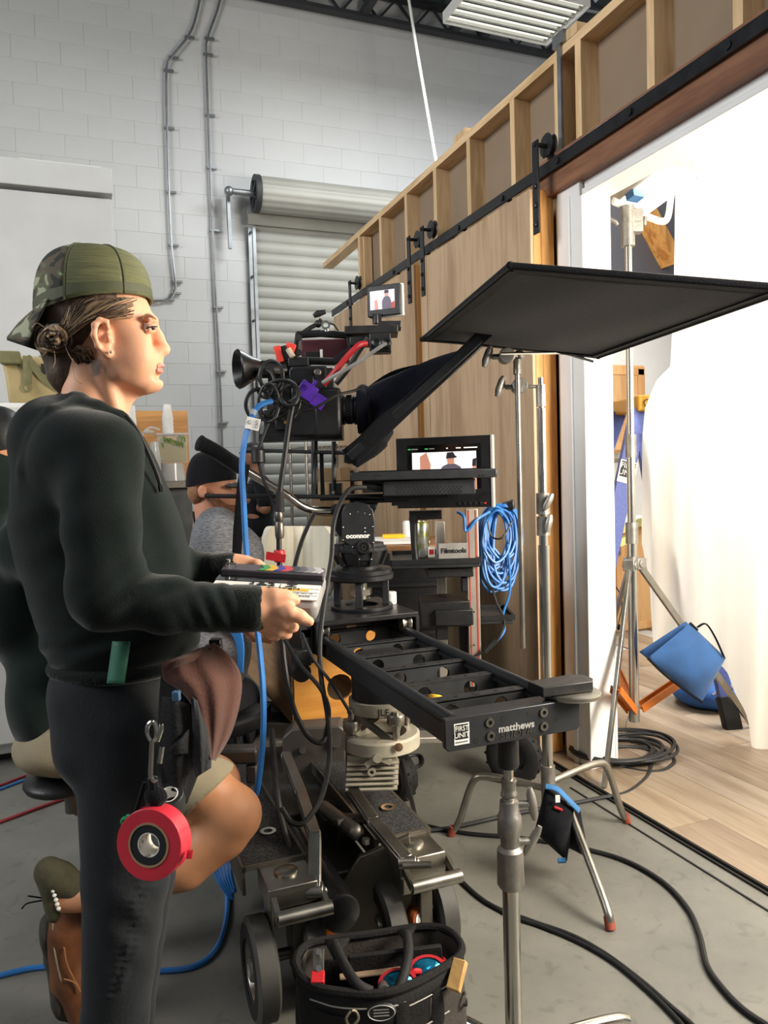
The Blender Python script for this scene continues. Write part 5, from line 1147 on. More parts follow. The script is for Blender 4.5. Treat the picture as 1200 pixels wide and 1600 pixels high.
b = MB(); b.tube(cr([PA(222, 690, 1, 4.6), PA(224, 676, 1, 4.6), PA(236, 668, 1, 4.6), PA(250, 672, 1, 4.6)], 6), .006, 8); b.sph(PA(232, 675, 1, 4.6), (.035, .02, .012)); b.tube([PA(222, 690, 1, 4.6), PA(224, 751, 1, 4.6)], .006, 8)
tag(b.build('glass_ladle', M['clear']), 'small clear glass ladle beside the drink dispenser', 'ladle')
# metro rack with cartons
rk = thing('wire_rack', 'chrome wire shelf rack with cartons behind the camera', 'rack', PA(520, 760, 1, 5.2)*1)
yk_ = 5.3; xl2, xr2 = PA(478, 700, 1, yk_).x, PA(556, 700, 1, yk_).x+.0
for x in (xl2, xr2):
    for y in (yk_, yk_+.45): MB().cyl((x, y, 0), (x, y, PA(478, 690, 1, yk_).z), .0125, n=10).build('post', M['chrome'], rk, world=True)
zs_ = [PA(500, 697, 1, yk_).z, PA(500, 830, 1, yk_).z, .9, .25]
for z_ in zs_:
    b = MB()
    for k_ in range(16): b.cyl((xl2, yk_+.45*k_/15, z_), (xr2, yk_+.45*k_/15, z_), .003, n=5)
    for k_ in range(7): b.cyl((xl2+(xr2-xl2)*k_/6, yk_, z_-.02), (xl2+(xr2-xl2)*k_/6, yk_+.45, z_-.02), .003, n=5)
    for k_ in range(24): b.cyl((xl2+(xr2-xl2)*k_/24, yk_-.004, z_-.03), (xl2+(xr2-xl2)*(k_+1)/24, yk_-.004, z_+.0 if k_ % 2 else z_-.03), .003, n=5)
    b.build('wire_shelf', M['chrome'], rk, world=True, kind='stuff')
M['carton'] = pm('cardboard', 'a08563', .8, 0, .08, 6); M['cartonl'] = pm('cardboard_light', 'bba27c', .8, 0, .08, 6)
zq = zs_[1]+.004
for k_, (x0_, x1_, h_) in enumerate(((508, 545, .10), (508, 543, .13), (510, 545, .12), (509, 545, .10))):
    a_, c = PA(x0_, 800, 1, yk_+.03).x, PA(x1_, 800, 1, yk_+.03).x+.02
    t = thing('carton', ['lowest cardboard carton of the pile on the wire rack', 'second cardboard carton up in the pile on the wire rack', 'third cardboard carton up in the pile on the wire rack', 'topmost cardboard carton of the pile on the wire rack'][k_], 'carton', ((a_+c)/2, yk_+.2, zq), group='cartons on the wire rack')
    b = MB(); b.box((0, 0, h_/2), (c-a_, .34, h_-.004)); b.build('box', M['carton'] if k_ % 2 else M['cartonl'], t, bevel=.003)
    b = MB(); b.box((0, -.171, h_/2), (.05, .002, h_-.01)); b.build('tape', M['cartonl'], t); zq += h_
# white ribbed chair
ch = thing('white_chair', 'off-white chair with a ribbed rounded backrest behind the slate', 'chair', (G(465, 1250).x, G(465, 1250).y, 0))
dch = 3.7; M['vinyl'] = pm('white_vinyl', 'd0ccbc', .45, 0, .04, 6, .05)
def chf(u, v):
    x = 414+104*u; yb, yt = 905, 822; ed = min(u, 1-u); yt2 = yt + (18*(1-min(1, ed/.14))**2); y = yb+(yt2-yb)*v
    dd = dch - .16*math.cos((u-.5)*PI*1.0)*-1 - .012*abs(math.sin(u*PI*7))
    return P(x, y, dd)
MB().grid(chf, 56, 10, .03).build('backrest', M['vinyl'], ch, world=True, sharp=70)
ctr = P(480, 905, dch+.1); b = MB(); b.box((ctr.x, ctr.y, ctr.z-.03), (.26, .30, .09), VR); b.build('seat', M['vinyl'], ch, world=True, bevel=.03)
b = MB(); b.cyl((ctr.x, ctr.y, .08), (ctr.x, ctr.y, ctr.z-.07), .03, n=14)
b.build('column', M['black'], ch, world=True)
for k_ in range(5):
    a_ = k_*2*PI/5; MB().bar((ctr.x, ctr.y, .10), (ctr.x+.28*math.cos(a_), ctr.y+.28*math.sin(a_), .06), .04, .03).build('leg', M['black'], ch, world=True)
    MB().sph((ctr.x+.28*math.cos(a_), ctr.y+.28*math.sin(a_), .03), .03, nu=10, nv=7).build('caster', M['black'], ch, world=True)
# ================================================================== VIDEO CART BEHIND THE SLIDER
ct = thing('video_cart', 'black and silver video cart with trays and the lettered plate beside the barn door', 'cart', (G(700, 1225).x, G(700, 1225).y, 0))
M['alup'] = pm('cart_aluminium', 'b9b2a6', .4, .6, .08, 10); M['redline'] = pm('red_line', 'c0392f', .5)
def post(x0, x1, y0, y1, d):
    b = MB(); bx(b, x0, y0, x1, y1, d, .04); return b.build('post', M['alup'], ct, world=True, bevel=.002)
p_ = post(731, 750, 795, 1075, 2.98); b = MB()
for x in (735, 746): bx(b, x-.9, 797, x+.9, 1073, 2.9785, .002)
b.build('red_stripe', M['redline'], p_, world=True)
b = MB()
for k_ in range(5): b.cyl(P(740.5, 800+k_*52, 2.979), P(740.5, 800+k_*52, 2.977), .004, n=8)
b.build('hole', M['ink'], p_, world=True, kind='stuff')
post(684, 698, 815, 1075, 3.28); post(800, 806, 900, 1000, 3.3) if False else None
# top tray
def tray(x0, x1, yt, yb, d, dep, name='tray'):
    b = MB(); bx(b, x0, yt, x1, yb, d, dep); o = b.build(name, M['anod'], ct, world=True, bevel=.004)
    c = P((x0+x1)/2, yt, d)+AY*dep/2; b = MB(); w_ = rpx(x1-x0, d)
    for s_ in (-1, 1): b.box(c+AX*s_*w_/2+V((0, 0, .006)), (.01, dep, .02), VR)
    b.box(c-AY*dep/2+V((0, 0, .006)), (w_, .01, .02), VR); b.box(c+AY*dep/2+V((0, 0, .006)), (w_, .01, .02), VR); b.build('tray_lip', M['black'], o, world=True)
    return o
tray(612, 751, 880, 888, 2.93, .36)
b = MB(); bx(b, 668, 888, 740, 902, 2.96, .3); bx(b, 722, 902, 742, 925, 2.98, .05); b.build('tray_bracket', M['black'], ct, world=True, bevel=.003)
b = MB(); bx(b, 657, 940, 736, 980, 2.96, .2); bx(b, 680, 953, 740, 978, 2.94, .05); b.build('device_box', M['black'], ct, world=True, bevel=.004)
b = MB(); bx(b, 683, 978, 700, 1000, 2.98, .08); b.build('device_bracket', M['black'], ct, world=True)
tray(738, 803, 968, 976, 3.0, .24, 'side_shelf')
b = MB(); bx(b, 720, 980, 738, 1075, 3.06, .06); b.build('lower_leg', M['black'], ct, world=True)
b = MB(); bx(b, 395, 1156, 690, 1166, 2.86, .62); b.build('base_deck', M['alup'], ct, world=True, bevel=.004)
b = MB(); bx(b, 620, 1085, 682, 1154, 2.95, .3); bd_ = b.build('storage_bin', M['black'], ct, world=True, bevel=.004)
b = MB()
for k_ in range(3): bx(b, 618, 1098+k_*20, 684, 1102+k_*20, 2.94, .012)
b.build('bin_bar', M['joist'], bd_, world=True)
b = MB(); bx(b, 402, 1105, 420, 1145, 3.0, .06); bx(b, 425, 1112, 438, 1146, 3.0, .06); b.build('canister', M['black'], ct, world=True)
b = MB(); bx(b, 398, 1130, 470, 1156, 2.95, .3); b.build('steel_case', M['steel'], ct, world=True, bevel=.004)
for x, y, d in ((803, 1180, 3.2), (615, 1212, 3.05)):
    q = P(x, y, d); r_ = q.z+.001; R_ = frame((.75, .66, 0) if x > 700 else (.9, .43, 0)); q = V((q.x, q.y, r_))
    b = MB(); b.lathe([(r_*.5, -.035), (r_*.75, -.042), (r_*.94, -.032), (r_, -.012), (r_, .012), (r_*.94, .032), (r_*.75, .042), (r_*.5, .035), (r_*.5, -.035)], q, R_, 36); t_ = b.build('tyre', M['rubber'], ct, world=True)
    b = MB(); b.lathe([(0, -.028), (.018, -.03), (.02, -.018), (r_*.45, -.02), (r_*.52, -.034), (r_*.52, .034), (r_*.45, .02), (.02, .018), (0, .028)], q, R_, 28); b.build('rim', M['joist'], t_, world=True)
    b = MB()
    for k_ in range(36):
        a_ = 2*PI*k_/36; b.box(q+R_ @ V((r_*math.cos(a_), r_*math.sin(a_), .012*(1 if k_ % 2 else -1))), (.006, .008, .022), R_ @ rz(a_))
    b.build('tread', M['rubber'], t_, world=True, kind='stuff')
b = MB(); bx(b, 736, 1075, 756, 1160, 3.05, .05); b.box(P(797, 1150, 3.3), (.05, .05, .1), VR); b.build('wheel_bracket', M['black'], ct, world=True)
# lettered plate
b = MB(); bx(b, 685, 849, 733, 873, 2.97, .02, VR); fp_ = b.build('lettered_plate', pm('plate_grey', '8f8d89', .5), ct, world=True, bevel=.002); text('lettering', 'Filmtools', .0265, P(709, 860.5, 2.968), RV, M['ink'], fp_, True, bold=.0004)
# monitor arm
b = MB(); b.tube([P(650, 882, 2.98), P(647, 850, 2.98), P(646, 815, 2.98), P(650, 800, 2.98)], [.014, .013, .016, .016], 10); bx(b, 640, 798, 690, 812, 2.96, .06); b.cyl(P(646, 812, 2.95), P(646, 812, 3.0), .018, n=12); b.build('monitor_arm', M['black'], ct, world=True)
b = MB(); b.cyl(P(770, 792, 3.06), P(795, 791, 3.06), .008, n=10); b.cyl(P(785, 791, 3.06), P(800, 790, 3.06), .014, .024, n=16); b.sph(P(800, 790, 3.06), (.012, .012, .025), nu=12, nv=8); b.build('cable_hook', M['black'], ct, world=True)
# director monitor
dmn = thing('upright_monitor', 'black upright field monitor on the cart showing a man in a cap from behind', 'monitor', P(690, 795, 2.85))
Rm2 = rz(math.radians(-21.4-16)); mc = P(692, 738, 2.84)
def m2(b, x, z, sx, sz, y0, th): return b.box(mc+Rm2 @ V((x, y0+th/2, z)), (sx, th, sz), Rm2)
b = MB(); m2(b, 0, 0, .355, .262, 0, .03); b.build('bezel', M['black'], dmn, world=True, bevel=.003)
b = MB(); m2(b, .181, 0, .010, .265, -.002, .045); b.build('side_rail', M['lightgrey'], dmn, world=True, bevel=.002)
b = MB(); m2(b, .005, .02, .275, .165, -.001, .001); s2 = b.build('screen', M['scr_off'], dmn, world=True)
def F2(pts, m, name, dz): return fl(pts, m, name, mc, Rm2, dz, s2)
F2([(-.115, -.065), (-.115, .075), (.125, .075), (.125, -.065)], M['scr_wht'], 'screen_picture', .0015)
F2([(-.02, -.065), (-.015, .0), (.0, .022), (.018, .03), (.048, .03), (.066, .02), (.078, -.005), (.082, -.065)], M['scr_shirt'], 'screen_figure', .0022)
F2([(.02, .03), (.016, .055), (.044, .055), (.044, .03)], M['scr_skin'], 'screen_head', .0022)
F2([(.014, .05), (.018, .072), (.040, .074), (.048, .06), (.056, .056), (.05, .052)], M['scr_dk'], 'screen_cap', .0028)
F2([(-.085, -.065), (-.085, .06), (-.06, .075), (-.045, .03), (-.05, -.065)], M['scr_skin'], 'screen_figure', .0020)
F2([(.112, -.065), (.112, .03), (.125, .045), (.125, -.065)], M['scr_skin'], 'screen_figure', .0022)
F2([(.110, .02), (.112, .045), (.125, .05), (.125, .02)], M['scr_dk'], 'screen_hair', .0026)
for cx_ in (-.032, .094, -.005, .118): F2([(cx_-.012, -.02), (cx_, .0), (cx_+.012, -.02), (cx_, -.04)], M['scr_dk'], 'screen_ornament', .0019)
M['scr_grn'] = emis('screen_green', '3fae5a', .8)
for cx_, w_, m_ in ((-.125, .010, 'scr_grn'), (-.105, .025, 'lightgrey'), (-.06, .012, 'scr_grn'), (-.04, .02, 'lightgrey'), (.018, .006, 'scr_wht'), (.06, .018, 'scr_wht'), (.105, .05, 'scr_wht')): F2([(cx_-w_/2, .086), (cx_+w_/2, .086), (cx_+w_/2, .090), (cx_-w_/2, .090)], M[m_], 'screen_readout', .0018)
b = MB()
for k_ in range(5): m2(b, .06+.02*k_, -.116, .010, .010, -.003, .004)
b.build('button', M['anod'], dmn, world=True, each=True)
b = MB(); m2(b, .155, -.116, .006, .004, -.002, .002); b.build('red_lamp', emis('red_lamp', 'ff3020', 1.5), dmn, world=True)
b = MB(); m2(b, 0, 0, .12, .12, .03, .05); b.build('vesa_block', M['black'], dmn, world=True)
# can and small box on the tray
cn = thing('drink_can', 'green and silver drink can standing on the cart tray', 'can', P(660, 878, 3.12)); q = P(660, 866, 3.12); tz = P(612, 880, 2.93).z
M['can'] = pm('can_print', '9aa05a', .3, .7, .2, 30, col2='c8c8c4', ramp=(.45, .55))
b = MB(); h_ = .145; b.lathe([(.024, 0), (.029, .008), (.029, h_-.012), (.024, h_-.002), (.022, h_), (.021, h_-.005), (0, h_-.005)], (q.x, q.y, tz), n=24); b.build('can_body', M['can'], cn, world=True)
sbx = thing('small_carton', 'tiny white and red carton beside the drink can', 'carton', (P(674, 866, 3.10).x, P(674, 866, 3.10).y, tz)); b = MB(); b.box((0, 0, .021), (.028, .02, .042), VR); c_b = b.build('box', M['paper'], sbx, bevel=.001); b = MB(); b.box(AY*-.0105+V((0, 0, .022)), (.018, .001, .02), VR); b.build('red_panel', M['red'], c_b)
# blue cable hank on the hook
cb_ = thing('cable_coil', 'bright blue coiled cable hanging from the cart hook', 'cable coil', P(785, 800, 3.06))
for k_ in range(22):
    cx_ = 781+random.uniform(-12, 9); hw = random.uniform(17, 29); yt_ = 792+random.uniform(-4, 6); yb_ = random.uniform(868, 925); d_ = 3.02+random.uniform(0, .1); sk = random.uniform(-4, 8)
    pts = [(cx_, yt_), (cx_+hw*.75, yt_+14), (cx_+hw, (yt_+yb_)/2), (cx_+hw*.7, yb_-14), (cx_-sk*.3, yb_), (cx_-hw*.75, yb_-16), (cx_-hw, (yt_+yb_)/2+8), (cx_-hw*.7, yt_+16)]
    MB().tube(cr([P(x, y, d_+.02*math.sin(i)) for i, (x, y) in enumerate(pts)], 5, True), .0058, 7, True).build('loop', M['bluecable'], cb_, world=True)
b = MB(); b.tube(cr([P(762, 815, 3.0), P(768, 838, 2.99), P(785, 840, 2.98), P(800, 815, 3.0)], 6), .004, 6); b.build('tie', M['cable'], cb_, world=True)
def cab(pts, r, m, lab, n=6, name='cable'):
    return tag(MB().tube(cr([P(*p) for p in pts], n), r, 8).build(name, m), lab, 'cable')
cab([(793, 850, 3.03), (797, 920, 3.02), (786, 960, 3.02), (788, 985, 3.0), (775, 1003, 2.98)], .005, M['bluecable'], 'single blue cable dropping from the blue coil to the black plug')
cab([(760, 860, 3.05), (772, 930, 3.02), (788, 968, 3.0), (783, 990, 2.98), (770, 1008, 2.97), (748, 1022, 2.97), (728, 1030, 2.97)], .005, M['cable'], 'black cable with inline plug hanging beside the red striped cart post')
tag(MB().tube([P(775, 1000, 2.97), P(757, 1018, 2.97)], [.013, .011], 10).build('inline_plug', M['rubber']), 'black inline plug at the end of the dangling blue cable', 'plug')
cab([(715, 800, 2.98), (725, 808, 2.96), (728, 830, 2.96), (745, 812, 2.96), (765, 800, 3.0)], .006, M['bluecable'], 'blue cable looping from the monitor to the cable coil')
# tool bench
wbn = thing('tool_bench', 'black tool chest with a wooden top behind the tripod head', 'tool chest', (G(640, 1200).x+.2, 3.9, 0))
DB = 3.55
b = MB(); bx(b, 560, 863, 700, 1100, DB, .5); b.build('cabinet', M['black'], wbn, world=True, bevel=.004)
b = MB(); bx(b, 555, 853, 704, 864, DB-.02, .54); b.build('wood_top', woodmat('bench_top', 'a8794e', '855c38', 'X', 5, 5), wbn, world=True, bevel=.003)
for k_ in range(3): b = MB(); bx(b, 563, 868+k_*60, 697, 924+k_*60, DB-.012, .012); d_ = b.build('drawer', M['black'], wbn, world=True, bevel=.002); b = MB(); bx(b, 575, 912+k_*60, 690, 917+k_*60, DB-.02, .012); b.build('drawer_pull', M['anod'], d_, world=True)
text('lettering', 'HUSKY', .036, P(592, 876, DB-.0125), RV, M['lightgrey'], bpy.data.objects['drawer'], True, bold=.0006)
zt2 = P(600, 853, DB-.02).z
tag(MB().box(P(627, 848, DB+.2)+V((0, 0, 0)), (.26, .3, .012), VR).build('paper_stack', M['paper']), 'loose white paper stack lying on the wooden bench top', 'paper').location.z = zt2+.006-P(627, 848, DB+.2).z
q = P(615, 842, DB+.25); tag(MB().box((q.x, q.y, zt2+.022), (.11, .06, .02), VR).build('yellow_case', M['yellow'], bevel=.004), 'small yellow case lying on the papers on the bench', 'case')
q = P(640, 840, DB+.35); tag(MB().lathe([(.03, 0), (.033, .004), (.033, .08), (.028, .09), (0, .09)], (q.x, q.y, zt2)).build('white_tub', M['whitep']), 'white tub standing at the back of the bench', 'tub')
# ================================================================== PEOPLE
class SDF:
    def __init__(s): s.p = []
    def cap(s, a, b, ra, rb=None, k=.02, op='u'): s.p.append(('c', V(a), V(b), ra, ra if rb is None else rb, k, op)); return s
    def chain(s, pts, rs, k=.02, op='u'):
        for i in range(len(pts)-1): s.cap(pts[i], pts[i+1], rs[i], rs[i+1], k if i == 0 else min(k, .012), op)
        return s
    def ell(s, c, r, k=.02, R=None, op='u'): s.p.append(('e', V(c), V(r), R or VR, k, op)); return s
    def field(s, h, lo=None, hi=None, disp=None):
        los, his = [], []
        for q in s.p:
            if q[-1] != 'u': continue
            if q[0] == 'c': m = max(q[3], q[4]); los.append([min(q[1][i], q[2][i])-m for i in range(3)]); his.append([max(q[1][i], q[2][i])+m for i in range(3)])
            else: m = max(q[2]); los.append([q[1][i]-m for i in range(3)]); his.append([q[1][i]+m for i in range(3)])
        L = np.min(los, 0)-3*h; H = np.max(his, 0)+3*h
        n = np.ceil((H-L)/h).astype(int)+1; F = np.full(n, 1.0, np.float32)
        ax = [(L[i]+h*np.arange(n[i])).astype(np.float32) for i in range(3)]
        for q in s.p:
            k = q[-2]
            if q[0] == 'c': m = max(q[3], q[4])+k+3*h; lo_ = [min(q[1][i], q[2][i])-m for i in range(3)]; hi_ = [max(q[1][i], q[2][i])+m for i in range(3)]
            else: m = max(q[2])*1.05+k+3*h; lo_ = [q[1][i]-m for i in range(3)]; hi_ = [q[1][i]+m for i in range(3)]
            a = [max(0, int((lo_[i]-L[i])/h)) for i in range(3)]; b = [min(n[i], int((hi_[i]-L[i])/h)+2) for i in range(3)]
            if any(b[i] <= a[i] for i in range(3)): continue
            sl_ = tuple(slice(a[i], b[i]) for i in range(3))
            X = ax[0][sl_[0]][:, None, None]; Y = ax[1][sl_[1]][None, :, None]; Z = ax[2][sl_[2]][None, None, :]
            if q[0] == 'c':
                A, d = q[1], q[2]-q[1]; dd = max(d.dot(d), 1e-10)
                t = np.clip(((X-A.x)*d.x+(Y-A.y)*d.y+(Z-A.z)*d.z)/dd, 0, 1)
                D = np.sqrt((X-A.x-t*d.x)**2+(Y-A.y-t*d.y)**2+(Z-A.z-t*d.z)**2)-(q[3]+t*(q[4]-q[3]))
            else:
                R = q[3].transposed(); c, r = q[1], q[2]; x, y, z = X-c.x, Y-c.y, Z-c.z
                u = [(R[i][0]*x+R[i][1]*y+R[i][2]*z) for i in range(3)]
                k0 = np.sqrt(sum((u[i]/r[i])**2 for i in range(3))); k1 = np.sqrt(sum((u[i]/r[i]**2)**2 for i in range(3)))+1e-9
                D = k0*(k0-1)/k1
            S = F[sl_]
            if q[-1] == 'u': hh = np.clip(.5+.5*(S-D)/k, 0, 1); F[sl_] = S+(D-S)*hh-k*hh*(1-hh)
            else: hh = np.clip(.5-.5*(S+D)/k, 0, 1); F[sl_] = S+(-D-S)*hh+k*hh*(1-hh)
        if disp is not None:
            X, Y, Z = np.meshgrid(*ax, indexing='ij', sparse=True)
            F = F+disp(X, Y, Z).astype(np.float32)
        return F, L, h
    def mesh(s, h, disp=None): return nets(*s.field(h, disp=disp))
def nets(F, L, h):
    s = F < 0; n = F.shape
    c = [s[i:n[0]-1+i, j:n[1]-1+j, k:n[2]-1+k] for i in (0, 1) for j in (0, 1) for k in (0, 1)]
    cnt = sum(x.astype(np.int8) for x in c); I = np.argwhere((cnt > 0) & (cnt < 8))
    if len(I) == 0: return np.zeros((0, 3)), []
    idx = -np.ones([q-1 for q in n], np.int32); idx[tuple(I.T)] = np.arange(len(I))
    acc = np.zeros((len(I), 3)); w = np.zeros(len(I))
    off = [(i, j, k) for i in (0, 1) for j in (0, 1) for k in (0, 1)]
    for a in range(8):
        for ax in range(3):
            if off[a][ax]: continue
            b = list(off[a]); b[ax] = 1
            fa = F[I[:, 0]+off[a][0], I[:, 1]+off[a][1], I[:, 2]+off[a][2]]; fb = F[I[:, 0]+b[0], I[:, 1]+b[1], I[:, 2]+b[2]]
            m = (fa < 0) != (fb < 0); t = np.where(m, fa/np.where(m, fa-fb, 1), 0)
            for d in range(3): acc[:, d] += m*(off[a][d]+(t if d == ax else 0))
            w += m
    Vv = (I+acc/w[:, None])*h+L
    fs = []
    for ax in range(3):
        o1, o2 = (ax+1) % 3, (ax+2) % 3
        sl0 = [slice(1, n[d]-1) for d in range(3)]; sl0[ax] = slice(0, n[ax]-1); sl1 = list(sl0); sl1[ax] = slice(1, n[ax])
        s0, s1 = s[tuple(sl0)], s[tuple(sl1)]; E = np.argwhere(s0 != s1); inside = s0[tuple(E.T)]
        for d in range(3):
            if d != ax: E[:, d] += 1
        q = []
        for da, db in ((0, 0), (-1, 0), (-1, -1), (0, -1)):
            e = E.copy(); e[:, o1] += da; e[:, o2] += db; q.append(idx[tuple(e.T)])
        q = np.stack(q, 1); q[~inside] = q[~inside][:, ::-1]; fs.append(q)
    return Vv, np.concatenate(fs)
def sdfobj(name, parts, mats, parent, smooth=0, mask=None):
    "parts: list of (verts, faces); joined as one mesh object in world space under parent"
    vs, fs, o = [], [], 0
    for a, f in parts:
        if len(a) == 0: continue
        vs.append(a); fs.append(f+o); o += len(a)
    vs = np.concatenate(vs); fs = np.concatenate(fs)
    im = np.array(MW[parent.name].inverted()); vl = vs @ im[:3, :3].T+im[:3, 3]
    me = bpy.data.meshes.new(name); me.from_pydata(vl.tolist(), [], fs.tolist())
    for m in (mats if isinstance(mats, list) else [mats]): me.materials.append(m)
    if mask is not None: me.polygons.foreach_set('material_index', mask(vs[fs].mean(1)).astype(np.int32))
    me.shade_smooth(); ob = bpy.data.objects.new(name, me); COL.objects.link(ob); ob.parent = parent; MW[ob.name] = MW[parent.name].copy()
    if smooth: m = ob.modifiers.new('smooth', 'SMOOTH'); m.iterations = smooth; m.factor = .5
    return ob
def pxy(X, Y, Z):
    d = FW.x*X+FW.y*Y+FW.z*(Z-1.3); return 600+FPX*(RT.x*X+RT.y*Y+RT.z*(Z-1.3))/d, 800-FPX*(UP.x*X+UP.y*Y+UP.z*(Z-1.3))/d
def skinmat(name, col, blot=None):
    m = pm(name, col, .5, 0, .05, 14, .06, 120, sub=.12, spec=.35)
    if blot:
        nt = m.node_tree; b = nt.nodes['Principled BSDF']; src = b.inputs['Base Color'].links[0].from_socket
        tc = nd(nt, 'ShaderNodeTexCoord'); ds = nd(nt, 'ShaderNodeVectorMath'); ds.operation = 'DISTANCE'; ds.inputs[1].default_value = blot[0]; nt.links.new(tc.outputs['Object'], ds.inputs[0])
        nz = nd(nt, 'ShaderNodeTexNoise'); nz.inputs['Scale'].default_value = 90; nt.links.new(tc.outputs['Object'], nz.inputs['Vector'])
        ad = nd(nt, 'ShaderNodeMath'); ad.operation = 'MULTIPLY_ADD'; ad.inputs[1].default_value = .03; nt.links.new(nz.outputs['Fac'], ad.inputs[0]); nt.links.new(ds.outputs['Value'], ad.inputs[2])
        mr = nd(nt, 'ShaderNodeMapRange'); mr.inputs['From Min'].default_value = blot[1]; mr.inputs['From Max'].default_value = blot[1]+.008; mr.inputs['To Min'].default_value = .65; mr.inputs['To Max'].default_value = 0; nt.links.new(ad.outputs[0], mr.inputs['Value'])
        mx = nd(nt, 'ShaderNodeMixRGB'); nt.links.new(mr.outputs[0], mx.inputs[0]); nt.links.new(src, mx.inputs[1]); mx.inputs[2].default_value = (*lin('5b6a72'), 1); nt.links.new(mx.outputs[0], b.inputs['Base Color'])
    return m
# ---------------------------------------------------------------- woman with the slate
WD = 1.38
wo = thing('person', 'person in profile in black hoodie and backwards camo cap holding a slate', 'person', (P(175, 1700, WD).x, P(175, 1700, WD).y, 0))
def wp(x, y, dz=0.0): return P(x, y, WD+dz)
def wr(r, dz=0.0): return r*(WD+dz)/FPX
def we(S, x, y, rx_, ry_, rz_, dz=0, k=.015, op='u', R=None): S.ell(wp(x, y, dz), (wr(rx_, dz), ry_, wr(rz_, dz)), k, R, op)
def wc(S, pts, rs, k=.015, op='u'): S.chain([wp(*p) for p in pts], [wr(r, p[2] if len(p) > 2 else 0) for r, p in zip(rs, pts)], k, op)
H = SDF()
we(H, 143, 485, 72, .072, 72); we(H, 190, 492, 43, .057, 44, k=.03); we(H, 193, 543, 46, .056, 54, k=.03)
for s_ in (-1, 1):
    we(H, 206, 545, 26, .018, 30, .043*s_, k=.03)
    wc(H, [(172, 560, .050*s_), (186, 583, .042*s_), (226, 601, .014*s_)], [13, 12, 11], k=.03)
    wc(H, [(232, 497, .036*s_), (241, 500, .012*s_)], [7, 6], k=.012)
    we(H, 246, 549, 8, .006, 7, .010*s_, k=.006)
    we(H, 243, 513, 6, .011, 5, .034*s_, k=.008, op='s')
    we(H, 214, 566, 20, .018, 24, .036*s_, k=.03)
we(H, 226, 574, 26, .030, 27, k=.02); we(H, 235, 600, 19, .020, 13, k=.016)
wc(H, [(239, 508), (247, 527), (256, 544)], [7, 7, 8], k=.014); we(H, 256.5, 547, 8, .009, 7, k=.008)
we(H, 244, 562, 8, .012, 9, k=.012)
we(H, 249, 589, 5, .02, 3.5, k=.008, op='s')
wc(H, [(150, 585), (145, 620), (138, 672)], [44, 43, 52], k=.03); wc(H, [(206, 604), (178, 640)], [11, 18], k=.03)
wc(H, [(160, 575, -.048), (186, 655, -.022)], [9, 8], k=.015)
for s_ in (-1, 1):
    e = .072*s_
    we(H, 160, 528, 13, .010, 24, e*.96, k=.01)
    wc(H, [(168, 512, e*1.06), (166, 503, e*1.10), (156, 500, e*1.16), (148, 508, e*1.22), (147, 524, e*1.22), (153, 541, e*1.15), (164, 553, e*1.06)], [4, 4, 4.2, 4.5, 4.5, 4.2, 4], k=.005)
    we(H, 168, 551, 6.5, .005, 8, e*1.03, k=.006)
    we(H, 162, 524, 7, .008, 11, e*1.13, k=.005, op='s')
    we(H, 170, 528, 4, .006, 6, e*1.06, k=.005)
headm = H.mesh(.0024)
HD = SDF()  # near hand and far hand
NZ = -.16
def hc(pts, rs, k=.010): wc(HD, pts, rs, k)
hc([(372, 951, NZ), (396, 950, NZ)], [27, 26]); hc([(396, 943, NZ), (428, 946, NZ)], [22, 17], .02); hc([(394, 960, NZ+.01), (420, 972, NZ+.01)], [21, 15], .02)
hc([(402, 934, NZ), (430, 932, NZ-.005), (447, 934, NZ+.0), (462, 938, NZ+.005)], [14, 11, 9.5, 7.5], .012)
hc([(426, 947, NZ-.004), (452, 956, NZ-.012), (468, 963, NZ-.006), (483, 971, NZ+.0)], [12.5, 10.5, 9.8, 8], .008)
hc([(422, 961, NZ+.004), (444, 972, NZ-.004), (453, 977, NZ+.012), (459, 980, NZ+.026)], [12, 10.5, 10, 8.5], .006)
hc([(416, 973, NZ+.01), (434, 984, NZ+.006), (443, 988, NZ+.02), (449, 991, NZ+.034)], [11, 10, 9.5, 8], .006)
hc([(408, 978, NZ+.024), (424, 990, NZ+.026), (432, 994, NZ+.040)], [10, 8.5, 7.5], .006)
NF = .05
hc([(345, 889, NF), (368, 885, NF)], [19, 18]); hc([(366, 885, NF), (388, 883, NF)], [16, 12], .015)
hc([(384, 880, NF-.005), (402, 884, NF-.012), (419, 892, NF-.02)], [10, 8.5, 6.5], .010)
for i in range(4): hc([(384, 890, NF+.008+.014*i), (400, 905, NF+.012+.014*i), (398, 918, NF-.005+.014*i)], [8.5, 7.8, 7], .006)
handm = HD.mesh(.0024)
B = SDF()
we(B, 140, 800, 95, .13, 150, k=.04); we(B, 178, 980, 70, .11, 120, k=.03); we(B, 178, 1090, 62, .11, 76, k=.03)
for s_ in (-1, 1): wc(B, [(188, 1130, .08*s_), (192, 1370, .085*s_), (174, 1600, .085*s_), (172, 1880, .085*s_)], [66, 54, 42, 30], .03)
wc(B, [(160, 708, -.14), (168, 922, -.19), (372, 951, NZ)], [44, 38, 26], .02); wc(B, [(150, 710, .14), (190, 900, .16), (350, 889, NF)], [45, 40, 18], .03)
wc(B, [(138, 660), (140, 760)], [46, 80], .03)
corem = B.mesh(.009)
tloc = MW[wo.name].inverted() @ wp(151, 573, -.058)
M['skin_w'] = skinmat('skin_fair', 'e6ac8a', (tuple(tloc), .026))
sdfobj('body', [headm, handm, corem], M['skin_w'], wo)
b = MB(); b.sph(wp(233, 513, -.033), wr(8.6), nu=18, nv=12); b.build('eye', pm('eye_white', 'e8e0da', .25), wo, world=True)
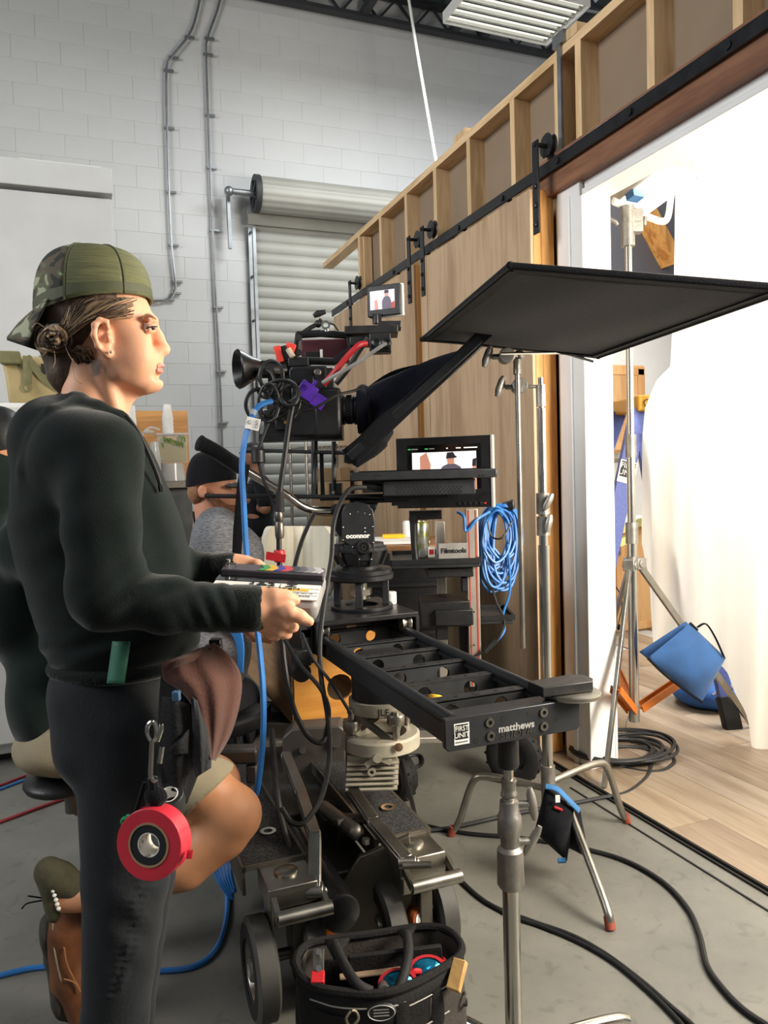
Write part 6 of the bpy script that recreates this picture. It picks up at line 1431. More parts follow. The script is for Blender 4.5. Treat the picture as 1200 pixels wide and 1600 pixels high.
b = MB(); b.sph(wp(238.6, 512.5, -.0355), (wr(3.8), .0052, wr(4.6)), VR, 14, 9); b.build('iris', pm('iris_brown', '3a2418', .15), wo, world=True)
b = MB(); b.sph(wp(233, 513, .033), wr(8.6), nu=18, nv=12); b.build('eye', bpy.data.materials['eye_white'], wo, world=True)
b = MB(); b.tube(cr([wp(227, 515, -.045), wp(232, 510.5, -.044), wp(238, 508.3, -.040), wp(243, 509.5, -.031)], 5), [wr(1.2)]*5+[wr(2.8)]*10+[wr(1.5)], 8); b.build('upper_eyelid', M['skin_w'], wo, world=True)
b = MB(); b.tube(cr([wp(227, 516, -.045), wp(232, 518, -.043), wp(238, 518, -.038), wp(242, 516.5, -.031)], 5), [wr(1.0)]*5+[wr(2.4)]*10+[wr(1.2)], 8); b.build('lower_eyelid', M['skin_w'], wo, world=True)
M['lash'] = pm('lash_dark', '2a1c16', .6)
b = MB(); b.tube(cr([wp(229, 514, -.0470), wp(233, 511.5, -.0465), wp(240, 510.2, -.0425), wp(246, 510.5, -.036)], 5), wr(1.1), 6); b.build('eyelash', M['lash'], wo, world=True)
b = MB(); b.tube(cr([wp(222, 497, -.052), wp(229, 491.5, -.050), wp(237, 493, -.044), wp(244, 499, -.032)], 5), [wr(.8)]*4+[wr(1.5)]*8+[wr(1.3)]*3+[wr(.8)], 8); b.build('eyebrow', pm('brow_brown', 'a87c5a', .8), wo, world=True)
M['lip'] = pm('lip_pink', 'c9847a', .4, 0, .06, 40)
b = MB(); b.tube(cr([wp(240, 573.5, -.022), wp(248, 571, -.014), wp(253.5, 571, -.004), wp(253.5, 571, .004), wp(247, 572, .014)], 5), [wr(1.2)]*3+[wr(3.4)]*14+[wr(1.5)]*4, 8); b.build('upper_lip', M['lip'], wo, world=True)
b = MB(); b.tube(cr([wp(240, 575, -.022), wp(247, 579, -.014), wp(251.5, 580, -.004), wp(251.5, 580, .004), wp(246, 579, .014)], 5), [wr(1.2)]*3+[wr(3.8)]*14+[wr(1.5)]*4, 8); b.build('lower_lip', M['lip'], wo, world=True)
b = MB(); b.sph(wp(252, 551.5, -.0085), (wr(2.2), .002, wr(1.4)), VR, 8, 6); b.build('nostril', M['lash'], wo, world=True)
b = MB(); b.sph(wp(173.5, 550, -.081), wr(2.2), nu=8, nv=6); b.build('ear_stud', M['steel'], wo, world=True)
# hair
M['hair1'] = pm('hair_brown', '5b4636', .55, 0, .25, 60, .4, 200, stretch=(1, 1, .4)); M['hair2'] = pm('hair_blonde', 'a98d6c', .5, 0, .15, 60); M['hair3'] = pm('hair_dark', '3a2c22', .55, 0, .2, 60)
HR = SDF()
we(HR, 138, 490, 74, .078, 66); we(HR, 172, 482, 42, .0765, 34, k=.02); wc(HR, [(108, 545), (112, 585), (120, 612)], [44, 34, 20], .03)
we(HR, 252, 556, 74, .14, 104, k=.008, op='s'); we(HR, 168, 532, 18, .05, 28, -.09, k=.01, op='s'); we(HR, 168, 532, 18, .05, 28, .09, k=.01, op='s'); we(HR, 185, 610, 46, .2, 70, k=.01, op='s')
hair = sdfobj('hair', [HR.mesh(.0035)], M['hair1'], wo)
def hz(x, y): 
    q = 1-((x-136)/77)**2-((y-500)/84)**2; q2 = 1-((x-172)/45)**2-((y-482)/38)**2; return -max(.0795*math.sqrt(max(.06, q)), .0775*math.sqrt(max(.01, q2)), .0645*math.sqrt(max(.01, 1-((x-190)/45)**2-((y-492)/48)**2)))
rnd = random.Random(3)
sb_ = [MB(), MB(), MB()]
for i in range(430):
    k_ = i % 3
    if i < 340:
        x0 = 106+110*rnd.random(); y0 = 464+rnd.random()*5
        if x0 > 198 and rnd.random() < .8: x0, y0 = 194+rnd.random()*16, 468+rnd.random()*30*(1 if rnd.random() < .6 else .4)
        xe, ye = 94+rnd.random()*12, 508+(x0-106)*.16+rnd.uniform(-5, 5); Lx = x0-xe
        top = min(500, y0+8+.10*Lx)
        pts = [(x0, y0), (x0-.32*Lx, y0+(top-y0)*.55+rnd.uniform(-2, 2)), (x0-.66*Lx, min(501, y0+(ye-y0)*.55)+rnd.uniform(-2, 2)), (xe, ye)]
        if x0 > 150 and k_ == 2 and rnd.random() < .5: k_ = 1
    else:
        x0, y0 = 128+rnd.random()*20, 560+rnd.random()*48; pts = [(x0, y0), (x0-8, y0-20), (112, 548), (94, 532)]
    w_ = [wp(x, y, hz(x, y)-.0040*rnd.random()-.0022) for x, y in pts]
    sb_[k_].tube(cr(w_, 5), wr(.5+.6*rnd.random()), 5)
for i, n_ in enumerate(('hair1', 'hair2', 'hair3')): sb_[i].build('hair_strands', M[n_], hair, world=True, kind='stuff')
bn = [MB(), MB(), MB()]
for i in range(70):
    R0 = 6+18*rnd.random(); ph = rnd.random()*6.28; cx_, cy_ = 82+rnd.uniform(-4, 4), 527+rnd.uniform(-4, 4); dz0 = -.055-.030*(1-(R0/25)**2)+rnd.uniform(-.004, .004); pts = []
    for j in range(7):
        a_ = ph+j*.55; rr = R0*(1+.12*math.sin(j+i)); pts.append(wp(cx_+rr*1.12*math.cos(a_), cy_+rr*math.sin(a_), dz0+.006*math.sin(a_*2+i)))
    bn[i % 3].tube(cr(pts, 3), wr(1.6+1.6*rnd.random()), 5)
bb = MB(); bb.sph(wp(82, 527, -.045), (wr(23), .03, wr(22)), VR, 16, 11)
bun = bb.build('hair_bun', M['hair3'], wo, world=True)
for i, n_ in enumerate(('hair1', 'hair2', 'hair3')): bn[i].build('bun_strands', M[n_], bun, world=True, kind='stuff')
b = MB()
for pts in (((100, 535), (108, 555), (122, 575)), ((85, 548), (86, 565), (82, 575)), ((70, 512), (58, 505), (50, 512)), ((75, 545), (66, 556), (60, 556)), ((112, 560), (118, 590), (128, 600))): b.tube(cr([wp(x, y, -.08) for x, y in pts], 5), wr(.7), 5)
b.build('loose_strands', M['hair2'], bun, world=True, kind='stuff')
# cap
def camo():
    m = bpy.data.materials.new('camo_cloth'); m.use_nodes = True; nt = m.node_tree; b = nt.nodes['Principled BSDF']; tc = nd(nt, 'ShaderNodeTexCoord')
    mp = nd(nt, 'ShaderNodeMapping'); mp.inputs['Scale'].default_value = (1, 1, 1.7); nt.links.new(tc.outputs['Object'], mp.inputs[0])
    nz = nd(nt, 'ShaderNodeTexNoise'); nz.inputs['Scale'].default_value = 20; nz.inputs['Detail'].default_value = 1.5; nz.inputs['Distortion'].default_value = .8; nt.links.new(mp.outputs[0], nz.inputs['Vector'])
    rp = nd(nt, 'ShaderNodeValToRGB'); rp.color_ramp.interpolation = 'CONSTANT'; e = rp.color_ramp.elements
    e[0].position = 0; e[0].color = (*lin('2d302c'), 1); e[1].position = .40; e[1].color = (*lin('5b5142'), 1)
    for p, c in ((.50, '60664a'), (.57, 'a2a68c')): q = e.new(p); q.color = (*lin(c), 1)
    nt.links.new(nz.outputs['Fac'], rp.inputs[0]); nt.links.new(rp.outputs[0], b.inputs['Base Color']); b.inputs['Roughness'].default_value = .85; return m
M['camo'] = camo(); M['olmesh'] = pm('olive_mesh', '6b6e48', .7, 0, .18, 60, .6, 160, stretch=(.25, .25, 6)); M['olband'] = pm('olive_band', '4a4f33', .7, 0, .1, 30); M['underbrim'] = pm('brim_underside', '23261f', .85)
def crown(a_, t):
    ca, sa = math.cos(a_), math.sin(a_); e = math.cos(t*PI/2)**.50 if t < 1 else 0
    xb = 147+86*ca*e-4*t; zb_ = (481-14*ca if True else 0); 
    y = zb_-(zb_-391)*math.sin(t*PI/2)**.85+ (8*(1-t)*max(0, -ca) )
    if ca < 0: xb += 6*ca*-1*math.sin(t*PI)*-.6
    return wp(xb, y, 0)-AY*(.085*sa*e)
cp = thing('camo_cap', 'backwards camouflage trucker cap with olive mesh worn on the head', 'cap', wp(147, 480)) if False else None
def panel(a0, a1, name, m):
    b = MB(); b.grid(lambda u, v: crown(a0+(a1-a0)*u, v*.985), 14, 14); o = b.build(name, m, wo, world=True, sharp=80); s_ = o.modifiers.new('solid', 'SOLIDIFY'); s_.thickness = .003; s_.offset = 1; return o
D2 = math.radians
for a0, a1 in ((0, 43), (43, 100), (-43, 0), (-100, -43)): panel(D2(a0), D2(a1), 'cap_mesh_panel', M['olmesh'])
for a0, a1 in ((100, 180), (180, 260)): panel(D2(a0), D2(a1), 'cap_front_panel', M['camo'])
b = MB()
for a_ in (43, 100, 180, -43, -100): b.tube([crown(D2(a_), t/10*.98) + (crown(D2(a_), t/10*.98)-wp(147, 470)).normalized()*.003 for t in range(11)], .0022, 5)
b.build('cap_seam', M['olband'], wo, world=True, kind='stuff')
b = MB(); b.grid(lambda u, v: crown(2*PI*u, .02+.09*v)+(crown(2*PI*u, .05)-wp(147, 470)).normalized()*.0035, 48, 2); b.build('cap_band', M['olband'], wo, world=True)
b = MB(); b.sph(crown(0, .999)+V((0, 0, .003)), (.008, .008, .005), nu=10, nv=6); b.build('cap_button', M['olband'], wo, world=True)
def brim(u, v, o=0):
    q = 2*u-1; x = (64+42*q*q)+(14+58*q*q-64-42*q*q)*v; y = (488-6*q*q)+(529+20*q*q-488+6*q*q)*v-6*math.sin(PI*v)*(1-q*q)+o
    return wp(x, y, 0)+AY*(.083*q*(1-.12*v*v))
b = MB(); b.grid(lambda u, v: brim(u, v), 24, 10); o = b.build('cap_brim', M['camo'], wo, world=True, sharp=80); s_ = o.modifiers.new('solid', 'SOLIDIFY'); s_.thickness = .002
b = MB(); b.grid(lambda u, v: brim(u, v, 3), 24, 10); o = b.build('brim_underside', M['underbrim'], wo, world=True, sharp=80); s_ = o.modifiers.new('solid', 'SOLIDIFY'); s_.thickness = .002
# hoodie
M['hoodie'] = pm('black_fleece', '1a2120', .95, 0, .12, 30, .35, 500, sheen=.22, spec=.1); M['ribk'] = pm('rib_knit', '1a201e', .95, 0, .2, 200, .5, 300, sheen=.3, spec=.1, stretch=(1, 1, .05))
HO = SDF()
we(HO, 142, 790, 112, .150, 150, k=.04); we(HO, 164, 850, 121, .135, 105, k=.05); we(HO, 180, 935, 117, .145, 120, k=.05); we(HO, 198, 1000, 112, .145, 52, k=.04)
wc(HO, [(118, 706, -.12), (118, 706, .12)], [66, 66], .05)
we(HO, 92, 692, 62, .125, 64, k=.03); we(HO, 98, 664, 52, .10, 42, k=.025)
wc(HO, [(160, 708, -.145), (160, 820, -.18), (166, 926, -.195)], [63, 60, 55], .035); wc(HO, [(166, 926, -.195), (262, 946, -.185), (376, 951, NZ)], [55, 43, 36], .025)
wc(HO, [(152, 712, .145), (185, 900, .17)], [58, 54], .04); wc(HO, [(185, 900, .17), (346, 889, NF)], [50, 25], .03)
wc(HO, [(110, 622, 0), (120, 628, -.055), (150, 640, -.070), (185, 655, -.055), (212, 690, -.025), (236, 745, -.02)], [15, 15, 14, 13, 11, 9], .012)
wc(HO, [(110, 622, 0), (120, 628, .055), (150, 640, .070), (185, 655, .055), (212, 690, .025)], [15, 15, 14, 13, 11], .012)
wc(HO, [(112, 634, -.075), (86, 648, -.105), (60, 684, -.126), (44, 735, -.126), (42, 790, -.10)], [13, 15, 15, 14, 8], .010); wc(HO, [(150, 648, -.080), (122, 666, -.122), (100, 700, -.155), (92, 745, -.168)], [9, 11, 11, 5], .010)
HO.ell(wp(152, 612), (wr(43), .050, wr(54)), .008, None, 's')
def hdisp(X, Y, Z):
    px, py = pxy(X, Y, Z)
    g = lambda cx_, cy_, sx, sy: np.exp(-((px-cx_)/sx)**2-((py-cy_)/sy)**2)
    f = -.0048*np.sin(.17*(px*.45+py*.9)+1.3*np.sin(.035*px))*g(232, 915, 62, 48)
    f += -.003*np.sin(.22*(px-.5*py))*g(335, 950, 45, 45)
    f += -.0016*np.sin(.07*(py+.5*px)+.02*px+1.5*np.sin(.015*py))*g(60, 800, 80, 170)
    f += -.003*np.sin(.09*(px-.3*py))*g(230, 830, 60, 110)
    f += -.003*np.sin(.16*py+.05*px)*g(120, 1020, 120, 40)
    return f
hoodie = sdfobj('hoodie', [HO.mesh(.0055, hdisp)], M['hoodie'], wo, smooth=1)
CU = SDF(); wc(CU, [(368, 951, NZ), (393, 950.5, NZ)], [38, 37], .004); CU.cap(wp(385, 951, NZ), wp(440, 950, NZ), wr(29, NZ), wr(29, NZ), .003, 's'); sdfobj('cuff', [CU.mesh(.003)], M['ribk'], hoodie)
CU = SDF(); wc(CU, [(338, 889, NF), (357, 886.5, NF)], [25, 24], .004); CU.cap(wp(350, 887, NF), wp(400, 884, NF), wr(18, NF), wr(18, NF), .003, 's'); sdfobj('cuff', [CU.mesh(.003)], M['ribk'], hoodie)
CU = SDF(); we(CU, 197, 1030, 114, .147, 26, k=.01); sdfobj('hem_band', [CU.mesh(.006)], M['ribk'], hoodie)
b = MB(); b.tube(cr([wp(196, 648, -.085), wp(214, 672, -.07), wp(230, 705, -.062), wp(244, 738, -.055), wp(251, 760, -.05)], 5), .0035, 6); b.tube([wp(251, 758, -.05), wp(253, 768, -.05)], .005, 6); b.build('drawstring', M['ink'], hoodie, world=True)
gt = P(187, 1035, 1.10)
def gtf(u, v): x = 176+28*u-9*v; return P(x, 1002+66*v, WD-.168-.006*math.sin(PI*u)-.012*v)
b = MB(); b.grid(gtf, 6, 10); o = b.build('green_reflection', pm('green_reflection', '2f6e58', .6, 0, .08, 12), hoodie, world=True); s_ = o.modifiers.new('solid', 'SOLIDIFY'); s_.thickness = .0015; s_.offset = 0  # green reflection over hem and hip, put in as a thin coloured sheet
# trousers, shoes
M['trous'] = pm('black_leggings', '1e2226', .8, 0, .12, 20, .2, 200, sheen=.15, spec=.25)
TR = SDF(); we(TR, 176, 1075, 88, .147, 95, k=.04); we(TR, 160, 1150, 58, .14, 60, k=.04)
for s_, dx in ((-1, 0), (1, 8)): wc(TR, [(193+dx, 1130, .08*s_), (197+dx, 1370, .085*s_), (180+dx, 1590, .085*s_), (176+dx, 1860, .085*s_)], [74, 65, 50, 38], .03)
def tdisp(X, Y, Z):
    px, py = pxy(X, Y, Z); t = (py-1290)/280; cx_ = 238-55*t*t-15*t
    m = np.exp(-((px-cx_)/20)**2)*((py > 1280) & (py < 1560)); f = -.0035*np.sin(py*.55)*m
    return f-.003*np.sin(.09*(py-.7*px))*np.exp(-((px-215)/40)**2-((py-1440)/70)**2)
sdfobj('trousers', [TR.mesh(.0055, tdisp)], M['trous'], wo, smooth=1)
for s_ in (-1, 1):
    d_ = WD+.085*s_; q = G(172, 755+1562/d_); S = SDF(); S.chain([q+V((0, 0, .06))-AX*.02, q+V((0, 0, .055))+AX*.10, q+V((0, 0, .04))+AX*.17], [.045, .042, .032], .02); sdfobj('shoe', [S.mesh(.007)], M['black'], wo)
# ---------------------------------------------------------------- slate
sa = [P(336, 888, 1.40), P(500, 893, 1.40), P(509, 943, 1.235), P(333, 930, 1.235)]
ctr_ = sum(sa, V())/4; ex_ = (sa[1]-sa[0]+sa[2]-sa[3]).normalized(); ey_ = (sa[0]-sa[3]+sa[1]-sa[2]); ey_ = (ey_-ex_*ey_.dot(ex_)).normalized(); ez_ = ex_.cross(ey_)
RS = MX.Identity(3)
for i in range(3): RS[i][0], RS[i][1], RS[i][2] = ex_[i], ey_[i], ez_[i]
sw, shh = (((sa[1]-sa[0]).length+(sa[2]-sa[3]).length)/2, ((sa[0]-sa[3]).dot(ey_)+(sa[1]-sa[2]).dot(ey_))/2)
st = thing('clapper_slate', 'grey digital clapper slate with coloured chevrons held in both hands', 'slate', ctr_, RS)
M['slateg'] = pm('slate_grey', '8e8c8a', .45, 0, .04, 12); 
b = MB(); b.box((0, 0, -.018), (sw, shh, .036)); b.build('body', M['slateg'], st, bevel=.012)
b = MB(); b.box((0, -shh*.24, .0008), (sw*.97, shh*.48, .0016)); fc_ = b.build('white_face', M['paper'], st)
b = MB(); b.box((.0, shh*.10, .001), (sw*.99, shh*.20, .003)); b.build('display_window', pm('display_black', '151517', .12), st, bevel=.001)
b = MB(); b.box((0, shh*.36, .004), (sw*.98, shh*.26, .012)); tp_ = b.build('clap_stick', pm('slate_stick', '4d4850', .5), st, bevel=.003)
for i, c_ in enumerate(('3f9a4e', 'e0b52c', '3a2f8f', 'c8323a', '2b2a2e', '55525a', '8a878c', 'c4c2c4')):
    x = -sw*.14+i*sw*.072; h2 = shh*.105; o_ = sw*.045
    b = MB(); b.prism([(x, -h2), (x+sw*.072, -h2), (x+sw*.072+o_, 0), (x+sw*.072, h2), (x, h2), (x+o_, 0)], .0012, (0, shh*.36, .0106)); b.build('chevron', pm('chevron_'+c_, c_, .5), tp_)
b = MB(); b.tube([(-sw*.45, shh*.30, .012), (-sw*.45, shh*.30, .018), (-sw*.35, shh*.30, .018), (-sw*.35, shh*.30, .012)], .002, 8); b.cyl((-sw*.45, shh*.42, .008), (-sw*.45, shh*.42, .02), .004, n=10); b.build('hinge_clip', M['chrome'], st)
b = MB()
for y in (-.13, -.25, -.34): b.box((0, shh*(y-.02), .0019), (sw*.96, .0006, .0006))
for x in (-.16, .12): b.box((sw*x, -shh*.09, .0019), (.0008, shh*.13, .0006))
b.build('printed_line', M['ink'], fc_, kind='stuff')
b = MB(); b.box((sw*.18, -shh*.19, .0021), (sw*.42, shh*.085, .0006)); b.build('highlight_strip', M['yellow'], fc_)
RI = MX.Identity(3)
text('lettering', '1&2', shh*.13, (-sw*.05, -shh*.075, .0024), RI, M['ink'], fc_, sx=1.3, bold=.0004); text('lettering', 'Z', shh*.13, (sw*.22, -shh*.075, .0024), RI, M['ink'], fc_, sx=1.3, bold=.0004)
text('lettering', 'SYSTEM', shh*.07, (sw*.16, -shh*.185, .0026), RI, M['ink'], fc_, sx=1.4); text('lettering', 'A B C D E F G', shh*.05, (sw*.30, -shh*.30, .0024), RI, M['lightgrey'], fc_); text('lettering', 'SLATE  DATE', shh*.045, (sw*.30, -shh*.40, .0024), RI, M['lightgrey'], fc_)
b = MB(); b.box((sw*.28, -shh*.501, -.012), (.003, .0015, .014)); b.build('side_slot', pm('slot_maroon', '4a1f2a', .5), st)
# ---------------------------------------------------------------- belt pouches, carabiner, tape rolls
def ruled(Lc, Rc, dL, dR, nu, nv, bulge, folds=0, thick=.004):
    L2 = cr([V((x, y, 0)) for x, y in Lc], 6); R2 = cr([V((x, y, 0)) for x, y in Rc], 6)
    def at(c, v): f = v*(len(c)-1); i = min(int(f), len(c)-2); return c[i].lerp(c[i+1], f-i)
    def fn(u, v):
        p = at(L2, v).lerp(at(R2, v), u); d = dL+(dR-dL)*u-bulge*math.sin(PI*u)*(.4+.6*math.sin(PI*min(1, v+.1)))+folds*math.sin(16*u+5*v)*(.3+.7*u)
        return P(p.x, p.y, d)
    return MB().grid(fn, nu, nv)
M['brown'] = pm('brown_canvas', '5d4139', .9, 0, .12, 12, .3, 220, sheen=.2, spec=.15); M['pouch'] = pm('pouch_nylon', '17181b', .8, 0, .2, 40, .4, 200, spec=.3)
po = thing('tool_pouch', 'black tool pouch with a brown canvas flap worn on the hip', 'pouch', P(300, 1050, 1.22))
b = ruled([(253, 1035), (248, 1100), (246, 1180), (258, 1250)], [(330, 1012), (335, 1090), (320, 1180), (292, 1256)], 1.225, 1.255, 16, 16, .03); o = b.build('pouch_back', M['pouch'], po, world=True, sharp=80); s_ = o.modifiers.new('solid', 'SOLIDIFY'); s_.thickness = .02
b = ruled([(253, 1088), (251, 1140), (256, 1200), (268, 1236)], [(296, 1100), (300, 1150), (296, 1200), (290, 1240)], 1.19, 1.20, 12, 12, .02); o = b.build('pocket', M['pouch'], po, world=True, sharp=80); s_ = o.modifiers.new('solid', 'SOLIDIFY'); s_.thickness = .008
b = ruled([(298, 1090), (300, 1130), (300, 1180), (306, 1215)], [(312, 1095), (322, 1130), (330, 1175), (330, 1200)], 1.185, 1.20, 10, 14, .012, .002); o = b.build('cloth_rag', pm('grey_black_cloth', '2b2d30', .9, 0, .2, 30, .4, 200), po, world=True, sharp=80); s_ = o.modifiers.new('solid', 'SOLIDIFY'); s_.thickness = .004
b = ruled([(264, 1170), (268, 1180)], [(296, 1140), (294, 1178)], 1.165, 1.18, 8, 8, .008); o = b.build('pocket_flap', M['pouch'], po, world=True, sharp=80); s_ = o.modifiers.new('solid', 'SOLIDIFY'); s_.thickness = .004
b = ruled([(253, 1036), (256, 1062), (282, 1080), (304, 1110), (318, 1150), (330, 1186)], [(335, 1004), (364, 1030), (378, 1062), (374, 1105), (360, 1150), (337, 1189)], 1.195, 1.27, 26, 26, .03, .006); o = b.build('brown_flap', M['brown'], po, world=True, sharp=80); s_ = o.modifiers.new('solid', 'SOLIDIFY'); s_.thickness = .003
b = ruled([(253, 1035), (256, 1050)], [(320, 1012), (322, 1026)], 1.185, 1.235, 14, 3, .028); b.build('flap_hem', M['brown'], po, world=True)
b = MB(); bx(b, 268, 1081, 280, 1097, 1.172, .012); b.build('blue_tag', pm('denim_blue', '3d5f80', .6), po, world=True, bevel=.002)
b = MB(); bx(b, 318, 1010, 345, 1020, 1.30, .02); bx(b, 326, 1000, 344, 1012, 1.31, .02); b.build('buckle', M['black'], po, world=True, bevel=.002)
cbn = thing('carabiner', 'silver carabiner clipped to the belt pouch', 'carabiner', P(242, 1175, 1.15))
q = [(236, 1140), (232, 1150), (238, 1160), (241, 1180), (240, 1205), (238, 1217), (242, 1220)]
b = MB(); b.tube(cr([P(x, y, 1.145) for x, y in ((230, 1145), (232, 1133), (240, 1128), (244, 1140), (243, 1154), (236, 1156), (230, 1145))], 5), .0036, 8); b.tube(cr([P(x, y, 1.145) for x, y in ((238, 1154), (237, 1180), (236, 1210), (240, 1220), (243, 1216))], 5), .004, 8); b.tube(cr([P(x, y, 1.150) for x, y in ((247, 1158), (253, 1140), (252, 1132), (247, 1150), (243, 1158))], 4), .003, 8); b.build('hook', M['chrome'], cbn, world=True)
b = MB(); b.tube([P(254, 1166, 1.15), P(250, 1192, 1.15)], .0042, 8); b.build('zip_pull', M['chrome'], cbn, world=True)
b = MB(); b.tube(cr([P(238, 1215, 1.15), P(241, 1240, 1.15), P(238, 1260, 1.145), P(237, 1300, 1.14)], 5), [.008]*9+[.003]*7, 8); b.sph(P(243, 1245, 1.15), (.018, .012, .016), VR, 10, 8); b.tube(cr([P(226, 1222, 1.15), P(215, 1260, 1.15), P(207, 1280, 1.15)], 5), .004, 6); b.build('cord', M['blackcloth'], cbn, world=True)
tr_ = thing('red_tape_roll', 'roll of red tape around a black roll with a white core hanging at the hip', 'tape roll', P(246, 1310, 1.14))
Rt = frame((-AY*.95-AX*.20+V((0, 0, .12))).normalized(), V((0, 0, 1))); q = P(250, 1308, 1.16); k_ = 1.15/FPX
M['redtape'] = pm('red_tape', 'cf2f40', .35, 0, .06, 10, coat=.2)
b = MB(); b.ring(q, Rt, 32*k_, 54*k_, .034, 48); b.build('red_tape', M['redtape'], tr_, world=True, bevel=.001)
b = MB(); b.ring(q+Rt @ V((0, 0, .001)), Rt, 30.5*k_, 33.5*k_, .0345, 40); b.build('card_core', M['carton'], tr_, world=True)
b = MB(); b.ring(q+Rt @ V((0, 0, .0)), Rt, 18.5*k_, 31*k_, .034, 40); b.build('black_tape', pm('black_tape', '202224', .4, 0, .1, 20), tr_, world=True)
b = MB(); b.ring(q+Rt @ V((0, 0, -.002)), Rt, 17*k_, 18.5*k_, .036, 36); b.build('white_core', pm('printed_core', 'd8d4cc', .7, 0, .12, 90, col2='8e8a84', ramp=(.38, .46)), tr_, world=True)
b = MB(); b.grid(lambda u, v: P(294+8*u-2*v, 1328+14*v, 1.13-.02*u), 3, 4, .0012); b.build('tape_end', M['redtape'], tr_, world=True)
bt = thing('black_tape_roll', 'small black tape roll hanging above the red tape roll', 'tape roll', P(268, 1248, 1.18))
Rt2 = frame((V((0, 0, 1))*.85-AY*.5).normalized()); q2 = P(268, 1256, 1.19); b = MB(); b.ring(q2, Rt2, .014, .022, .024, 32); b.build('tape', pm('black_tape2', '26282a', .4), bt, world=True, bevel=.001); b = MB(); b.ring(q2+V((0, 0, -.0005)), Rt2, .0128, .014, .0245, 28); b.build('core', M['paper'], bt, world=True)
gp_ = thing('green_knob', 'small bright green plastic knob beside the red tape roll', 'knob', P(196, 1281, 1.15)); b = MB(); b.lathe([(.0035, -.012), (.0035, 0), (.006, 0), (.006, .006), (.004, .007), (.003, .005), (0, .005)], P(196, 1281, 1.155), frame(-AY), 18); b.build('knob_head', pm('green_plastic', '2fb56a', .4), gp_, world=True)
# ---------------------------------------------------------------- camera operator on the dolly seat
OD = 1.95
def op_(x, y, dz=0.0): return P(x, y, OD+dz)
def orr(r, dz=0.0): return r*(OD+dz)/FPX
def oc(S, pts, rs, k=.02, op='u'): S.chain([op_(*p) for p in pts], [orr(r, p[2] if len(p) > 2 else 0) for r, p in zip(rs, pts)], k, op)
def oe(S, x, y, rx_, ry_, rz_, dz=0, k=.03, op='u'): S.ell(op_(x, y, dz), (orr(rx_, dz), ry_, orr(rz_, dz)), k, None, op)
opn = thing('person', 'person in dark sweater and tan shorts seated behind the woman with one bare knee out', 'person', (op_(110, 1200).x, op_(110, 1200).y, 0))
S = SDF(); oe(S, -4, 705, 46, .075, 60); oe(S, 16, 732, 34, .06, 42); oc(S, [(4, 755), (28, 830)], [34, 40]); oe(S, 42, 724, 8, .01, 10)
oe(S, 80, 940, 50, .12, 110); oc(S, [(140, 1170, -.085), (322, 1238, -.1), (362, 1268, -.1)], [38, 43, 40], .03); oc(S, [(365, 1276, -.1), (348, 1300, -.1), (288, 1350, -.12), (180, 1395, -.13), (105, 1405, -.12)], [41, 40, 38, 26, 20], .03)
oc(S, [(140, 1165, .1), (330, 1225, .14)], [38, 42], .03); oc(S, [(330, 1225, .14), (240, 1340, .14), (150, 1420, .14)], [40, 34, 24], .03)
oc(S, [(85, 865, -.18), (150, 1010, -.2), (235, 1050, -.1)], [30, 26, 18]); oc(S, [(85, 865, .18), (150, 1010, .2), (235, 1050, .15)], [30, 26, 18])
for dz in (-.1, .15):
    oc(S, [(235, 1050, dz), (256, 1056, dz)], [17, 13]);
    for i in range(4): oc(S, [(252, 1050+4*i, dz+.012*i), (266, 1056+4*i, dz+.012*i), (270, 1066+3*i, dz+.012*i)], [6, 5.5, 5], .006)
    oc(S, [(245, 1046, dz), (258, 1042, dz)], [6, 5], .006)
M['skin_o'] = skinmat('skin_tanned', 'd0946c')
sdfobj('body', [S.mesh(.0065)], M['skin_o'], opn)
M['sweater'] = pm('dark_green_sweater', '1b2724', .95, 0, .12, 20, .3, 300, sheen=.3, spec=.1); M['tanshort'] = pm('tan_cotton', '9c9076', .9, 0, .08, 10, .2, 150)
S = SDF(); oc(S, [(-8, 748), (24, 830), (40, 870)], [62, 60, 66], .05); oe(S, 50, 925, 90, .17, 115, k=.05); oe(S, 95, 1080, 72, .165, 110, k=.05); oc(S, [(50, 858, -.15), (50, 858, .15)], [54, 54], .05)
oc(S, [(70, 866, -.19), (148, 1010, -.21)], [42, 38], .03); oc(S, [(148, 1010, -.21), (225, 1046, -.11)], [36, 26], .02); oc(S, [(70, 866, .19), (148, 1010, .21)], [42, 38], .03); oc(S, [(148, 1010, .21), (225, 1046, .16)], [36, 26], .02)
sdfobj('sweater', [S.mesh(.008)], M['sweater'], opn, smooth=1)
S = SDF(); oe(S, 108, 1152, 74, .175, 46, k=.03); oc(S, [(110, 1160, -.1), (330, 1238, -.1)], [48, 53], .03); oc(S, [(110, 1175, .12), (310, 1220, .14)], [52, 50], .03)
S.ell(op_(472, 1390, -.1), (orr(206), .6, orr(206)), .004, None, 's')
sdfobj('shorts', [S.mesh(.006)], M['tanshort'], opn, smooth=1)
S = SDF(); oe(S, -4, 690, 50, .082, 56); oc(S, [(-20, 730), (-10, 770)], [34, 28]); sdfobj('cap', [S.mesh(.008)], M['black'], opn)
M['leather'] = pm('brown_leather', '7a4a2b', .5, 0, .25, 20, .2, 90); M['sock'] = pm('olive_sock', '4f4c36', .9, 0, .15, 40, .3, 200); M['sole'] = pm('boot_sole', '3c3a33', .8)
fd_ = -.10
S = SDF(); oc(S, [(112, 1405, fd_), (104, 1455, fd_), (112, 1530, fd_), (130, 1580, fd_)], [24, 30, 30, 24], .02); bt_ = sdfobj('boot', [S.mesh(.004)], M['leather'], opn)
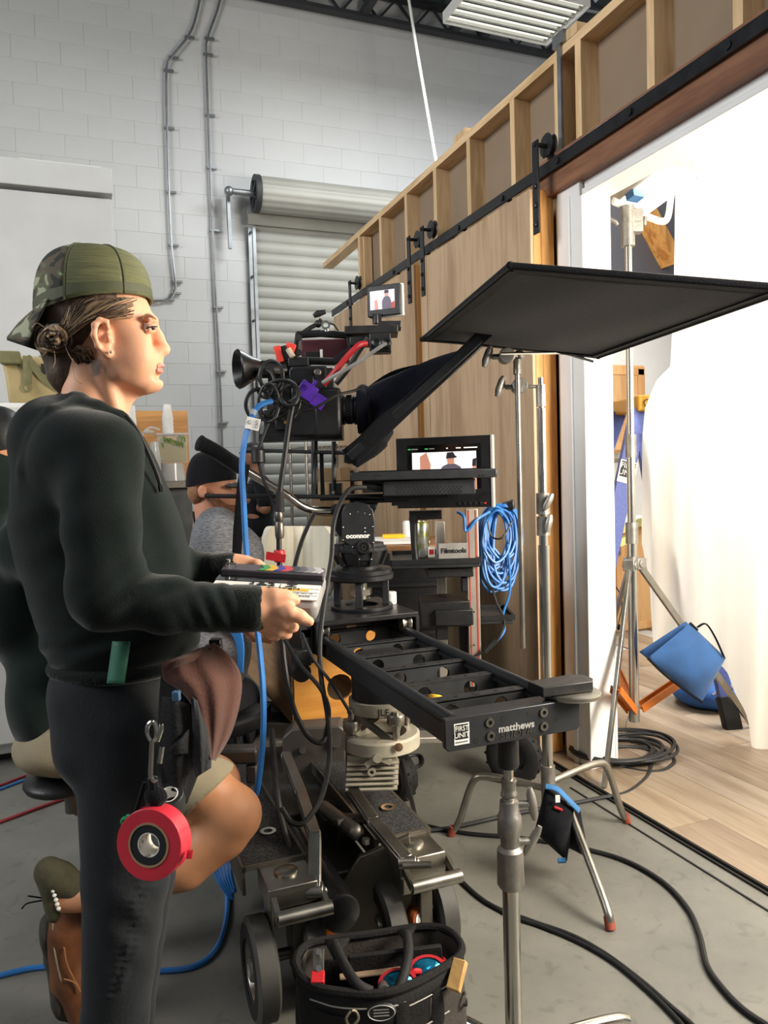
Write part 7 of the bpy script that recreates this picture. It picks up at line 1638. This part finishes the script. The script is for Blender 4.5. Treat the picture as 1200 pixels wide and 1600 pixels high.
S = SDF(); oc(S, [(76, 1440, fd_), (80, 1500, fd_), (98, 1560, fd_), (122, 1596, fd_)], [9, 10, 10, 9], .01); oe(S, 80, 1455, 12, .04, 25, fd_); oe(S, 98, 1550, 13, .042, 40, fd_); sdfobj('boot_sole', [S.mesh(.004)], M['sole'], bt_)
b = MB(); b.tube(cr([op_(83, 1440, fd_-.035), op_(85, 1480, fd_-.045), op_(97, 1535, fd_-.045), op_(118, 1585, fd_-.035)], 5), .0025, 6); b.build('welt_stitch', pm('stitch_cream', 'a39a82', .8), bt_, world=True)
b = MB(); b.tube(cr([op_(100, 1480, fd_-.05), op_(106, 1510, fd_-.052), op_(124, 1545, fd_-.045)], 5), .002, 6); b.tube(cr([op_(100, 1530, fd_-.05), op_(116, 1535, fd_-.05), op_(126, 1550, fd_-.045)], 5), .002, 6); b.build('seam', pm('leather_light', '9a6a40', .6), bt_, world=True)
S = SDF(); oc(S, [(130, 1395, fd_-.02), (92, 1372, fd_-.02), (76, 1360, fd_-.02)], [20, 24, 20], .02); oc(S, [(76, 1365, fd_-.02), (88, 1425, fd_-.02)], [17, 16], .02); sdfobj('second_boot', [S.mesh(.004)], M['sock'], opn)
b = MB()
for k2 in range(5): b.sph(op_(83+2.2*k2, 1392+7*k2, fd_-.055), .005, nu=8, nv=5)
b.build('eyelet', M['paper'], opn, world=True, kind='stuff')
b = MB(); b.tube(cr([op_(78, 1405, fd_-.03), op_(60, 1408, fd_-.03), op_(42, 1412, fd_-.03), op_(34, 1420, fd_-.03)], 5), .002, 5); b.tube(cr([op_(78, 1405, fd_-.03), op_(58, 1402, fd_-.04), op_(44, 1400, fd_-.04)], 5), .002, 5); b.build('lace', M['blackcloth'], opn, world=True, kind='stuff')
# dolly seat
se = thing('dolly_seat', 'black padded dolly seat under the person in tan shorts', 'seat', (op_(115, 1230).x, op_(115, 1230).y, 0))
b = MB(); q = op_(112, 1207); b.sph(q, (.105, .15, .034), VR, 26, 12); b.build('cushion', M['black'], se, world=True, sharp=70)
b = MB(); b.cyl(q-V((0, 0, .03)), V((q.x, q.y, q.z-.10)), .02, n=14); b.bar(V((q.x, q.y, q.z-.09)), P(385, 1240, 2.3), .04, .03); b.build('seat_arm', M['dsteel'], se, world=True)
b = MB(); bx(b, 340, 1172, 402, 1196, 2.22, .06); bx(b, 383, 1196, 402, 1226, 2.23, .05); b.build('seat_bracket', M['dsteel'], se, world=True, bevel=.008)
b = MB(); b.cyl(P(391, 1226, 2.25), V((P(391, 1226, 2.25).x, P(391, 1226, 2.25).y, .34)), .012, n=12); b.build('seat_post', M['steel'], se, world=True)
# ---------------------------------------------------------------- seated man in grey shirt
MD = 2.75
def mp_(x, y, dz=0.0): return P(x, y, MD+dz)
def mr_(r, dz=0): return r*(MD+dz)/FPX
def mc_(S, pts, rs, k=.02, op='u'): S.chain([mp_(*p) for p in pts], [mr_(r, p[2] if len(p) > 2 else 0) for r, p in zip(rs, pts)], k, op)
def me_(S, x, y, a_, b_, c_, dz=0, k=.02, op='u'): S.ell(mp_(x, y, dz), (mr_(a_), b_, mr_(c_)), k, None, op)
mn = thing('person', 'seated person in heather grey shirt and black cap behind the pan handle', 'person', (mp_(345, 1000).x, mp_(345, 1000).y, 0))
S = SDF(); me_(S, 330, 745, 35, .075, 42); me_(S, 344, 768, 26, .062, 34); me_(S, 352, 792, 17, .045, 16); mc_(S, [(330, 790), (330, 838)], [26, 29]); mc_(S, [(362, 758), (368, 770)], [4, 5], .01); me_(S, 368, 770, 4, .012, 4, k=.008)
for s_ in (-1, 1):
    me_(S, 316, 768, 7, .010, 11, .078*s_, k=.008); me_(S, 318, 768, 3.5, .008, 6, .088*s_, k=.004, op='s')
    mc_(S, [(345, 842, .20*s_), (350, 940, .23*s_), (400, 990, .12*s_)], [20, 17, 12]); mc_(S, [(400, 990, .12*s_), (412, 994, .10*s_)], [11, 10])
    for i in range(4): mc_(S, [(412, 990+3*i, .10*s_), (422, 994+3*i, .09*s_)], [4.2, 3.6], .004)
    mc_(S, [(330, 1080, .10*s_), (368, 1090, .30+.13*s_), (366, 1240, .30+.13*s_)], [34, 28, 20])
me_(S, 342, 930, 52, .15, 110); 
sdfobj('body', [S.mesh(.0065)], skinmat('skin_ruddy', 'c98e72'), mn)
M['heather'] = pm('heather_grey', '85868a', .9, 0, .0, 60, .3, 200, col2='55565a', stretch=(1, 1, 7), ramp=(.35, .62))
S = SDF(); me_(S, 344, 905, 54, .165, 85, k=.05); me_(S, 340, 1010, 52, .165, 80, k=.05); mc_(S, [(342, 842, -.15), (342, 842, .15)], [40, 40], .04); mc_(S, [(340, 826, -.09), (340, 826, .09)], [34, 34], .03); me_(S, 372, 868, 40, .10, 45, -.05, k=.04)
for s_ in (-1, 1): mc_(S, [(345, 846, .19*s_), (350, 910, .22*s_)], [30, 27], .03)
S.ell(mp_(335, 800), (mr_(30), .075, mr_(30)), .01, None, 's')
sdfobj('shirt', [S.mesh(.007)], M['heather'], mn, smooth=1)
b = MB(); b.tube(cr([mp_(302, 800, -.07), mp_(306, 828, -.11), mp_(314, 850, -.15), mp_(322, 864, -.165), mp_(323, 872, -.168)], 5), .004, 6); b.tube(cr([mp_(358, 806, -.06), mp_(361, 835, -.10), mp_(372, 880, -.14)], 5), .004, 6); b.build('lanyard', M['ink'], mn, world=True)
def crown2(a_, t):
    e = math.cos(t*PI/2)**.5 if t < 1 else 0; ca, sa = math.cos(a_), math.sin(a_); return mp_(330+39*ca*e, 759-(50)*math.sin(t*PI/2)**.9+(6*(-ca))*(1-t)-4)-AY*(.088*sa*e)
b = MB(); b.grid(lambda u, v: crown2(2*PI*u, v*.99), 32, 12); b.build('cap_crown', M['blackcloth'], mn, world=True, sharp=80)
b = MB(); b.grid(lambda u, v: mp_(352+8*(1-(2*u-1)**2)+34*v*(1-.5*(2*u-1)**2), 755+2*v+6*(2*u-1)**2, .075*(2*u-1)), 14, 6, .004); b.build('cap_brim', M['blackcloth'], mn, world=True)
b = MB(); S = SDF(); me_(S, 352, 793, 18, .05, 15, k=.01); mc_(S, [(330, 775, -.066), (345, 793, -.05)], [6, 9], .01); mc_(S, [(330, 775, .066), (345, 793, .05)], [6, 9], .01); sdfobj('beard', [S.mesh(.004)], pm('beard_ginger', '8e5c3e', .9, 0, .2, 80, .5, 300), mn)
S = SDF(); me_(S, 316, 768, 22, .076, 24, k=.02); S.ell(mp_(335, 790), (mr_(24), .09, mr_(30)), .01, None, 's'); sdfobj('hair', [S.mesh(.005)], pm('hair_short', '9a7050', .9, 0, .15, 90), mn)
b = MB(); b.sph(mp_(361, 757, -.032), mr_(3.6), nu=10, nv=7); b.build('eye', bpy.data.materials['eye_white'], mn, world=True)
S = SDF(); me_(S, 332, 1078, 50, .17, 36, k=.03)
for s_ in (-1, 1): mc_(S, [(330, 1080, .10*s_), (370, 1092, .30+.13*s_)], [42, 35], .02); mc_(S, [(370, 1092, .30+.13*s_), (366, 1250, .30+.13*s_)], [33, 27], .02)
sdfobj('trousers', [S.mesh(.008)], pm('dark_jeans', '2a2d33', .9, 0, .1, 20), mn)
for s_ in (-1, 1): q = G(366, 755+1562/(MD+.30+.13*s_)); S = SDF(); S.chain([q+V((0, 0, .05)), q+V((0, 0, .04))+AX*.16], [.045, .036], .02); sdfobj('shoe', [S.mesh(.009)], M['black'], mn)
stl = thing('black_stool', 'black round stool under the person in the grey shirt', 'stool', (mp_(335, 1100).x, mp_(335, 1100).y, 0)); zq2 = mp_(335, 1112).z
b = MB(); b.lathe([(0, zq2-.05), (.17, zq2-.05), (.175, zq2-.04), (.175, zq2-.008), (.165, zq2), (0, zq2)], n=28); b.build('seat', M['black'], stl)
for k2 in range(4): a_ = k2*PI/2+.4; MB().cyl((.13*math.cos(a_), .13*math.sin(a_), zq2-.05), (.19*math.cos(a_), .19*math.sin(a_), 0), .012, n=10).build('leg', M['black'], stl)
# ---------------------------------------------------------------- far man by the roller door
FD = 6.2
def fp2(x, y, dz=0.0): return P(x, y, FD+dz)
def fr2(r): return r*FD/FPX
fm = thing('person', 'distant person in black cap and black shirt with folded arms by the roller door', 'person', (fp2(408, 900).x, fp2(408, 900).y, 0))
def fcn(S, pts, rs, k=.02): S.chain([fp2(*p) for p in pts], [fr2(r) for r in rs], k)
S = SDF(); S.ell(fp2(395, 712), (fr2(15), .08, fr2(18)), .02); S.ell(fp2(391, 720), (fr2(11), .065, fr2(13)), .02); fcn(S, [(398, 725), (400, 740)], [10, 11]); S.ell(fp2(379, 717), (fr2(3), .015, fr2(3)), .01)
for s_ in (-1, 1): fcn(S, [(408, 752, .2*s_), (414, 795, .24*s_), (388, 780, -.14*s_)], [8, 8, 6]); fcn(S, [(388, 780, -.14*s_), (382, 776, -.14*s_)], [5.5, 5])
S.ell(fp2(405, 800), (fr2(20), .16, fr2(55)), .03)
for s_ in (-1, 1): fcn(S, [(408, 850, .09*s_), (408, 935, .10*s_), (410, 1000, .10*s_)], [14, 11, 8])
sdfobj('body', [S.mesh(.011)], skinmat('skin_brown', '8a5f49'), fm)
S = SDF(); S.ell(fp2(406, 785), (fr2(24), .18, fr2(42)), .03); S.ell(fp2(406, 825), (fr2(24), .18, fr2(28)), .03); S.chain([fp2(406, 756, -.15), fp2(406, 756, .15)], [fr2(14)]*2, .04)
for s_ in (-1, 1): fcn(S, [(408, 754, .2*s_), (413, 785, .235*s_)], [11, 11])
sdfobj('shirt', [S.mesh(.011)], M['blackcloth'], fm)
S = SDF(); S.ell(fp2(407, 850), (fr2(23), .17, fr2(20)), .03)
for s_ in (-1, 1): fcn(S, [(408, 850, .09*s_), (408, 935, .10*s_), (410, 990, .10*s_)], [17, 14, 12])
sdfobj('trousers', [S.mesh(.012)], pm('khaki_brown', '5a5140', .9), fm)
S = SDF(); S.ell(fp2(395, 703), (fr2(17), .09, fr2(12)), .01); S.ell(fp2(381, 708), (fr2(8), .07, fr2(2.5)), .01); sdfobj('cap', [S.mesh(.008)], M['black'], fm)
S = SDF(); S.ell(fp2(388, 728), (fr2(9), .06, fr2(7)), .01); sdfobj('beard', [S.mesh(.008)], pm('beard_black', '1d1714', .9), fm)
for s_ in (-1, 1): q = G(410, 755+1562/(FD+.1*s_)); S = SDF(); S.chain([q+V((0, 0, .05)), q+V((0, 0, .045))-AX*.17], [.05, .04], .02); sdfobj('shoe', [S.mesh(.012)], M['black'], fm)
# ================================================================== TOOL BAG
rim = [(463, 1503), (478, 1480), (520, 1469), (580, 1462), (650, 1451), (692, 1453), (716, 1470), (721, 1490), (702, 1508), (645, 1540), (592, 1555), (532, 1552), (492, 1544), (470, 1527)]
ZR = .30
rp_ = cr([PA(x, y, 2, ZR) for x, y in rim], 4, True); cen_ = sum(rp_, V())/len(rp_)
tbg = thing('tool_bag', 'open black fabric tool tote full of tools in front of the dolly wheels', 'tool bag', (cen_.x, cen_.y, 0))
def bagw(u, v, ins=0.0):
    f = (u % 1.0)*len(rp_); i = int(f) % len(rp_); p = rp_[i].lerp(rp_[(i+1) % len(rp_)], f-int(f)); k_ = 1-.10*v+.05*math.sin(PI*v)-ins
    q = V((cen_.x, cen_.y, 0))+V((p.x-cen_.x, p.y-cen_.y, 0))*k_; return V((q.x+.004*math.sin(23*u*2+4*v), q.y, .012+(ZR-.012)*(1-v)))
M['bag'] = pm('bag_nylon', '1c1b1c', .8, 0, .2, 30, .4, 160, spec=.3); M['bagg'] = pm('bag_grey_panel', '4a443f', .85, 0, .12, 30, .3, 160); M['pipe'] = pm('white_piping', 'b9b6b0', .6)
b = MB(); b.grid(lambda u, v: bagw(u, v), 64, 8); o = b.build('outer_wall', M['bag'], tbg, world=True, sharp=80); s_ = o.modifiers.new('solid', 'SOLIDIFY'); s_.thickness = .006; s_.offset = 0
b = MB(); b.grid(lambda u, v: bagw(u, v*.9, .045), 56, 6); b.build('inner_lining', M['bagg'], tbg, world=True, sharp=80)
b = MB(); b.add([bagw(i/40, .96) for i in range(40)], [tuple(range(40))]); b.add([bagw(i/40, .55, .05) for i in range(40)], [tuple(range(40))]); b.build('base_panel', M['bag'], tbg, world=True)
b = MB(); b.tube([p+V((0, 0, .003)) for p in rp_], .0085, 8, True); b.build('rim_binding', M['bag'], tbg, world=True)
L_ = len(rp_)
def on(i0, i1, v, out=.0): return [bagw(t/40*(i1-i0)+i0, v, -out) for t in range(41)]
b = MB(); b.tube(on(9.2/14, 12.2/14, .085, .03), .0014, 5); b.tube(on(7.4/14, 9.2/14, .12, .03), .0014, 5); b.tube(on(8.2/14, 10.4/14, .30, .06), .0014, 5); b.build('piping', M['pipe'], tbg, world=True, kind='stuff')
for i0, i1, v0 in ((7.0/14, 8.6/14, .14), (8.7/14, 10.3/14, .22), (10.4/14, 12.0/14, .14)):
    b = MB(); b.grid(lambda u, v: bagw(i0+(i1-i0)*u, v0+(.95-v0)*v, -.035-.05*math.sin(PI*u)*(.4+.6*v)), 12, 8); b.build('outer_pocket', M['bagg'] if i0 < .52 else M['bag'], tbg, world=True, sharp=80)
q = PA(617, 1571, 1, bagw(9.9/14, .1).y-.015); q = bagw(10.0/14, .10, -.05); n_ = (q-V((cen_.x, cen_.y, q.z))).normalized(); Rb = frame(n_, V((0, 0, 1)).cross(n_))
b = MB(); b.lathe([(0, .004), (.020, .004), (.022, 0), (0, 0)], q, Rb @ MX.Diagonal((1.35, .8, 1)), 28); bg_ = b.build('oval_badge', M['black'], tbg, world=True); b = MB(); b.lathe([(.018, .0045), (.019, .006), (.020, .0045), (.018, .0045)], q, Rb @ MX.Diagonal((1.35, .8, 1)), 28); b.build('badge_ring', M['lightgrey'], bg_, world=True)
b = MB()
for k_ in range(3): b.box(q+Rb @ V((0, .006-.006*k_, .0042)), (.030, .002, .001), Rb)
b.build('badge_lines', M['lightgrey'], bg_, world=True, kind='stuff')
for (pts, nm) in (([(523, 1474), (531, 1494), (555, 1535), (580, 1550)], 0), ([(636, 1460), (638, 1488), (632, 1520), (622, 1546)], 0)):
    z_ = [ZR+.01, ZR+.02, ZR+.015, ZR]
    MB().tube(cr([PA(x, y, 2, z) for (x, y), z in zip(pts, z_)], 6), .0105, 10).build('handle', M['rubber'], tbg, world=True)
for pts in ([(508, 1470), (522, 1500), (546, 1468)], [(621, 1456), (637, 1474), (650, 1448)]):
    a_, c, e_ = [PA(x, y, 2, ZR+.014) for x, y in pts]; b = MB(); b.add([a_, e_, c], [(0, 1, 2)]); b.tube([a_, c, e_], .0016, 5); o = b.build('handle_tab', M['bag'], tbg, world=True); s_ = o.modifiers.new('solid', 'SOLIDIFY'); s_.thickness = .004
b = MB(); b.bar(PA(545, 1512, 2, ZR-.02), PA(690, 1494, 2, ZR-.02), .012, .05); b.bar(PA(500, 1530, 2, ZR-.05), PA(690, 1510, 2, ZR-.05), .006, .08); b.build('divider', M['bag'], tbg, world=True, bevel=.002)
b = MB(); b.tube(cr([PA(548, 1580, 1, bagw(10.6/14, .2).y-.03), PA(541, 1592, 1, bagw(10.6/14, .2).y-.035), PA(548, 1604, 1, bagw(10.6/14, .2).y-.035), PA(560, 1592, 1, bagw(10.6/14, .2).y-.035), PA(556, 1580, 1, bagw(10.6/14, .2).y-.03)], 5, True), .0028, 8); b.build('snap_ring', pm('brass_ring', 'b0a48c', .3, 1), tbg, world=True)
t = thing('multi_tool', 'small steel hand tool with a red end standing in the left of the tool tote', 'hand tool', PA(497, 1530, 2, ZR-.02)); b = MB(); b.bar(PA(498, 1484, 2, ZR+.015), PA(497, 1540, 2, ZR-.005), .024, .008); b.build('blade', M['steel'], t, world=True, bevel=.002); b = MB(); b.bar(PA(497, 1519, 2, ZR+.014), PA(496, 1538, 2, ZR+.008), .027, .012); b.build('red_end', M['red'], t, world=True, bevel=.002); b = MB()
for y in (1487, 1513): b.cyl(PA(498, y, 2, ZR+.024), PA(498, y, 2, ZR+.010), .006, n=10)
b.build('rivet', M['chrome'], t, world=True, each=True)
t = thing('safety_glasses', 'red framed safety glasses with blue mirrored lenses lying in the tool tote', 'glasses', PA(645, 1525, 2, ZR-.03)); gz = ZR-.012
M['mirror'] = pm('blue_mirror_lens', '2f9fd0', .08, .7, .25, 30)
for c_ in ((622, 1536, .033), (668, 1515, .033)):
    q = PA(c_[0], c_[1], 2, gz); Rg = frame(V((-.25, -.75, .6)), V((.93, -.3, 0))) @ MX.Diagonal((1.25, .85, 1)); b = MB(); b.lathe([(0, .004), (.020, .001), (.027, -.005)], q, Rg, 24); b.build('lens', M['mirror'], t, world=True); b = MB(); b.lathe([(.026, -.006), (.031, -.006), (.032, 0), (.026, 0), (.026, -.006)], q, Rg, 24); b.build('rim', M['red'], t, world=True)
b = MB(); b.tube(cr([PA(638, 1524, 2, gz), PA(648, 1518, 2, gz+.006), PA(656, 1518, 2, gz)], 5), .006, 8); b.tube(cr([PA(690, 1508, 2, gz), PA(694, 1500, 2, gz-.01), PA(680, 1494, 2, gz-.03)], 5), .005, 8); b.build('bridge', M['red'], t, world=True, each=True)
tag(MB().bar(PA(530, 1527, 2, ZR-.03), PA(626, 1515, 2, ZR-.03), .016, .006).build('wooden_stick', pm('pale_wood', 'a48c72', .7, 0, .1, 20), bevel=.002), 'flat pale wooden stick lying across the tool tote', 'stick')
tag(MB().cyl(PA(600, 1549, 2, ZR-.01), PA(600, 1535, 2, ZR-.03), .013, n=16).build('grey_marker', pm('marker_grey', '6a6562', .5), bevel=.002), 'grey marker end poking up at the front of the tool tote', 'marker')
wq = PA(713, 1508, 2, ZR-.01); tag(MB().bar(PA(720, 1500, 2, ZR+.008), PA(708, 1548, 2, ZR-.03), .028, .018).build('wood_block', woodmat('block_wood', 'cfa86c', 'ab8248', 'Y', 9, 4), bevel=.002), 'pale wooden clothes-pin block clipped to the right rim of the tool tote', 'wood block')
b = MB(); q = bagw(7.7/14, .28, -.07); b.ring(q, frame(V((1, -.2, 0))), .010, .014, .004, 20); b.build('d_ring', M['dsteel'], tbg, world=True)
b = MB(); b.tube(cr([bagw(8.5/14, .10, -.03), bagw(8.5/14, .3, -.09), bagw(8.8/14, .5, -.06)], 5), .014, 6, flat=.2); b.tube(cr([bagw(9.3/14, .08, -.03), bagw(9.4/14, .35, -.08), bagw(9.1/14, .6, -.06)], 5), .014, 6, flat=.2); b.build('web_strap', M['bag'], tbg, world=True, each=True)
# ================================================================== SANDBAG ON THE C-STAND
sg_ = thing('black_sandbag', 'black sandbag with bright blue top edge hung over the C-stand leg', 'sandbag', P(880, 1290, 2.4)); dS = 2.42
b = MB(); pillow(b, (P(852, 1230, dS), P(897, 1264, dS-.03), P(886, 1346, dS-.05), P(835, 1300, dS-.02)), .035, 12); b.build('front_pouch', M['blackcloth'], sg_, world=True, sharp=60)
b = MB(); pillow(b, (P(880, 1250, dS+.02), P(907, 1268, dS), P(921, 1342, dS-.03), P(884, 1322, dS)), .035, 12); b.build('rear_pouch', M['blackcloth'], sg_, world=True, sharp=60)
M['bluetrim'] = pm('blue_trim', '2f6ea6', .7, 0, .1, 20)
b = MB(); b.tube(cr([P(853, 1229, dS-.01), P(870, 1233, dS-.02), P(886, 1248, dS-.03), P(904, 1266, dS-.03)], 5), .014, 10, flat=.5); b.tube([P(884, 1344, dS-.06), P(872, 1345, dS-.06)], .008, 8); b.build('blue_trim', M['bluetrim'], sg_, world=True, each=True)
b = MB(); b.tube([P(866, 1261, dS-.045), P(879, 1266, dS-.05)], .004, 6); b.build('red_thread', M['red'], sg_, world=True)
b = MB(); bx(b, 868, 1243, 875, 1254, dS-.05, .003); b.build('label_tag', M['paper'], sg_, world=True)
# ================================================================== CABLES
bc = [(424, 627, 2.30), (404, 635, 2.26), (393, 655, 2.22), (383, 685, 2.2), (378, 730, 2.2), (381, 790, 2.2), (385, 860, 2.2), (395, 930, 2.18), (405, 1010, 2.14), (411, 1080, 2.1), (411, 1150, 2.08), (404, 1220, 2.08), (396, 1250, 2.1), (370, 1320, 2.2), (335, 1345, 2.3)]
cab(bc, .0085, M['bluecable'], 'blue camera cable dropping from the camera past the slate to the floor')
ctg = thing('cable_label', 'white hand-lettered tag wrapped on the blue camera cable', 'label', P(394, 662, 2.2)); b = MB(); b.box(P(395, 662, 2.195), (.040, .003, .034), VR @ ry(.25)); tb_ = b.build('tag', M['paper'], ctg, world=True); text('lettering', 'C', .015, P(389.5, 660, 2.191), RV, M['ink'], tb_, True); text('lettering', 'CAM', .011, P(401, 663, 2.191), RV @ rz(1.4), M['ink'], tb_, True)
b = MB(); b.cyl(P(397, 642, 2.235), P(394, 650, 2.225), .0095, n=10); b.build('clear_sleeve', M['clear'], ctg, world=True)
tag(MB().tube([P(383, 725, 2.26), P(378, 760, 2.26), P(372, 830, 2.28), P(369, 880, 2.3)], [.014, .0145, .015, .013], 8, flat=.15, up=(.3, .9, 0)).build('black_strap', M['blackcloth']), 'flat black strap hanging down from the pan handle grip', 'strap')
cab([(462, 610, 2.34), (452, 660, 2.32), (444, 720, 2.3), (437, 775, 2.3), (436, 850, 2.3), (438, 910, 2.3), (440, 985, 2.28), (446, 1050, 2.24), (458, 1105, 2.2), (480, 1148, 2.18), (502, 1160, 2.18), (515, 1140, 2.2)], .0085, M['cable'], 'thick black cable hanging from the camera with an inline connector and red tie')
b = MB(); b.lathe([(.012, 0), (.014, .01), (.014, .045), (.011, .05), (.013, .055), (.013, .075), (.008, .085)], P(437, 836, 2.3)-V((0, 0, .01)), I3, 16); tag(b.build('inline_connector', M['dsteel']), 'metal inline connector on the thick black camera cable', 'connector')
tag(MB().tube([P(437, 800, 2.3), P(437, 768, 2.3)], [.015, .012], 12).build('connector_boot', M['rubber']), 'black rubber boot just above the metal inline connector', 'boot')
b = MB(); b.lathe([(.015, 0), (.017, .004), (.017, .032), (.015, .036)], P(437, 878, 2.3), I3, 16); b.bar(P(416, 868, 2.29), P(446, 873, 2.28), .004, .024); tag(b.build('red_cable_tie', M['red']), 'red hook-and-loop tie around the hanging black cable', 'cable tie')
cab([(428, 640, 2.35), (408, 690, 2.33), (403, 712, 2.33), (410, 745, 2.32), (425, 780, 2.31), (434, 800, 2.3)], .005, M['cable'], 'thin black cable with a ferrite lump beside the pan handle')
b = MB(); b.tube([P(403, 703, 2.33), P(404, 724, 2.33)], [.021, .021], 14); tag(b.build('ferrite_core', M['black'], bevel=.003), 'black ferrite lump clipped on the thin cable above the pan handle', 'ferrite core')
cab([(492, 800, 2.5), (482, 820, 2.5), (470, 850, 2.5), (459, 895, 2.5), (455, 960, 2.5)], .0075, M['cable'], 'black cable slanting down in front of the white chair')
cab([(572, 762, 2.36), (548, 764, 2.34), (532, 785, 2.33), (521, 820, 2.32), (518, 870, 2.30), (509, 925, 2.26), (500, 1000, 2.2), (502, 1060, 2.15), (512, 1120, 2.1), (515, 1180, 2.08), (504, 1240, 2.04), (478, 1283, 2.0), (456, 1285, 2.0), (440, 1262, 2.02)], .0075, M['cable'], 'long black cable from the prompter monitor looping down over the dolly')
cab([(472, 990, 2.22), (490, 1030, 2.16), (520, 1070, 2.14), (548, 1115, 2.16)], .005, M['cableg'], 'thin grey cable crossing the front of the plywood crate')
cab([(445, 1000, 2.2), (470, 1040, 2.14), (500, 1075, 2.1), (514, 1110, 2.1), (508, 1150, 2.1)], .006, M['cable'], 'black cable crossing the corner of the plywood crate')
cab([(424, 1140, 2.3), (428, 1190, 2.2), (433, 1240, 2.1), (442, 1290, 2.05), (458, 1340, 2.0), (466, 1365, 1.98)], .009, M['cableg'], 'thick dark hose running down beside the left dolly arm')
for i, (cx_, cy_, rx_, ry_, d_) in enumerate(((404, 632, 20, 24, 2.33), (420, 630, 16, 30, 2.32), (440, 612, 26, 18, 2.33), (415, 600, 14, 22, 2.34), (452, 618, 14, 16, 2.32), (432, 640, 24, 12, 2.34), (424, 588, 18, 24, 2.35))):
    pts = [(cx_+rx_*math.cos(t*PI/4+i), cy_+ry_*math.sin(t*PI/4+i), d_+.008*math.sin(t)) for t in range(8)]
    MB().tube(cr([P(*p) for p in pts], 5, True), .0048 if i % 2 else .0062, 8, True).build('cable_loop', M['cable'], cm, world=True)
b = MB()
for pts in (((430, 650), (450, 640), (470, 628), (480, 632)), ((440, 655), (455, 636), (470, 612)), ((412, 610), (440, 630), (455, 650), (470, 640)), ((470, 625), (466, 640), (460, 652))): b.tube(cr([P(x, y, 2.35) for x, y in pts], 5), .0045, 7)
b.build('cable_run', M['cable'], cm, world=True, each=True)
MB().tube(cr([P(572, 537, 2.42), P(560, 540, 2.40), P(540, 560, 2.40), P(524, 580, 2.4), P(506, 600, 2.42)], 6), .0095, 9).build('red_lead', M['red'], cm, world=True)
MB().tube(cr([P(603, 537, 2.42), P(590, 545, 2.40), P(560, 566, 2.39), P(530, 583, 2.39), P(504, 598, 2.41)], 6), .006, 9).build('grey_lead', pm('grey_lead', '9a9a98', .5), cm, world=True)
MB().tube(cr([P(575, 528, 2.43), P(560, 550, 2.43), P(545, 575, 2.43), P(525, 600, 2.44)], 6), .009, 9).build('black_lead', M['cable'], cm, world=True)
MB().tube(cr([P(468, 643, 2.36), P(495, 636, 2.36), P(525, 618, 2.37), P(548, 612, 2.40), P(565, 607, 2.44)], 6), .0045, 8).build('lens_lead', M['cable'], cm, world=True)
cab([(627, 1185, 2.35), (634, 1215, 2.4), (643, 1250, 2.5), (650, 1280, 2.7)], .0075, M['cable'], 'black cable dropping from the levelling head to the floor')
# floor cables
def fcab(pts, r, m, lab): return tag(MB().tube(cr([G(x, y, r) for x, y in pts], 8), r, 8).build('cable', m), lab, 'cable')
fcab([(-40, 1535), (0, 1524), (65, 1511), (150, 1512), (230, 1517), (300, 1511), (338, 1482), (354, 1430), (352, 1380), (335, 1345)], .0075, M['bluecable'], 'blue cable curving across the floor behind the trouser leg')
b = MB()
for i in range(6): b.tube(cr([P(328+6*i, 1330, 2.35), P(336+5*i, 1365, 2.32), P(352+3*i, 1392, 2.3), P(364, 1404-3*i, 2.3)], 5), .006, 7)
tag(b.build('blue_cable_bundle', M['bluecable'], kind='stuff'), 'bundle of blue cable hanging behind the bare knee', 'cable bundle')
t = thing('cable_coil', 'blue cable coil hanging just behind the brown pouch flap', 'cable coil', P(360, 1010, 2.4))
for i in range(8): MB().tube(cr([P(345+3*i, 980, 2.4), P(360+2*i, 985, 2.4), P(372+i, 1010, 2.4), P(374+i*.5, 1050, 2.42)], 5), .006, 7).build('loop', M['bluecable'], t, world=True)
fcab([(-40, 1296), (0, 1284), (60, 1262), (125, 1240), (200, 1220)], .007, M['redcable'], 'red cable lying on the floor below the dolly seat')
fcab([(-40, 1240), (0, 1227), (50, 1209), (120, 1190)], .006, M['redcable'], 'thinner red cable farther back on the floor at the left')
fcab([(-40, 1246), (0, 1233), (50, 1215), (120, 1196)], .006, M['bluecable'], 'blue cable beside the thinner red cable at the left')
fcab([(690, 1345), (706, 1362), (760, 1410), (830, 1439), (890, 1460), (945, 1490), (1005, 1535), (1045, 1570), (1090, 1610), (1120, 1650)], .0065, M['cable'], 'black cable sweeping from the dolly past the chrome stand')
fcab([(765, 1413), (800, 1432), (845, 1447), (905, 1472), (960, 1504), (1010, 1545), (1050, 1584), (1085, 1625)], .006, M['cable'], 'second black cable closely following the sweeping black cable')
fcab([(600, 1270), (665, 1290), (730, 1302), (800, 1308), (860, 1316), (930, 1330), (985, 1348), (1038, 1380), (1075, 1420), (1093, 1460), (1105, 1508), (1130, 1545), (1165, 1580), (1215, 1612)], .0075, M['cable'], 'thick black cable snaking past the sandbag to the lower right')
fcab([(590, 1195), (620, 1185), (655, 1180), (658, 1195), (630, 1202), (600, 1200)], .007, M['cable'], 'loop of black cable on the dark floor behind the levelling head')
